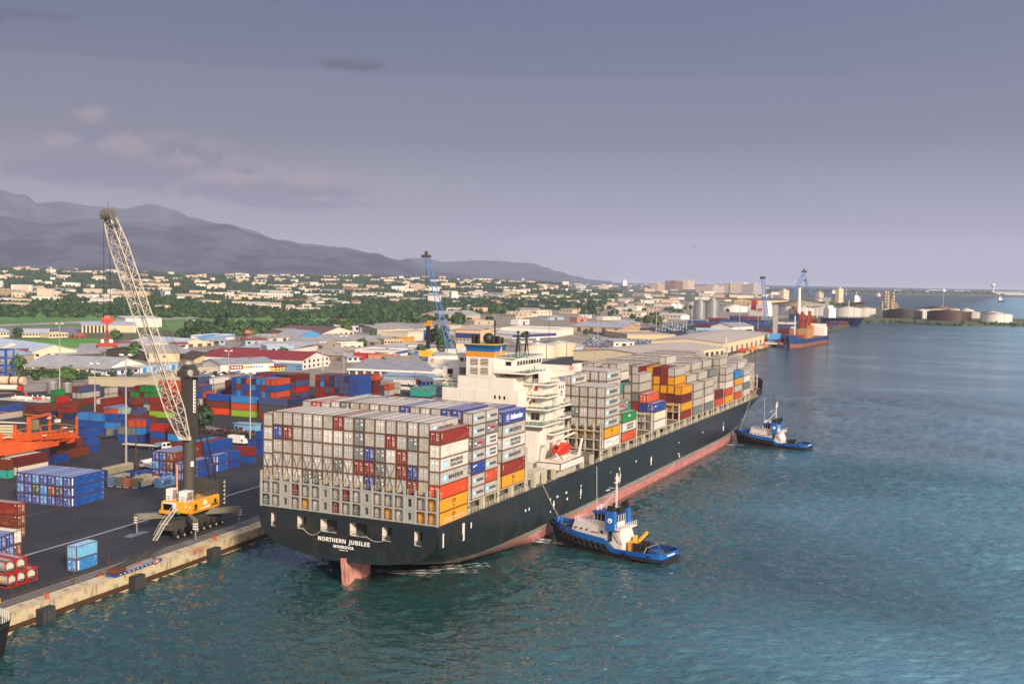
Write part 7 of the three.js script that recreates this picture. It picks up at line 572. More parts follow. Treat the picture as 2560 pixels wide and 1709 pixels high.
  { a: I6(895, 338), b: I6(1342, 356), top: 814, d: 24, roof: 'flat', wall: 0xe6e6ea, roofc: 0xc8c8c8, name: 'office_building', cat: 'office', label: 'white office with arched windows between two trees', win: [8], wh: 2.6, ww: 3 }, { a: I6(1342, 372), b: I6(1706, 368), top: 822, d: 90, roof: 'gable', rh: 3, wall: 0xaaa59c, roofc: 0xa8a29a, label: 'large grey walled store right of the white office' }, { a: I6(1708, 368), b: I6(1985, 332), top: 822, d: 60, roof: 'shed', rh: 2, wall: 0xd8d6d2, roofc: 0x9a9a98, label: 'long white walled store behind the blue crane boom' },
  { a: I6(262, 398), b: I6(800, 412), top: 833, d: 50, roof: 'gable', rh: 4, wall: 0xb9a88c, roofc: 0x6d5252, label: 'maroon roofed store below the green thicket' }, { a: I6(802, 412), b: I6(1112, 388), top: 833, d: 55, roof: 'across', rh: 5, wall: 0xe2d8c4, roofc: 0x6d5252, label: 'cream gabled store with maroon roof and dark doors', doors: 6 }, { a: I6(575, 432), b: I6(815, 416), top: 841, d: 26, roof: 'across', rh: 5, wall: 0x4f9ad0, roofc: 0x9aa0a8, label: 'bright blue gabled store' }, { a: I6(290, 455), b: I6(576, 434), top: 845, d: 24, roof: 'shed', rh: 1, wall: 0xe0d8cc, roofc: 0xb0aaa0, label: 'white walled store left of the bright blue gable', doors: 3 }, { a: I6(100, 440), b: I6(290, 445), top: 843, d: 18, roof: 'shed', wall: 0x5a9acc, roofc: 0xb3bcc4, label: 'low blue fronted store beside the palm' }, { a: I6(0, 440), b: I6(98, 442), top: 848, d: 20, roof: 'flat', wall: 0x7a3a34, roofc: 0xb0a090, label: 'dark red fronted store left of the palm' }, { a: I5(1782, 378), b: I5(1968, 362), top: 842, d: 22, roof: 'flat', wall: 0xd8d8d4, roofc: 0x6aa2d8, label: 'white store with blue roof edge by the thicket', extra: (t, w, h) => band(0x5f9ad6, 0.7, 1)(t, w, h) }, { a: I5(1705, 395), b: I5(1850, 390), top: 849, d: 14, roof: 'shed', wall: 0xd8d8d4, roofc: 0x6aa2d8, label: 'low blue roofed lean to by the thicket' },
  { a: I6(1410, 482), b: I6(1590, 480), top: 850, d: 24, roof: 'flat', wall: 0xc8b48c, roofc: RT, label: 'beige office block beside the blue drums', win: [6] }, { a: I6(1592, 462), b: I6(1705, 450), top: 847, d: 18, roof: 'flat', wall: 0xd29c3c, roofc: 0xc0a070, label: 'ochre yellow store before the blue silo' }, { a: I6(1640, 442), b: I6(1942, 424), top: 832, d: 32, roof: 'flat', wall: 0xd8ccb6, roofc: 0xb8b0a4, label: 'cream factory with a tall blue panel', extra: (t, w, h) => part('blue_panel', paint(0x2c62b0), b => b.box(0, 0.5, 0.02, 12, h + 2, 1.4), t) }, { a: I6(2108, 470), b: I6(2350, 480), top: 823, d: 36, roof: 'shed', rh: 3, wall: 0xdcb890, roofc: 0xb8aca0, label: 'peach walled warehouse with navy band behind the funnel', extra: band(0x2f3f72, 0.42, 0.78), doors: 7, dh: 5 }, { a: I6(1992, 236), b: I6(2350, 222), top: 788, d: 40, roof: 'gable', rh: 5, wall: 0xb8a994, roofc: 0xa6a8a4, label: 'green gabled mill behind the blue boom' },
  { a: R5(272, 628), b: R5(640, 612), top: 836, d: 95, roof: 'shed', rh: 1.5, wall: 0xdad6d0, roofc: 0xcfcac2, label: 'wide white roofed market hall with navy wall', extra: band(0x34427c, 0.3, 0.92) }, { a: R5(640, 612), b: R5(775, 590), top: 826, d: 60, roof: 'flat', wall: 0xe4dccb, roofc: 0xd6d2ca, label: 'white columned end of the market hall', extra: (t, w, h) => { for (let k = 0; k < 7; k++) part('column', whiteM, b => b.box(-w + k * w / 3 - 0.5, 0, 0.1, -w + k * w / 3 + 0.5, h, 1), t); } }, { a: R5(780, 562), b: R5(1196, 578), top: 815, d: 60, roof: 'gable', rh: 4, wall: 0xb89c7c, roofc: 0xa4a8b0, label: 'tan hall with blue grey roof inland of the storage tanks', doors: 4 }, { a: R5(1198, 560), b: R5(1345, 548), top: 808, d: 40, roof: 'gable', wall: 0xb8a48a, roofc: 0xa8acb2, label: 'smaller tan hall right of the blue grey roof' }, { a: R5(1235, 632), b: R5(1640, 634), top: 837, d: 75, roof: 'flat', wall: 0xcbb694, roofc: 0xb0a48e, label: 'wide flat cream terminal shed among parked cars' }, { a: R5(1125, 612), b: R5(1640, 628), top: 840, d: 8, roof: 'flat', wall: 0x8a3a34, roofc: 0x9a4a40, name: 'shed', cat: 'shed', label: 'long dark red lean to along the terminal shed' },
  { a: R5(1410, 845), b: R5(2052, 772), top: 887, d: 62, roof: 'gable', rh: 2.6, wall: 0xd6c7a8, roofc: 0xbdb4a8, name: 'quay_shed', cat: 'shed', label: 'nearer long cream quay shed behind the ship', doors: 14, dw: 5, doorM: mat(0x3a3028) }, { a: R5(2045, 752), b: R5(2440, 655), top: 857, d: 62, roof: 'gable', rh: 2.6, wall: 0xd6c7a8, roofc: 0xbdb4a8, name: 'quay_shed', cat: 'shed', label: 'farther long cream quay shed by the grey cranes', doors: 10, dw: 6, doorM: mat(0x54483a) },
  { a: R6(360, 462), b: R6(503, 455), top: 817, d: 30, roof: 'gable', rh: 4, wall: 0xe6e0d2, roofc: 0x9a98a0, label: 'white gabled shed before the far container stacks' }, { a: R6(110, 456), b: R6(360, 460), top: 823, d: 8, roof: 'flat', wall: 0x9ab4c8, roofc: 0xb0b8c0, name: 'shed', cat: 'shed', label: 'low pale blue shed along the far car park' }, { a: R6(498, 290), b: R6(745, 285), top: 751, d: 50, roof: 'gable', rh: 5, wall: 0xd2b684, roofc: 0x6e6258, name: 'flour_mill', label: 'long tan shed with dark roof on the far wharf' , win: [12] },
]) bld({ cat: 'warehouse', ...o });
// cylinders: tanks and silos; bottom centre, half width in photo pixels, top row
function tank(o) { const c = G(...o.c, GND), e = G(o.c[0] + o.r, o.c[1], GND), r = c.distanceTo(e), n = c.clone().sub(CAM).setY(0).normalize(); const p = c.clone().addScaledVector(n, r), h = hAt(c, o.top) - GND; const t = thing(o.name || 'storage_tank', o.label, o.cat || 'storage tank', [p.x, GND, p.z], 0, o.group); const m = o.m || mat(o.col, { rough: 0.5, metal: o.metal || 0, map: T.streak }); part('shell', m, b => b.cyl(V(0, 0, 0), V(0, h, 0), r, 36), t); part('roof', o.rm || mat(o.rc || 0xb9bcc0, { rough: 0.6, map: T.grime }), b => b.cyl(V(0, h, 0), V(0, h + (o.rh ?? r * 0.12), 0), r * 1.01, 36, o.tipr ?? 0.3), t); part('rim', o.rimM || m, b => { for (let k = 0; k < 36; k++) { const a = k / 36 * 6.2832, q = (k + 1) / 36 * 6.2832; b.bar(V(r * Math.cos(a), h, r * Math.sin(a)), V(r * Math.cos(q), h, r * Math.sin(q)), Math.max(0.25, r * 0.02)); } }, t); part('ladder', mat(0x8a8478), b => { const f = n.clone().negate(); const x = V(f.x, 0, f.z).applyAxisAngle(V(0, 1, 0), o.lad ?? 0.5).multiplyScalar(r + 0.2); b.bar(x, x.clone().setY(h + 0.6), 0.6, 0.2); }, t); return t; }
const silver = mat(0xb4b4b4, { rough: 0.32, metal: 0.75, map: T.streak });
for (const o of [
  { c: ZF(1102, 868), r: 16.6, top: 957.5, m: silver, rh: 0.5, label: 'silver round tank behind the green containers, left of a pair' }, { c: ZF(1400, 850), r: 16.4, top: 959.5, m: silver, rh: 0.5, label: 'silver round tank behind the orange and navy containers' }, { c: I5(920, 752), r: 9.2, top: 947, col: 0xb02436, rc: 0xb02436, rh: 0.8, label: 'small dark red tank behind the grey lettered containers' },
  { c: R5(478, 790), r: 47, top: 864, col: 0xdacdb8, rc: 0xb9bac2, label: 'wide cream tank just behind the bridge wing' }, { c: R5(652, 775), r: 44, top: 858, col: 0xd2c4a8, rc: 0xadaeb4, label: 'wide cream tank with grey domed roof beside the car park' },
  { c: R5(1845, 462), r: 13.4, top: 759, m: silver, rm: silver, rh: 9, name: 'silo', cat: 'silo', label: 'left of two tall silver silos with cone roofs' }, { c: R5(1952, 464), r: 13.8, top: 755, m: silver, rm: silver, rh: 9, name: 'silo', cat: 'silo', label: 'right and taller of two silver silos with cone roofs' }, { c: R5(1775, 428), r: 3, top: 778, m: silver, label: 'thin silver tank left of the silos' },
  { c: R5(2128, 402), r: 27, top: 766, col: 0xe4dfd8, rc: 0xd6d6d6, label: 'large white tank right of the silver silos' }, { c: R5(2262, 395), r: 16, top: 764, col: 0xbab6ae, label: 'grey tank behind the large white tank' }, { c: R5(1770, 378), r: 10, top: 757, col: 0xa8a8a8, label: 'low grey tank left of the silos' },
  ...[[732, 347, 43, 768, 'left'], [838, 352, 62, 770, 'second'], [980, 354, 78, 768, 'third'], [1140, 360, 76, 770, 'fourth'], [1268, 360, 52, 771, 'fifth']].map(([x, y, w, t, l]) => ({ c: R6(x, y), r: w / 2.7314, top: t, col: 0xc9c6c0, rc: 0xbab8b4, label: `pale grey oil tank, ${l} of the row behind the blue cargo ship` })),
  { c: R6(820, 300), r: 50, top: 760, col: 0xa99c88, rc: 0x8d8478, label: 'wide rusty topped tank behind the pale row' }, { c: R6(1400, 366), r: 6.5, top: 773, col: 0xd8d4cc, label: 'small white tank left of the black tank' }, { c: R6(1518, 372), r: 37, top: 777, col: 0x2a2522, rc: 0x3a3430, label: 'wide black oil tank on the refinery shore' }, { c: R6(1652, 372), r: 14, top: 774, col: 0xd6d2ca, label: 'white tank between black and brown tanks' }, { c: R6(1772, 372), r: 36, top: 771, col: 0xcfcac0, rc: 0x7a5a48, rimM: rustM, label: 'white tank with rusty floating roof' }, { c: R6(1838, 388), r: 40, top: 780, col: 0x4a3228, rc: 0x52453c, label: 'big dark brown oil tank at the waterside' }, { c: R6(1952, 362), r: 14, top: 775, col: 0xd6d2ca, rh: 4, label: 'white domed tank right of the brown tank' }, { c: R6(2000, 370), r: 12.5, top: 780, col: 0xb6b2aa, label: 'small grey tank right of the domed tank' }, { c: R6(2128, 392), r: 19, top: 781, col: 0xc2c0ba, label: 'grey tank behind the last white tank' }, { c: R6(2163, 398), r: 27.5, top: 786, col: 0xe4e0d8, label: 'last white tank at the right end of the shore' },
]) tank(o);
[[1622, 392, 30, 'left'], [1670, 390, 26, 'right']].forEach(([x, y, r, l]) => { const c = G(...R5(x, y)), R = r / 3.356 / FOC * c.distanceTo(CAM), t = thing('gas_sphere', `${l} of two white gas spheres`, 'gas tank', [c.x, GND, c.z]); mesh('sphere', new THREE.SphereGeometry(R, 24, 16).translate(0, R * 1.1, 0), mat(0xe8e2dc, { rough: 0.5 }), t); part('leg', steelM, b => { for (let k = 0; k < 8; k++) { const a = k * 0.785; b.bar(V(Math.cos(a) * R * 0.8, 0, Math.sin(a) * R * 0.8), V(Math.cos(a) * R * 0.85, R * 0.9, Math.sin(a) * R * 0.85), 0.6); } }, t); });
{ const c = G(...ZF(165, 700)), t = thing('rusty_tank', 'rust streaked white horizontal tank at the left yard edge', 'tank', [c.x, GND, c.z], QA + 0.25); part('shell', mat(0xd8c0a8, { rough: 0.6, map: T.roof }), b => b.cyl(V(-9, 2.6, 0), V(9, 2.6, 0), 2.2, 20), t); part('rust_band', rustM, b => { for (const x of [-5, 1, 6]) b.cyl(V(x, 2.6, 0), V(x + 1, 2.6, 0), 2.23, 20); }, t); part('cradle', darkM, b => { for (const x of [-6, 0, 6]) b.box(x - 0.4, 0, -1.6, x + 0.4, 1, 1.6); }, t); }
{ const c = G(...ZF(150, 840)), t = thing('tank_lorry', 'white tank lorry parked below the rusty tank', 'lorry', [c.x, GND, c.z], QA + 0.3); part('tank', mat(0xe0d8c8, { rough: 0.5, map: T.streak }), b => b.cyl(V(-9, 2.3, 0), V(5, 2.3, 0), 1.3, 16), t); part('cab', paint(0xc23a30), b => b.box(5.4, 0.8, -1.2, 7.6, 3.2, 1.2), t); part('chassis', darkM, b => b.box(-9, 0.6, -1, 7, 1, 1), t); for (const x of [-8, -6.6, -5.2, 4, 6.4]) for (const z of [-1, 1]) part('wheel', tyreM, b => b.cyl(V(x, 0.55, z * 0.8), V(x, 0.55, z * 1.2), 0.55, 12), t); }
{ const c = G(...ZF(680, 1000)), t = thing('pump_island', 'pale slab with a cluster of white valves and red and white posts', 'pump station', [c.x, GND, c.z], QA); part('slab', conc(0xc4beb2), b => b.box(-16, 0, -9, 18, 0.25, 7), t); for (let k = 0; k < 12; k++) part('bollard_post', mat(k % 2 ? 0xd8d4cc : 0xb33028), b => { const x = rr(-14, 15), z = rr(-8, 6); b.cyl(V(x, 0.25, z), V(x, 1.5, z), 0.25, 8); }, t); part('valve', whiteM, b => { for (let k = 0; k < 14; k++) b.cbox(rr(-8, 8), 1, rr(-5, 5), rr(0.5, 2), rr(0.6, 1.6), rr(0.5, 1.5)); }, t).userData.kind = 'stuff'; part('pipe', mat(0xc8392c), b => { b.cyl(V(-4, 0.3, 0), V(-4, 3.4, 0), 0.5, 8); b.cyl(V(-6, 1, 1), V(8, 1, 1), 0.3, 8); }, t); }
{ const c = G(...ZF(40, 590)), t = thing('blue_frame', 'tall blue steel frame at the left edge of the sheds', 'steel frame', [c.x, GND, c.z], QA); part('frame_bar', paint(0x2a5aa6), b => { for (const x of [-5, 0, 5]) for (const z of [-3, 3]) b.bar(V(x, 0, z), V(x, 17, z), 0.5); for (const y of [4, 8, 12, 16.5]) { for (const z of [-3, 3]) b.bar(V(-5, y, z), V(5, y, z), 0.4); for (const x of [-5, 0, 5]) b.bar(V(x, y, -3), V(x, y, 3), 0.4); } b.bar(V(-5, 0, 3), V(5, 8, 3), 0.3); b.bar(V(5, 8, 3), V(-5, 16, 3), 0.3); }, t); }
// blocks of flats, city towers
const tower = (x0, x1, by, ty, col, label, rows, cols, depth, Z = R5) => { const A = G(...Z(x0, by)), B = G(...Z(x1, by)); bld({ a: Z(x0, by), b: Z(x1, by), top: Z(x0, ty)[1], d: depth || A.distanceTo(B) * 0.6, roof: 'flat', wall: col, roofc: 0xb0a8a0, name: 'tower_block', cat: 'tower block', label, win: [cols, rows], wh: 2.2, ww: 99, glass: mat(new THREE.Color(col).multiplyScalar(0.45).getHex(), { rough: 0.4 }), extra: (t, w, h) => part('roof_house', wallM(col), b => b.box(-w * 0.3, h + 0.9, -w * 0.9, w * 0.25, h + 6, -w * 0.3), t) }); };
tower(1495, 1550, 226, 168, 0xc9b49a, 'tan tower block, leftmost of the seafront towers', 9, 5); tower(1637, 1703, 216, 143, 0x8a6f60, 'dark brown slab tower on the seafront', 12, 6); tower(1745, 1801, 212, 140, 0xdcc4ac, 'cream tower right of the dark brown slab', 12, 5); tower(1955, 2088, 242, 186, 0xc8b8a8, 'wide low cream hotel on the seafront', 7, 12); tower(2090, 2185, 243, 166, 0xb4b4b4, 'grey hotel tower with dark ribs', 12, 8); tower(2206, 2305, 246, 163, 0xe0cdb6, 'bright cream hotel tower', 12, 8); tower(502, 580, 208, 140, 0xb8b4b0, 'grey tower at the right end of the seafront row', 12, 7, 0, R6); tower(1085, 1116, 264, 170, 0xe2cba8, 'plain cream grain elevator on the point', 2, 2, 0, R6); tower(708, 745, 242, 180, 0xd6cab8, 'squat cream silo house on the wharf', 2, 2, 0, R6); tower(950, 981, 254, 197, 0xcabba6, 'grey cream elevator left of the grain elevator', 2, 2, 0, R6);
tower(476, 522, 172, 136, 0xdcc8b4, 'lone cream tower block far among the trees', 8, 6, 0, Zm(380, 637, 3.67)); tower(688, 792, 232, 190, 0xe0c8a8, 'two part cream hospital block on the far town edge', 6, 9, 0, Zm(600, 640, 3.915)); tower(1636, 1745, 262, 196, 0xe2ccb0, 'wide cream block below the smoke', 7, 9, 0, Zm(600, 640, 3.915)); tower(1745, 1840, 270, 222, 0xd8c8b4, 'lower cream block right of the wide cream block', 4, 8, 0, Zm(600, 640, 3.915)); tower(1322, 1397, 240, 198, 0xdcbfa4, 'pinkish block left of the smoke', 4, 6, 0, Zm(600, 640, 3.915)); tower(345, 440, 192, 165, 0xe0d4c6, 'white block on the shore under the headland', 3, 8, 0); tower(850, 890, 205, 176, 0xd8d0c6, 'small white tower near the shore', 4, 3, 0); tower(1042, 1080, 208, 176, 0xdcc8b0, 'small cream tower near the far bay', 4, 3, 0);
for (let k = 0; k < 9; k++) { const x = k * 42, y = 385 - k * 3; bld({ a: Zm(0, 640, 3.67)(x - 20, y), b: Zm(0, 640, 3.67)(x + 20, y - 2), top: 640 + (310 + k * 4) / 3.67, d: 22, roof: 'across', rh: 4, wall: 0xe0c294, roofc: 0xcbb79c, name: 'apartment_block', cat: 'flats', label: 'cream gabled apartment block in the row behind the airfield wood', group: 'gabled apartment blocks behind the wood', win: [4, 3], wh: 2 }); }
// small houses and stores spread through the town
{ const wc = [0xe6ded0, 0xdccbb0, 0xe8e4dc, 0xd8c4a4, 0xc9b69c, 0xdfd8d0, 0xb9a890, 0xe2d2bc], rc = [0xb8b4ae, 0xa39a90, 0xc6c2bc, 0x9a6a58, 0xa8adb2, 0xcfc9c0]; const spots = []; const far = (n, x0, x1, y0, y1, wmin, wmax, hm, lab, grp) => { for (let k = 0; k < n; k++) { const u = rnd(), y = mix(y0, y1, u * u), x = rr(x0, x1); spots.push([x, y + (x - 1280) * 0.0173, rr(wmin, wmax), rr(3.5, hm), lab, grp]); } };
  const onPlain = (n, x0, x1, d0, d1, wmin, wmax, hm, lab, grp) => { for (let k = 0; k < n; k++) { const d = mix(d0, d1, Math.pow(rnd(), 0.8)); spots.push([0, 0, rr(wmin, wmax), rr(4.5, hm), lab, grp, plain(rr(x0, x1), d)]); } };
  onPlain(130, -20, 1240, 2300, 5100, 22, 95, 15, 'low building among the dark trees of the far town', 'low buildings among the far trees'); onPlain(26, 0, 1000, 1720, 2200, 14, 40, 9, 'low building in the near edge of the far wood', 'low buildings among the far trees'); far(120, 1150, 1950, 706, 745, 18, 64, 14, 'town building near the far shore', 'town buildings near the far shore'); far(80, 1140, 1700, 748, 797, 14, 46, 8, 'shed in the far industrial district', 'small sheds of the far industrial district');
  for (const [x, y, w, h, lab, grp, at] of spots) { const ci = ri(wc.length), gable = rnd() < 0.5, p = at || G(x, y), t = thing('town_building', `${['small', 'middling', 'long'][w < 26 ? 0 : w < 50 ? 1 : 2]} ${['off-white', 'sand', 'white', 'buff', 'tan', 'pale grey', 'brown', 'cream'][ci]} ${gable ? 'gabled' : 'flat roofed'} ${lab}`, 'building', [p.x, GND, p.z], rr(-0.5, 0.9), grp), d = w * rr(0.35, 0.7); part('wall', wallM(wc[ci]), b => b.box(-w / 2, -3, -d, w / 2, h, 0), t); const rm = roofM(pick(rc)); if (!gable) part('roof', rm, b => b.box(-w / 2 - 0.3, h, -d - 0.3, w / 2 + 0.3, h + 0.35, 0.3), t); else part('roof', rm, b => { const r = rr(1.5, 3.5); b.quad(V(-w / 2 - 0.5, h - 0.1, 0.6), V(w / 2 + 0.5, h - 0.1, 0.6), V(w / 2 + 0.5, h + r, -d / 2), V(-w / 2 - 0.5, h + r, -d / 2)).quad(V(w / 2 + 0.5, h - 0.1, -d - 0.6), V(-w / 2 - 0.5, h - 0.1, -d - 0.6), V(-w / 2 - 0.5, h + r, -d / 2), V(w / 2 + 0.5, h + r, -d / 2)); b.tri(V(w / 2, h, 0), V(w / 2, h, -d), V(w / 2, h + r, -d / 2)).tri(V(-w / 2, h, -d), V(-w / 2, h, 0), V(-w / 2, h + r, -d / 2)); }, t); if (p.distanceTo(CAM) < 3200) part('window', glassM, b => { const n = Math.max(1, Math.round(w / 7)); for (let k = 0; k < n; k++) b.cbox(-w / 2 + w * (k + 0.5) / n, h * 0.6, 0.02, Math.min(2, w / n * 0.5), h * 0.3, 0.1); }, t); } }
// small stuff filling the shed district: huts, stores
{ const wc = [0xdcd4c6, 0xcdbc9c, 0xb8a88e, 0xe4e0d8, 0x9fb2c4, 0xb07a64], rc = [0xa5a7a9, 0x9c958a, 0xb9bcc0, 0x8f5148, 0xb5ab9c]; const Z = [[560, 905, 0.8], [1010, 840, 1], [1110, 855, 1], [1040, 880, 1], [700, 888, 1], [960, 905, 1], [1130, 905, 1], [410, 905, 1], [330, 880, 1], [450, 872, 1], [540, 862, 1], [1010, 925, 1], [880, 880, 1], [1150, 830, 1], [1210, 815, 1], [1310, 812, 1], [1390, 800, 1], [1455, 806, 1], [1530, 800, 1], [1600, 792, 1], [1650, 806, 1], [1330, 870, 0.7], [1440, 878, 0.7], [1480, 886, 0.7], [1560, 872, 0.7], [20, 905, 1], [300, 915, 1], [790, 862, 1], [640, 868, 1], [730, 845, 1], [1180, 845, 1], [1180, 875, 1]]; Z.forEach(([x, y, s], i) => { const w = rr(12, 26) * s, px = w / (G(x, y).distanceTo(CAM)) * FOC; bld({ a: [x - px / 2, y], b: [x + px / 2, y - rr(-1, 2)], h: rr(3, 6.5), d: rr(8, 20), roof: pick(['flat', 'gable', 'shed']), rh: 1.4, wall: wc[i % 6], roofc: pick(rc), name: 'store', cat: 'store', label: `small ${['off-white', 'buff', 'brown', 'white', 'blue grey', 'brick red'][i % 6]} store squeezed between the larger sheds`, group: 'small stores between the sheds', win: [ri(4)], doors: ri(2) }); }); }
{ // the rest of the far town's low buildings
  const b = new MB(), q = new THREE.Matrix4(), wc = [0xe6ded0, 0xdccbb0, 0xe8e4dc, 0xd8c4a4, 0xc9b69c, 0xe2d2bc], rc = [0xb8b4ae, 0xc6c2bc, 0x9a6a58, 0xa8adb2, 0xd6d0c8]; const c = new THREE.Color(); for (let k = 0; k < 330; k++) { const px = rr(-40, 1420), p = plain(px, mix(2150, 5150, Math.pow(rnd(), 0.7))); if (fbm(p.x * 0.0018, p.z * 0.009, 8.1, 3) < -0.16) continue; const w = rr(12, 50) * (rnd() < 0.12 ? 2 : 1), d = rr(9, 20), h = rr(5, 11) * (rnd() < 0.06 ? 2 : 1); q.makeRotationY(rr(-0.6, 0.9)).setPosition(p.x, p.y, p.z); b.m = q; c.set(pick(wc)); b.tint(c.r, c.g, c.b); b.box(-w / 2, -3, -d, w / 2, h, 0); c.set(pick(rc)); b.tint(c.r, c.g, c.b); b.box(-w / 2 - 0.3, h, -d - 0.3, w / 2 + 0.3, h + 0.5, 0.3); } b.m = null; tag(b.build('far_town', mat(0xffffff, { vertexColors: true, rough: 0.85, map: T.streak })), 'mass of small pale buildings of the far town below the hills', 'buildings', null, 'stuff'); }

// ---------------------------------------------------------------- trees
{
  const leaf = (n, R, H, s, flat) => { const b = new MB(); for (let k = 0; k < n; k++) { const a = rnd() * 6.283, q = Math.sqrt(rnd()), y = rnd(); const lump = 0.75 + 0.35 * noise.noise(Math.cos(a) * 1.7, y * 3, Math.sin(a) * 1.7); const rad = R * lump * Math.sqrt(Math.max(0.04, 1 - Math.pow((y - 0.42) / 0.6, 2))) * (0.55 + 0.45 * q); const c = V(Math.cos(a) * rad, H * (0.22 + 0.78 * y * lump), Math.sin(a) * rad); const nn = V(c.x, (c.y - H * 0.45) * 1.3, c.z).normalize().add(V(rr(-0.6, 0.6), rr(-0.2, 0.8), rr(-0.6, 0.6))).normalize(); const u = nn.clone().cross(V(rr(-1, 1), rr(-1, 1), rr(-1, 1))).normalize(), w = nn.clone().cross(u), z = s * rr(0.6, 1.3); const g = rr(0.55, 1.25), ye = rr(0.85, 1.2); b.tint(g * ye, g, g * 0.8); b.quad(c.clone().addScaledVector(u, -z).addScaledVector(w, -z * 0.7), c.clone().addScaledVector(u, z).addScaledVector(w, -z * 0.7), c.clone().addScaledVector(u, z * 0.8).addScaledVector(w, z * 0.7), c.clone().addScaledVector(u, -z * 0.8).addScaledVector(w, z * 0.7)); } return b.geometry(); };
  const fm = c => mat(c, { rough: 0.9, vertexColors: true }); const greens = [0x37533a, 0x446340, 0x2f4a34, 0x4d6a3c, 0x3b563a];
  const geos = [leaf(150, 4.6, 8, 0.95), leaf(150, 5.6, 7, 1.05), leaf(130, 3.8, 9.5, 0.9)], dm = V();
  const wood = (name, label, spots, cat) => { geos.forEach((g, v) => { }); const per = geos.map(() => []); spots.forEach(s => per[ri(3)].push(s)); const t = thing(name, label, cat || 'wood', [0, 0, 0]); t.userData.kind = 'stuff'; per.forEach((list, v) => { if (!list.length) return; const m = new THREE.InstancedMesh(geos[v], fm(0xffffff), list.length); m.name = 'crown_mass'; m.userData.kind = 'stuff'; const mt = new THREE.Matrix4(), q = new THREE.Quaternion(), col = new THREE.Color(); list.forEach(([x, z, s, y], k) => { q.setFromAxisAngle(V(0, 1, 0), rnd() * 6.28); mt.compose(V(x, (y ?? GND) - 0.5, z), q, V(s * rr(0.85, 1.2), s * rr(0.8, 1.2), s * rr(0.85, 1.2))); m.setMatrixAt(k, mt); col.set(pick(greens)).multiplyScalar(rr(0.75, 1.15)); m.setColorAt(k, col); }); m.castShadow = m.receiveShadow = true; t.add(m); }); };
  const scatter = (n, poly, keep, s0, s1, out) => { for (let k = 0; k < n; k++) { const [x0, x1, y0, y1] = poly, x = rr(x0, x1), yy = mix(y0, y1, rnd()); if (!keep(x, yy)) continue; const p = G(x, yy + (x - 1280) * 0.0173 * (poly[4] ?? 1)); out.push([p.x, p.z, rr(s0, s1)]); } return out; };
  const cl = (x, y, f, th) => fbm(x * f, y * f * 5, 4.4, 3) > th;
  let A = []; const uniform = (n, c, keep, s0, s1) => { for (let k = 0; k < n; k++) { const i = 0, u = rnd(), v = rnd(); const p = c[0].clone().lerp(c[1], u).lerp(c[3].clone().lerp(c[2], u), v); if (keep && !keep(p.x, p.z)) continue; A.push([p.x, p.z, rr(s0, s1)]); } };
  const onPlain = (n, x0, x1, d0, d1, s0, s1, th) => { for (let k = 0; k < n; k++) { const x = rr(x0, x1), d = d0 + (d1 - d0) * rnd(), p = plain(x, d); if (th != null && !cl(p.x, p.z, 0.0018, th)) continue; A.push([p.x, p.z, rr(s0, s1), p.y]); } };
  onPlain(2300, -40, 1180, 1500, 2150, 0.65, 1.15); uniform(900, [G(-60, 781), G(700, 766), G(900, 775), G(-60, 772)], null, 0.6, 1.1); uniform(1500, [G(700, 768), G(1080, 785), G(1200, 752), G(720, 728)], null, 0.7, 1.2); wood('woodland', 'dense dark green wood along the far side of the airfield', A);
  A = []; onPlain(14000, -60, 1420, 2100, 5150, 0.55, 1.05, -0.16); wood('woodland', 'scattered trees between the pale houses of the far town', A);
  A = []; uniform(1500, [G(1150, 790), G(1500, 775), G(1560, 728), G(1150, 735)], (x, z) => cl(x, z, 0.004, -0.1), 1.0, 1.7); wood('woodland', 'dark green wood left of the industrial district', A);
  A = []; uniform(560, [G(440, 846), G(720, 836), G(900, 814), G(470, 812)], (x, z) => cl(x, z, 0.02, -0.12), 0.6, 1.15); uniform(420, [G(720, 838), G(980, 822), G(1090, 800), G(820, 808)], (x, z) => cl(x, z, 0.02, -0.1), 0.6, 1.1); uniform(60, [G(690, 812), G(770, 812), G(780, 803), G(690, 802)], null, 0.4, 0.8); wood('thicket', 'bushy green thicket between the sheds and the runway', A, 'thicket');
  A = []; uniform(120, [G(20, 950), G(330, 952), G(330, 936), G(20, 930)], (x, z) => cl(x, z, 0.05, 0.0), 0.3, 0.6); wood('thicket', 'low scrub between the cream shed and the silver tanks', A, 'thicket');
  A = []; uniform(260, [G(1480, 800), G(1700, 800), G(1900, 770), G(1400, 770)], (x, z) => cl(x, z, 0.01, 0.12), 0.8, 1.4); uniform(200, [G(1900, 775), G(2140, 772), G(2140, 762), G(1990, 755)], null, 0.5, 1.0); wood('woodland', 'sparse trees between far sheds and oil tanks', A);
  A = []; uniform(240, [G(2060, 807), G(2600, 818), G(2600, 812), G(2060, 800)], (x, z) => cl(x, z, 0.03, 0.0), 0.25, 0.7); wood('thicket', 'scrubby bushes along the oil tank shore', A, 'thicket');
  const trunkM = mat(0x5a4a3a, { rough: 0.9 }); let proto = null; const tree = (px, py, s, label) => { const p = G(px, py); const t = thing('leafy_tree', label, 'tree', [p.x, GND - 0.1, p.z], rnd() * 6); part('trunk', trunkM, b => { b.cyl(V(0, 0, 0), V(0.15, 3.4, 0.1), 0.32, 8, 0.22); b.cyl(V(0.1, 2.4, 0), V(1.8, 5, 0.8), 0.17, 6, 0.08); b.cyl(V(0.1, 2.6, 0), V(-1.6, 5, -0.9), 0.17, 6, 0.08); }, t); const gg = leaf(520, 4.6, 8.2, 0.52); mesh('crown', gg, fm(pick(greens)), t); t.scale.setScalar(s); };
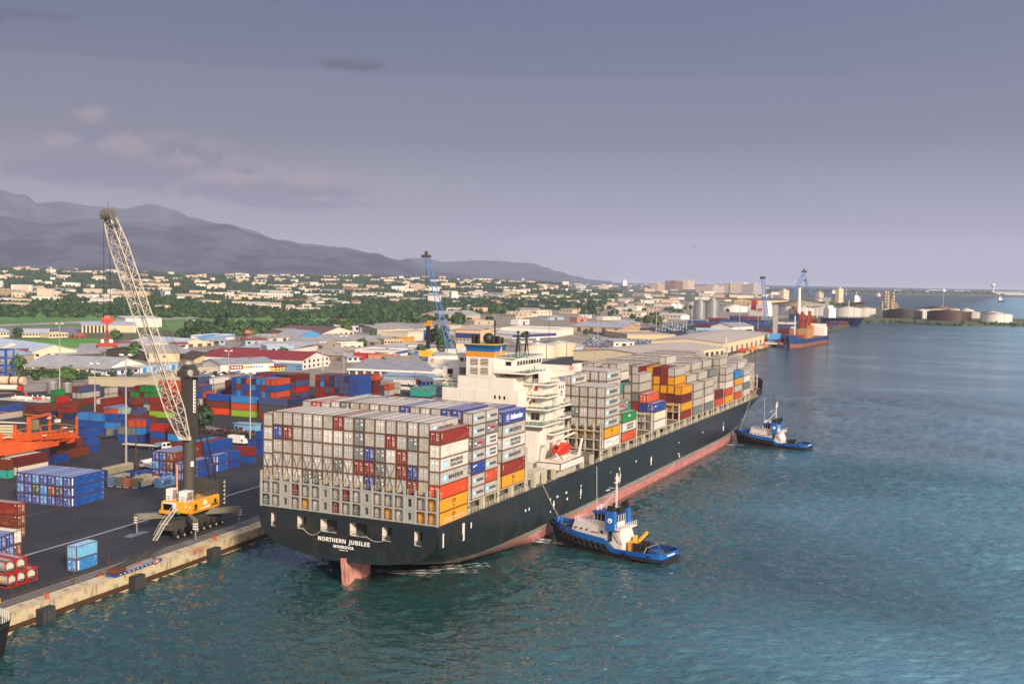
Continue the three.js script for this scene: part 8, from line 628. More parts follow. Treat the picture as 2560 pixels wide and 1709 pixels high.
  for (const [q, s, l] of [[ZF(370, 400), 1.3, 'round bright green tree left of the long cream shed'], [ZF(1410, 630), 1.05, 'green tree behind the right silver tank'], [I5(150, 345), 1.2, 'dark tree before the airfield building'], [I5(1130, 530), 1.6, 'dark round tree left of the lattice boom'], [I5(970, 380), 1.4, 'dark tree behind the red spreader'], [I5(1860, 270), 2.2, 'spreading dark tree standing above the thicket'], [I6(1040, 355), 1.7, 'green tree at the left of the white arched office'], [I6(1265, 352), 1.6, 'pale green tree right of the white arched office'], [I6(1205, 350), 1.2, 'small tree before the white arched office'], [I6(1945, 475), 2.3, 'dark green tree beside the blue panel factory'], [I6(1875, 470), 1.7, 'lower dark tree left of the blue boom'], [I6(1990, 545), 1.7, 'bushy tree at the foot of the blue boom'], [I6(1770, 570), 1.1, 'small tree in the fenced white yard'], [I6(2135, 300), 2.4, 'round dark tree behind the blue crane boom'], [I6(1715, 262), 2.2, 'wide dark tree at the far grass end'], [I6(1190, 515), 1.2, 'banana like green tree beside the brown warehouse'], [I5(560, 720), 1.2, 'green bush tree beside the first lamp mast'], [ZC(430, 1125), 1.3, 'bright green bush by the scrap heap'], [R5(380, 632), 1.1, 'small tree before the navy market wall'], [R5(890, 600), 1.0, 'small tree before the tan hall'], [R5(1490, 525), 1.9, 'olive tree inland of the car park'], [R5(1400, 510), 1.8, 'wide green tree inland of the terminal shed'], [R5(1330, 500), 1.3, 'dark tree left of the wide green tree'], [R5(80, 505), 1.5, 'dark tree beside the white roofed hall'], [I6(1300, 400), 0.9, 'low tree before the tan warehouses'], [I5(285, 330), 0.9, 'small palm like tree on the airfield'], [I6(420, 585), 0.9, 'small green tree beside the maroon roofed office'], [I6(1430, 610), 1.0, 'brown green tree behind the red showroom']]) tree(q[0], q[1], s, l);
  const palm = (px, py, s, label) => { const p = G(px, py), t = thing('palm_tree', label, 'palm tree', [p.x, GND, p.z]); part('trunk', trunkM, b => b.cyl(V(0, 0, 0), V(0.5, 7, 0.2), 0.25, 8, 0.16), t); part('crown', fm(0x4c6a38), b => { b.tint(1, 1, 1); for (let k = 0; k < 14; k++) { const a = k * 0.449; let q = V(0.5, 7, 0.2); for (let j = 1; j <= 5; j++) { const e = V(0.5 + Math.cos(a) * j * 0.75, 7 + 0.9 * Math.sin(j * 0.7 + (k % 3) * 0.2) - j * j * 0.1, 0.2 + Math.sin(a) * j * 0.75); const s = V(-Math.sin(a), 0.35, Math.cos(a)).multiplyScalar(0.45 - j * 0.06); b.quad(q.clone().sub(s), q.clone().add(s), e.clone().add(s), e.clone().sub(s)); q = e; } } }, t); t.scale.setScalar(s); };
  palm(...I6(140, 468), 1.5, 'palm tree before the low blue fronted store'); palm(...I5(1990, 385), 1.4, 'palm tree beside the white and blue store'); palm(...I5(1930, 290), 1.6, 'tall palm at the edge of the thicket'); palm(...R5(1400, 410), 2, 'palm in the far industrial district');
}
// ---------------------------------------------------------------- cars, planes, signs, poles
{ const b = new MB(); b.tint(1, 1, 1); b.hex([V(-0.88, 0.25, 2.15), V(0.88, 0.25, 2.15), V(0.88, 0.25, -2.15), V(-0.88, 0.25, -2.15), V(-0.85, 0.85, 2.05), V(0.85, 0.85, 2.05), V(0.85, 0.92, -2.1), V(-0.85, 0.92, -2.1)]); b.hex([V(-0.7, 1.4, 0.4), V(0.7, 1.4, 0.4), V(0.7, 1.4, -1.3), V(-0.7, 1.4, -1.3), V(-0.68, 1.46, 0.35), V(0.68, 1.46, 0.35), V(0.68, 1.46, -1.25), V(-0.68, 1.46, -1.25)]); b.tint(0.04, 0.05, 0.06); b.hex([V(-0.82, 0.86, 1.1), V(0.82, 0.86, 1.1), V(0.82, 0.9, -1.9), V(-0.82, 0.9, -1.9), V(-0.7, 1.4, 0.4), V(0.7, 1.4, 0.4), V(0.7, 1.4, -1.3), V(-0.7, 1.4, -1.3)]); for (const x of [-0.86, 0.86]) for (const z of [-1.35, 1.35]) b.cyl(V(x - 0.1, 0.32, z), V(x + 0.1, 0.32, z), 0.32, 8); const g = b.geometry(); const cw = ['white', 'silver', 'pale grey', 'light blue', 'dark grey', 'blue', 'bright white', 'black', 'steel blue', 'red']; const cm = [0xe2e5e8, 0xc9ced4, 0xdfe4ea, 0x9fb4c8, 0x55606c, 0x3c5f8c, 0xf0f0f0, 0x2f3a46, 0x8aa0b8, 0x8c2f2a].map(c => mat(c, { rough: 0.3, vertexColors: true }));
  const spots = []; const fill = (c, du, dv, keep = 0.9) => { const W = c[0].distanceTo(c[1]), H = c[0].distanceTo(c[3]); for (let i = 0; i < W / du; i++) for (let j = 0; j < H / dv; j++) { if (rnd() > keep) continue; const u = (i + 0.5) * du / W, v = (j + 0.5) * dv / H; const p = c[0].clone().lerp(c[1], u).lerp(c[3].clone().lerp(c[2], u), v); spots.push([p.x + rr(-0.3, 0.3), p.z + rr(-0.4, 0.4)]); } };
  fill([G(...R5(800, 722)), G(...R5(1330, 742)), G(...R5(1640, 650)), G(...R5(930, 622))], 2.9, 5.6, 0.95); fill([G(...R5(1340, 735)), G(...R5(1640, 690)), G(...R5(1900, 622)), G(...R5(1650, 650))], 3, 5.8, 0.92); fill([G(...R5(1735, 620)), G(...R5(2110, 622)), G(...R5(2100, 565)), G(...R5(1740, 560))], 3, 5.8, 0.92); fill([G(...R5(1480, 560)), G(...R5(1720, 560)), G(...R5(1720, 500)), G(...R5(1500, 500))], 4, 7, 0.7); fill([G(...ZC(290, 285)), G(...ZC(640, 275)), G(...ZC(980, 215)), G(...ZC(380, 215))], 3.6, 6.6, 0.9);
  spots.sort((p, q) => Math.hypot(p[0] - CAM.x, p[1] - CAM.z) - Math.hypot(q[0] - CAM.x, q[1] - CAM.z)); const turn = QA + 1.1; spots.slice(0, 300).forEach(([x, z]) => { const ci = ri(10), o = mesh('parked_car', g, cm[ci]); o.position.set(x, GND + 0.02, z); o.rotation.y = turn + (rnd() < 0.5 ? 0 : Math.PI); tag(o, `small ${cw[ci]} parked car in the compound ${z > -330 ? 'behind the crane tower top' : x > -230 ? 'nearest the quay sheds' : 'inland of the quay sheds'}`, 'car', 'cars parked in the compounds'); });
  const rest = spots.slice(300), im = new THREE.InstancedMesh(g, mat(0xffffff, { rough: 0.3, vertexColors: true }), rest.length); im.name = 'parked_cars'; const mt = new THREE.Matrix4(), c = new THREE.Color(); rest.forEach(([x, z], k) => { mt.makeRotationY(turn + (rnd() < 0.5 ? 0 : Math.PI)); mt.setPosition(x, GND + 0.02, z); im.setMatrixAt(k, mt); c.set(pick([0xe2e5e8, 0xc9ced4, 0xdfe4ea, 0x9fb4c8, 0x55606c, 0x3c5f8c, 0xf0f0f0, 0x8aa0b8])); im.setColorAt(k, c); }); scene.add(im); tag(im, 'farther rows of parked cars in the compounds', 'cars', null, 'stuff'); }
{ const plane = (q, a, label) => { const p = G(...q), t = thing('small_aeroplane', label, 'aeroplane', [p.x, GND, p.z], a); part('fuselage', whiteM, b => { b.cyl(V(0, 1.9, -9), V(0, 1.9, 6), 1.2, 12); b.cyl(V(0, 1.9, 6), V(0, 1.7, 9), 1.2, 12, 0.3); b.cyl(V(0, 1.9, -9), V(0, 2.6, -13), 1.2, 12, 0.3); }, t); part('wing', whiteM, b => b.box(-10, 2.3, -2, 10, 2.55, 1), t); part('tail_fin', whiteM, b => { b.box(-0.15, 2.6, -13.4, 0.15, 6.4, -11); b.box(-3.6, 2.8, -13.2, 3.6, 3, -11.6); }, t); part('landing_gear', darkM, b => { for (const [x, z] of [[-2, -1], [2, -1], [0, 6]]) b.cyl(V(x - 0.2, 0.4, z), V(x + 0.2, 0.4, z), 0.4, 8); }, t); }; plane(I5(1612, 250), 1.2, 'white aeroplane parked on the grass, left of two'); plane(I5(1712, 250), 1.9, 'white aeroplane with raised tail, right of two');
  const board = (q, ty, w, c, label, mark) => { const p = G(...q), h = hAt(p, ty) - GND, t = thing('billboard', label, 'billboard', [p.x, GND, p.z], -0.35); part('post', mat(0x6a6258), b => { for (const x of [-w * 0.3, w * 0.3]) b.cyl(V(x, 0, 0), V(x, h, 0), 0.3, 8); }, t); part('panel', mat(c, { rough: 0.6 }), b => b.box(-w / 2, h - w * 0.33, -0.2, w / 2, h, 0.3), t); part('lettering', mat(mark), b => { for (let k = 0; k < 5; k++) b.cbox(-w * 0.32 + k * w * 0.16, h - w * 0.165, 0.33, w * 0.1, w * 0.14, 0.06); }, t); };
  board(I6(85, 395), 823.5, 14, 0xd2583e, 'red billboard with pale lettering by the thicket', 0xf0dcd0); board(I6(960, 275), 796, 15, 0xc8604e, 'red billboard behind the thicket', 0x8a2f28); board(I6(1262, 305), 805, 14, 0xdedfe2, 'white billboard with red lettering above the grey store', 0xb8444a); board(I5(92, 430), 854, 12, 0xd8b040, 'yellow billboard at the left grass strip', 0xb0462c); board(I5(20, 425), 852.5, 9, 0xdcc9a0, 'cream billboard at the left edge', 0xb0462c); board(I6(2138, 235), 791, 8, 0xa8343c, 'dark red sign board by the green gabled mill', 0xe0c8c0);
  const pole = (px, py, ty) => { const p = G(px, py), h = hAt(p, ty) - GND, t = thing('utility_pole', 'thin wooden utility pole among the sheds and trees', 'pole', [p.x, GND, p.z], rr(0, 3), 'utility poles of the town'); part('pole', mat(0x6a5844, { rough: 0.9 }), b => b.cyl(V(0, 0, 0), V(0, h, 0), 0.2, 6, 0.12), t); part('cross_arm', mat(0x6a5844), b => b.cbox(0, h - 0.8, 0, 2.6, 0.18, 0.18), t); };
  for (const [x, y, ty] of [[15, 900, 875], [37, 905, 880], [41, 905, 880], [65, 935, 915], [42, 958, 925], [175, 945, 910], [214, 945, 918], [300, 930, 895], [348, 900, 880], [415, 895, 865], [518, 905, 875], [587, 875, 840], [640, 880, 850], [680, 858, 835], [753, 812, 800], [770, 800, 768], [807, 795, 768], [870, 792, 770], [938, 796, 768], [730, 870, 845], [792, 880, 850], [840, 905, 880], [968, 845, 815], [1030, 870, 838], [1055, 885, 845], [1130, 860, 835], [1036, 965, 928], [678, 830, 805], [728, 823, 806], [820, 822, 795], [884, 815, 796], [510, 862, 830], [594, 850, 812], [150, 770, 745], [172, 772, 750], [95, 778, 755], [420, 776, 748], [512, 772, 742], [1245, 830, 800], [1310, 815, 785], [1362, 835, 805], [1425, 880, 850], [1285, 790, 755], [1490, 770, 748], [1255, 765, 735], [1520, 745, 725], [1590, 790, 765], [700, 900, 865], [905, 930, 900], [985, 905, 880]]) pole(x, y, ty); }
{ const ft = dataTex(256, 256, (i, j) => { const v = tf(i / 256, j / 256 * 2, 8, 5), e = Math.min(1, 4 * Math.min(i, 255 - i, j, 255 - j) / 128); const k = sstep(0.54, 0.68, v) * e; return [k, k, k]; }); const fmM = new THREE.MeshStandardMaterial({ color: 0xe8eef0, roughness: 0.9, alphaMap: ft, transparent: true }); const foam = (q, w, l, a, label) => { const p = G(...q, 0.3), g = new THREE.PlaneGeometry(w, l).rotateX(-Math.PI / 2).rotateY(a).translate(p.x, 0.32, p.z); tag(mesh('foam', g, fmM), label, 'foam', null, 'stuff'); }; foam([1090, 1428], 22, 4, 0.5, 'streak of white foam churned up under the ship stern'); foam([1372, 1352], 13, 5, 0.2, 'white foam at the bow of the nearer tug'); foam([1010, 1432], 16, 3, 0.1, 'faint foam streak beside the rudder'); foam([1150, 1415], 16, 5, 0.7, 'short foam streak beside the ship quarter'); foam([1838, 1112], 8, 3, 0.2, 'thin foam at the bow of the farther tug'); }
// ---------------------------------------------------------------- far cranes, ships, refinery, spit, bird
{ const blueL = mat(0x3f78b8, { rough: 0.5 }), cab = mat(0x4f94cf, { rough: 0.5 }); const boomCrane = (base, foot, tip, w, label, name, lean) => { const p = G(...base), t = thing(name, label, 'crane', [p.x, GND, p.z], 0); const n = CAM.clone().sub(p).setY(0).normalize(), pt = (px, py) => { const v = sight(px, py), k = p.clone().sub(CAM).dot(n) / v.dot(n); return CAM.clone().addScaledVector(v, k).sub(t.position); }; const f = pt(...foot), e = pt(...tip), side = V(-n.z, 0, n.x); part('boom', blueL, b => lattice(b, f, e, w, w * 0.8, w * 0.7, w * 0.6, 16, w * 0.075, w * 0.045, side), t); part('boom_head', mat(0x4a4038), b => { b.cbox(e.x, e.y, e.z, w * 1.4, w * 0.5, w * 0.9); b.cbox(e.x, e.y + w * 0.5, e.z, w * 0.4, w * 0.7, w * 0.4); }, t); part('stay_rope', darkM, b => { const k = f.clone().add(side.clone().multiplyScalar(w * (lean || 3))).setY(f.y + 3); for (const d of [-0.3, 0.3]) b.rope([e, k.clone().addScaledVector(side, d * w)], w * 0.025); b.rope([e.clone().addScaledVector(side, -w * 0.7), e.clone().addScaledVector(side, -w * 0.7).setY(e.y * 0.35)], w * 0.02); }, t); return { t, f, pt, side, p }; };
  { const c = boomCrane([1137, 902], I6(2075, 590), I6(1822, -390), 4.2, 'bright blue lattice crane boom rising behind the deckhouse', 'lattice_boom_crane', 4); part('machine_house', mat(0xd8d6d0, { rough: 0.5 }), b => { b.box(c.f.x + 6, 6, c.f.z - 4, c.f.x + 14, 10, c.f.z + 4); b.box(c.f.x - 4, 4, c.f.z - 4, c.f.x + 8, 8.6, c.f.z + 3); }, c.t); part('undercarriage', cab, b => { b.box(c.f.x - 6, 0, c.f.z - 4, c.f.x + 12, 4, c.f.z + 4); }, c.t); }
  { const p = G(...I6(1838, 640)), t = thing('hook_spreader', 'yellow hook and spreader hanging over the white yard', 'spreader', [p.x, GND, p.z]); part('hook_block', mat(0xc98a1e), b => { b.cbox(0, 26, 0, 5, 2.2, 2); b.cbox(1, 28, 0, 3, 1.6, 2); }, t); part('chain', darkM, b => { b.box(-1.2, 9, -1, 1.2, 25, 1); }, t); part('spreader_frame', mat(0xe0ae2c), b => { b.box(-7, 3.5, -1.5, 3.5, 7.5, 1.5); b.bar(V(0, 7, 0), V(0, 10, 0), 1); }, t); part('blue_box', paint(0x4a86c8), b => b.box(-11, 0, -2, -6.5, 6, 2), t); }
  // grey tower cranes by the far quay
  { const p = G(...R6(648, 545)), t = thing('mobile_harbour_crane', 'far grey tower crane on blue base beside the far quay shed', 'crane', [p.x, GND, p.z], QA); const H1 = hAt(p, 660 + 278 / 2.7314) - GND, s = H1 / 41, hB = hAt(p, 697) - GND; part('tower_mast', mat(0x9b9a98, { rough: 0.6 }), b => b.box(-2, 8 * s, -2, 2, H1, 2), t); part('machine_house', cab, b => { b.box(-5, 5 * s, -6, 5, 11 * s, 6); b.box(-6, 2 * s, -4, 6, 5 * s, 4); }, t); part('outrigger_base', mat(0xb8b4ac), b => { b.box(-9, 0, -9, 9, 2 * s, 9); }, t); part('boom', blueL, b => lattice(b, V(-8, 20 * s, -3), V(-14, hB, -5), 3.4, 3, 2.6, 2.2, 18, 0.2, 0.14, V(1, 0, 0)), t); part('boom_head', mat(0x2c2a28), b => b.cbox(-14, hB + 1, -5, 5, 2, 3), t); }
  boomCrane([1975, 780], R6(765, 240), R6(850, 50), 7, 'far blue lattice boom leaning right above the oil tanks', 'lattice_boom_crane', -5); boomCrane([2040, 772], R6(912, 222), R6(855, 112), 5, 'far blue lattice boom leaning left beside the grain elevator', 'lattice_boom_crane', 4);
  { const p = G(...R6(812, 352)), h = hAt(p, 660 + 160 / 2.7314) - GND, t = thing('chimney', 'slim white chimney between the far blue booms', 'chimney', [p.x, GND, p.z]); part('stack', whiteM, b => b.cyl(V(0, 0, 0), V(0, h, 0), 3.4, 14, 2.4), t); part('cap', rustM, b => b.cyl(V(0, h, 0), V(0, h + 1.5, 0), 2.7, 14), t); }
  { const p = G(...R6(1003, 380)), t = thing('ship_loader', 'small grey loader tower on the far quay', 'crane', [p.x, GND, p.z]); part('tower', mat(0xa09c94), b => { b.box(-3, 0, -3, 3, 34, 3); b.box(-5, 30, -4, 5, 36, 4); }, t); part('boom', blueL, b => lattice(b, V(0, 30, 0), V(-26, 42, 0), 2.4, 2, 1.6, 1.4, 8, 0.2, 0.14, V(0, 0, 1)), t); }
  // refinery columns
  [[1402, 310, 182, 4.2, 'tallest tan refinery column'], [1419, 312, 184, 3.2, 'slim refinery column beside the tallest'], [1457, 316, 190, 3, 'refinery column with bulged top'], [1436, 312, 250, 3.2, 'short refinery column in the middle'], [1474, 316, 262, 3.2, 'short refinery column at right'], [1490, 316, 280, 3, 'lowest refinery column at the right end'], [1380, 320, 255, 3, 'thin refinery column at the left end'], [1447, 316, 235, 2.6, 'middle height refinery column']].forEach(([x, y, ty, r, l]) => { const p = G(...R6(x, y)), h = hAt(p, 660 + ty / 2.7314) - GND, t = thing('refinery_column', l, 'refinery column', [p.x, GND, p.z]); part('vessel', mat(0xc0ab8e, { rough: 0.5, map: T.streak }), b => { b.cyl(V(0, 0, 0), V(0, h * 0.8, 0), r, 14); b.cyl(V(0, h * 0.8, 0), V(0, h, 0), r * 0.8, 14, r * 0.6); }, t); part('gallery', mat(0x5a4a40), b => { for (let k = 1; k < 6; k++) b.cyl(V(0, h * k / 6, 0), V(0, h * k / 6 + 0.9, 0), r * 1.35, 12); b.bar(V(r * 1.2, 0, 0), V(r * 1.2, h, 0), 0.8); }, t); });
  // the blue cargo ship on the far quay
  { const b0 = G(...R6(822, 574), 0), s0 = G(...R6(1016, 538), 0), d = s0.clone().sub(b0), L = d.length(), t = thing('cargo_ship', 'blue hulled cargo ship with orange cranes moored at the far quay', 'ship', [b0.x, 0, b0.z], Math.atan2(d.x, d.z)); const W = L * 0.085; t.translateX(2 * W); const half = s => W * Math.min(1, Math.pow(Math.max(0, s) / 0.16, 0.65)), top = s => 8 + 4.2 * sstep(0.2, 0.0, s); const rows = [-1, 0, 2.4, 2.45, 0]; const sk = (lo, hi, m, nm) => part(nm, m, b => { const n = 28; for (let k = 0; k < n; k++) { const s = k / n, q = (k + 1) / n; for (const g of [1, -1]) { const P = (u, y) => V(-W + 0 + g * half(u) * mix(0.75, 1, y / 9), y, u * L - (y / 10) * 5 * sstep(0.15, 0, u)); const lA = typeof lo === 'number' ? lo : lo(s), lB = typeof lo === 'number' ? lo : lo(q), hA = typeof hi === 'number' ? hi : hi(s), hB = typeof hi === 'number' ? hi : hi(q); const Q = [P(s, lA), P(q, lB), P(q, hB), P(s, hA)]; g > 0 ? b.quad(Q[1], Q[0], Q[3], Q[2]) : b.quad(...Q); } } b.quad(V(-2 * W, lo === -1 ? -1 : 3, L), V(0, lo === -1 ? -1 : 3, L), V(0, 8, L), V(-2 * W, 8, L)); }, t); sk(-1, 3.4, mat(0x94604c, { rough: 0.6, map: T.grime }), 'boot_topping'); sk(3.4, top, mat(0x23487c, { rough: 0.5, map: T.streak }), 'hull'); part('deck', mat(0x7a4a3a, { rough: 0.8 }), b => b.box(-2 * W + 0.3, 7.6, L * 0.1, -0.3, 8, L - 0.3), t); const om = mat(0x94391f, { rough: 0.6 }); part('forecastle', om, b => b.box(-1.7 * W, 8, L * 0.06, -0.3 * W, 11.6, L * 0.24), t); part('deck_cargo', mat(0xa8845a, { rough: 0.8, map: T.grime }), b => b.box(-1.9 * W, 8, L * 0.26, -0.9 * W, 17, L * 0.42), t); part('deck_cargo', mat(0x9a7a54, { rough: 0.8, map: T.grime }), b => b.box(-0.85 * W, 8, L * 0.26, -0.1 * W, 16, L * 0.42), t); part('deck_crane', om, b => { for (const s of [0.52, 0.78]) { b.box(-0.7 * W, 8, L * s - 1.4, -0.7 * W + 2.8, 33, L * s + 1.4); b.box(-0.7 * W - 0.8, 24, L * s - 2.4, -0.7 * W + 3.6, 29, L * s + 2.4); } b.bar(V(-0.8 * W + 2, 24, L * 0.55), V(-0.8 * W + 30, 36, L * 1.1), 1.6); b.bar(V(-0.8 * W, 12, L * 0.55), V(-0.8 * W, 33, L * 0.72), 1.4); }, t); part('deck_crane', mat(0xc07a34), b => b.box(-1.4 * W, 8, L * 0.6, -0.6 * W, 19, L * 0.66), t); part('superstructure', whiteM, b => { b.box(-1.9 * W, 8, L * 0.86, -0.1 * W, 17, L * 0.97); b.box(-1.9 * W, 17, L * 0.87, -0.1 * W, 20, L * 0.93); }, t); part('anchor', mat(0xb08a50), b => { b.cbox(-W + 0.6 * W, 6, L * 0.035, 1, 1.6, 1); }, t); part('nameboard', mat(0xe8e8e8), b => b.cbox(-W + 0.98 * half(0.12), 8.2, L * 0.12, 0.5, 0.8, 9), t); part('mast', whiteM, b => { b.bar(V(-W, 11, L * 0.14), V(-W, 30, L * 0.14), 0.8); b.bar(V(-W, 26, L * 0.9), V(-W, 36, L * 0.9), 0.8); }, t); }
  { const p = G(...R6(1085, 412), 0), t = thing('moored_ship', 'dark blue hulled ship lying at the far end of the quay', 'ship', [p.x, 0, p.z], 0.9); part('hull', mat(0x1f3158, { rough: 0.5 }), b => b.hex([V(-6, -1, 34), V(6, -1, 34), V(8, -1, -26), V(-8, -1, -26), V(-9, 11, 44), V(9, 11, 44), V(9, 9, -30), V(-9, 9, -30)]), t); part('superstructure', whiteM, b => { b.box(-7, 9, -26, 7, 24, -14); b.box(-5, 24, -24, 5, 28, -18); }, t); part('mast', whiteM, b => b.bar(V(0, 11, 20), V(0, 36, 20), 0.8), t); }
  { const p = G(...R6(548, 352)), t = thing('moored_ship', 'ship superstructure with red funnel beyond the far containers', 'ship', [p.x, 0, p.z], -0.4); part('superstructure', whiteM, b => { b.box(-18, 0, -8, 20, 12, 8); b.box(-4, 12, -7, 20, 22, 7); b.box(6, 22, -7, 18, 28, 7); b.bar(V(12, 28, 0), V(12, 38, 0), 0.8); }, t); part('funnel', mat(0xb83028), b => b.hex([V(-18, 10, 4), V(-6, 10, 4), V(-6, 10, -4), V(-18, 10, -4), V(-16, 29, 3), V(-8, 29, 3), V(-8, 29, -3), V(-16, 29, -3)]), t); part('lifeboat', mat(0xd8502c), b => b.cbox(6, 14, 8, 9, 3, 3), t); }
  const smallShip = (q, s, hull, label, a, name = 'far_ship') => { const p = G(...q, 0), t = thing(name, label, 'ship', [p.x, 0, p.z], a); part('hull', mat(hull, { rough: 0.6 }), b => b.hex([V(-4, -1, 26), V(4, -1, 26), V(8, -1, -40), V(-8, -1, -40), V(-7, 11, 36), V(7, 11, 36), V(9, 8, -40), V(-9, 8, -40)]), t); part('superstructure', whiteM, b => { b.box(-8, 8, -34, 8, 24, -18); b.box(-6, 24, -32, 6, 30, -22); b.bar(V(0, 30, -26), V(0, 42, -26), 1); b.bar(V(0, 9, 10), V(0, 30, 10), 1); }, t); t.scale.setScalar(s); };
  smallShip(R6(1225, 280), 0.9, 0x7a3a30, 'small red hulled coaster off the grain elevator', 0.5); smallShip(R6(2198, 260), 0.62, 0x3a5a9c, 'small white and blue ship alone on the far bay', 0.4); smallShip(R6(1385, 232), 0.7, 0xa83a34, 'tiny red ship far behind the refinery', 1.2); smallShip(R6(1052, 216), 0.9, 0x3a4a6a, 'tiny grey ship anchored near the far spit', 0.2); smallShip(R5(385, 158), 1.6, 0xc8c0b8, 'pale ship on the water under the headland', 1.3); smallShip(R5(1228, 205), 1.8, 0xb8a898, 'pale ship seen behind the shore buildings', 0.6);
  { const p = G(...R6(1135, 215), 0), t = thing('sailing_boat', 'tiny white sailing boat in the far bay', 'boat', [p.x, 0, p.z]); part('hull', whiteM, b => b.hex([V(-2, 0, 8), V(2, 0, 8), V(2, 0, -8), V(-2, 0, -8), V(-3, 3, 12), V(3, 3, 12), V(3, 3, -9), V(-3, 3, -9)]), t); part('sail', whiteM, b => { b.bar(V(0, 3, 0), V(0, 36, 0), 0.7); b.hex([V(-0.3, 5, 0), V(0.3, 5, 0), V(0.3, 5, -14), V(-0.3, 5, -14), V(-0.2, 34, 0), V(0.2, 34, 0), V(0.2, 34, -0.6), V(-0.2, 34, -0.6)]); }, t); }
  // container rows and tractors on the far wharf
  for (const [x, y, dir, cols] of [[150, 412, 'N', ['nB', 'rn']], [205, 425, 'N', ['kn']], [290, 408, 'N', ['nNr', 'rnk', 'Nnr']], [365, 420, 'N', ['rln', 'nrk']], [430, 405, 'N', ['rNNn', 'nrkN']], [520, 412, 'N', ['nNnr', 'rkNr']], [570, 425, 'N', ['BnN', 'nrr']], [470, 480, 'P', ['rn', 'rk']], [540, 480, 'P', ['nr', 'zN']], [590, 500, 'P', ['rz']], [640, 545, 'P', ['o']], [688, 548, 'P', ['or']], [720, 470, 'N', ['rrn']], [745, 495, 'N', ['rkk', 'nkk']], [760, 440, 'N', ['wnw', 'Wnw']], [830, 390, 'N', ['CCNN', 'nNNN']], [905, 410, 'N', ['rkr', 'zkr']], [1010, 440, 'N', ['nr', 'kN']], [1050, 425, 'N', ['nN']], [1090, 420, 'N', ['rn', 'kN']], [1120, 415, 'N', ['zr']], [700, 520, 'P', ['NB', 'Bn']]]) { const p = G(...R6(x, y)); const nv = dir === 'P' ? inland : along; cols.forEach((s, k) => [...s].forEach((code, t) => { const q = p.clone().addScaledVector(nv, k * 2.6); q.y = GND + 0.03 + t * 2.7; for (let j = 0; j < 2; j++) { const e = q.clone().addScaledVector(dir === 'P' ? along : inland, j * 12.6); cont(code, 12.19, e, dir === 'P' ? QA : QA + Math.PI / 2, 2.7, '@ container in the far wharf stacks', 'containers on the far wharf'); } })); }
  [[425, 605, 0xa83a2c, 'red'], [493, 592, 0xd87a34, 'orange'], [545, 583, 0xb8a884, 'beige'], [580, 575, 0xc86a40, 'salmon']].forEach(([x, y, c, n]) => { const p = G(...R6(x, y)), t = thing('loading_grab', `${n} cargo gear standing on the far quay apron`, 'cargo gear', [p.x, GND, p.z], QA); part('body', mat(c, { rough: 0.7, map: T.grime }), b => { b.hex([V(-3, 1, 5), V(3, 1, 5), V(3, 1, -5), V(-3, 1, -5), V(-2, 3.5, 4), V(2, 3.5, 4), V(2, 3.5, -4), V(-2, 3.5, -4)]); b.bar(V(0, 3.4, 2), V(0, 6, -2), 0.8); }, t); part('wheel', tyreM, b => { for (const x of [-2.4, 2.4]) for (const z of [-3, 3]) b.cyl(V(x - 0.4, 0.9, z), V(x + 0.4, 0.9, z), 0.9, 10); }, t); });
  // reach stackers
  const stacker = (base, elbow, end, label) => { const p = G(...base), t = thing('reach_stacker', label, 'reach stacker', [p.x, GND, p.z], QA); const n = CAM.clone().sub(p).setY(0).normalize(); t.updateMatrixWorld(true); const inv = t.matrixWorld.clone().invert(); const pt = ([px, py]) => { const v = sight(px, py), k = p.clone().sub(CAM).dot(n) / v.dot(n); return CAM.clone().addScaledVector(v, k).applyMatrix4(inv); }; const e = pt(elbow), f = pt(end); part('boom', mat(0x1f2426, { rough: 0.6 }), b => { b.bar(e, f, 0.9, 1.2); b.bar(f.clone().lerp(e, 0.3), f.clone().lerp(e, 0.55).add(V(0, -2, 0)), 0.5); }, t); part('spreader_bar', darkM, b => b.cbox(e.x, e.y - 0.6, e.z, 7, 0.8, 1.2), t); part('chassis', mat(0x2c2e2e, { rough: 0.7 }), b => { b.box(f.x - 2, 0.7, f.z - 4, f.x + 2, 2.4, f.z + 4); b.box(f.x - 1, 2.4, f.z - 1, f.x + 1, 4.2, f.z + 1.4); }, t); for (const x of [-1.8, 1.8]) for (const z of [-3, 3]) part('wheel', tyreM, b => b.cyl(V(f.x + x - 0.4, 0.85, f.z + z), V(f.x + x + 0.4, 0.85, f.z + z), 0.85, 12), t); };
  stacker([745, 1012], ZC(1740, 232), ZC(1990, 700), 'black reach stacker boom holding a green box between the blocks'); stacker([1045, 985], I6(1640, 865), I6(1765, 955), "dark reach stacker boom beside the ship's port rail");
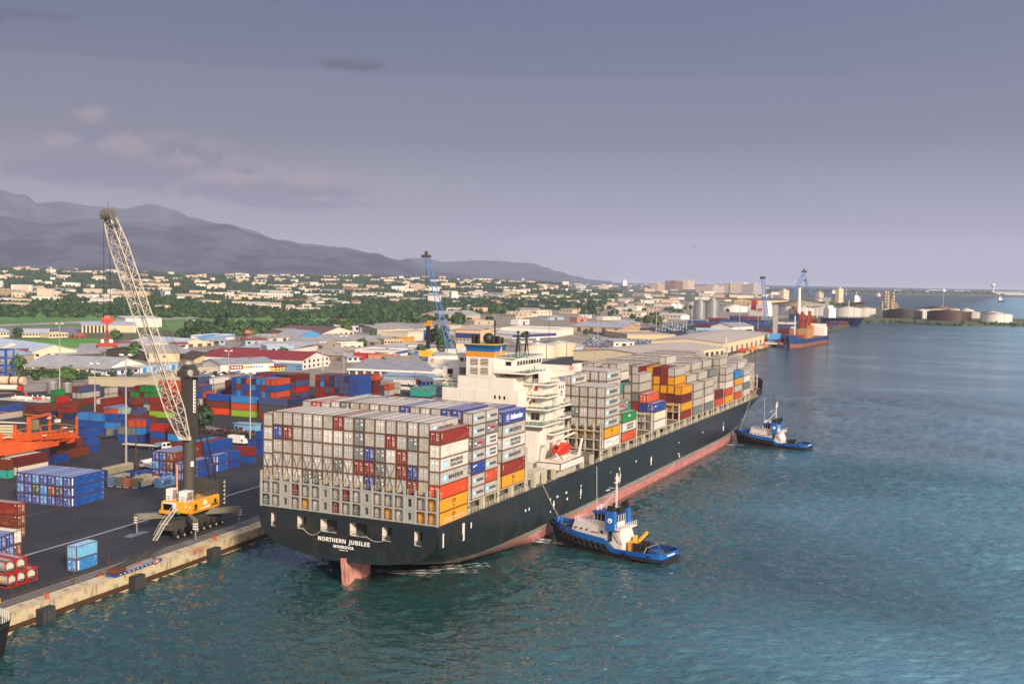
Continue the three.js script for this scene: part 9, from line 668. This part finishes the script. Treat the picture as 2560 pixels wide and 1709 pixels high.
  // spit of land with its trees and hangars
  sheet('sand_spit', [G(1930, 728.5), G(2030, 731), G(2200, 736), G(2400, 739.5), G(2620, 742), G(2620, 735), G(2400, 732.5), G(2200, 729), G(2030, 725), G(1930, 724)], 1.2, mat(0x6d6a58, { rough: 0.95, map: T.land }), 'long low spit of land across the bay'); { const b = new MB(); b.tint(1, 1, 1); for (let k = 0; k < 900; k++) { const u = rnd(), x = mix(1925, 2600, u), y = mix(725.5, 733.5, u) + (rnd() - 0.35) * 5.5, p = G(x, y, 1.2), s = rr(8, 20), g = rr(0.6, 1.2); b.tint(g, g, g); const m = new THREE.IcosahedronGeometry(1, 0); b.geo(m, new THREE.Matrix4().makeScale(s * 1.4, s * rr(0.4, 0.9), s).setPosition(p.x, 2, p.z)); } tag(b.build('spit_trees', mat(0x3c4c38, { rough: 0.95, vertexColors: true })), 'dark scrub and trees along the far spit', 'trees', null, 'stuff'); }
  [[1930, 190, 60, 9], [1760, 186, 80, 10], [1730, 196, 50, 8], [2240, 206, 90, 12], [2300, 210, 70, 10], [2200, 200, 40, 9], [1500, 186, 40, 8]].forEach(([x, y, w, h]) => { const p = G(...R6(x, y)), t = thing('spit_building', 'low white building on the far spit', 'building', [p.x, 1.2, p.z], 0, 'low white buildings on the far spit'); part('wall', wallM(0xdcd8d2), b => b.box(-w, 0, -20, w, h * 1.6, 0), t); part('roof', roofM(0xc8c8c8), b => b.box(-w - 1, h * 1.6, -21, w + 1, h * 1.6 + 1.5, 1), t); });
  { const p = G(...R6(1798, 322)), h = hAt(p, 660 + 182 / 2.7314) - GND, t = thing('flare_mast', 'thin mast with a white ball above the dark oil tanks', 'mast', [p.x, GND, p.z]); part('pole', mat(0x9a9088), b => b.cyl(V(0, 0, 0), V(0, h, 0), 0.9, 8, 0.6), t); mesh('ball', new THREE.SphereGeometry(4.2, 14, 10).translate(0, h, 0), whiteM, t); }
  { const p = G(...R6(2140, 205)), t = thing('water_tower', 'small white water tower on the far spit', 'water tower', [p.x, 1.2, p.z]); part('column', whiteM, b => b.cyl(V(0, 0, 0), V(0, 55, 0), 5, 10), t); mesh('bowl', new THREE.SphereGeometry(14, 14, 10).translate(0, 62, 0), whiteM, t); }
  // towers and chimneys in the far town
  [[1042, 700, 668, 3.2, 0xd8c4b0, 'tall striped works chimney in front of the hills'], [284, 708, 690, 2, 0xc86a5a, 'red and white lattice mast over the far town'], [270, 680, 664, 1.6, 0xd0c8c0, 'pale radio mast at the foot of the hills']].forEach(([x, y, ty, r, c, l]) => { const p = G(x, y), h = hAt(p, ty) - GND, t = thing('town_mast', l, 'mast', [p.x, GND, p.z]); part('pole', mat(c), b => b.cyl(V(0, 0, 0), V(0, h, 0), r, 8, r * 0.6), t); part('band', whiteM, b => { for (let k = 1; k < 6; k += 2) b.cyl(V(0, h * k / 6, 0), V(0, h * (k + 0.5) / 6, 0), r * 1.08, 8); }, t); });
  { const p = atDist(1735, 617.5, 260), t = thing('sea_bird', 'lone dark sea bird gliding above the bay', 'bird', p, 0.6); const bm = mat(0x3a3a40, { rough: 0.9 }); part('body', bm, b => { b.cyl(V(0, 0, -0.28), V(0, 0, 0.1), 0.03, 8, 0.1); b.cyl(V(0, 0, 0.1), V(0, 0.02, 0.34), 0.1, 8, 0.03); }, t); for (const s of [-1, 1]) part('wing', bm, b => { b.hex([V(s * 0.05, 0, 0.14), V(s * 0.05, 0, -0.1), V(s * 0.5, 0.25, -0.08), V(s * 0.5, 0.25, 0.1), V(s * 0.05, 0.04, 0.14), V(s * 0.05, 0.04, -0.1), V(s * 0.5, 0.28, -0.08), V(s * 0.5, 0.28, 0.1)]); b.hex([V(s * 0.5, 0.25, 0.1), V(s * 0.5, 0.25, -0.08), V(s * 0.95, 0.2, -0.2), V(s * 0.95, 0.2, -0.14), V(s * 0.5, 0.28, 0.1), V(s * 0.5, 0.28, -0.08), V(s * 0.95, 0.22, -0.2), V(s * 0.95, 0.22, -0.14)]); }, t); t.rotation.z = 0.5; }
}
buildContainers();
renderer.render(scene, camera);
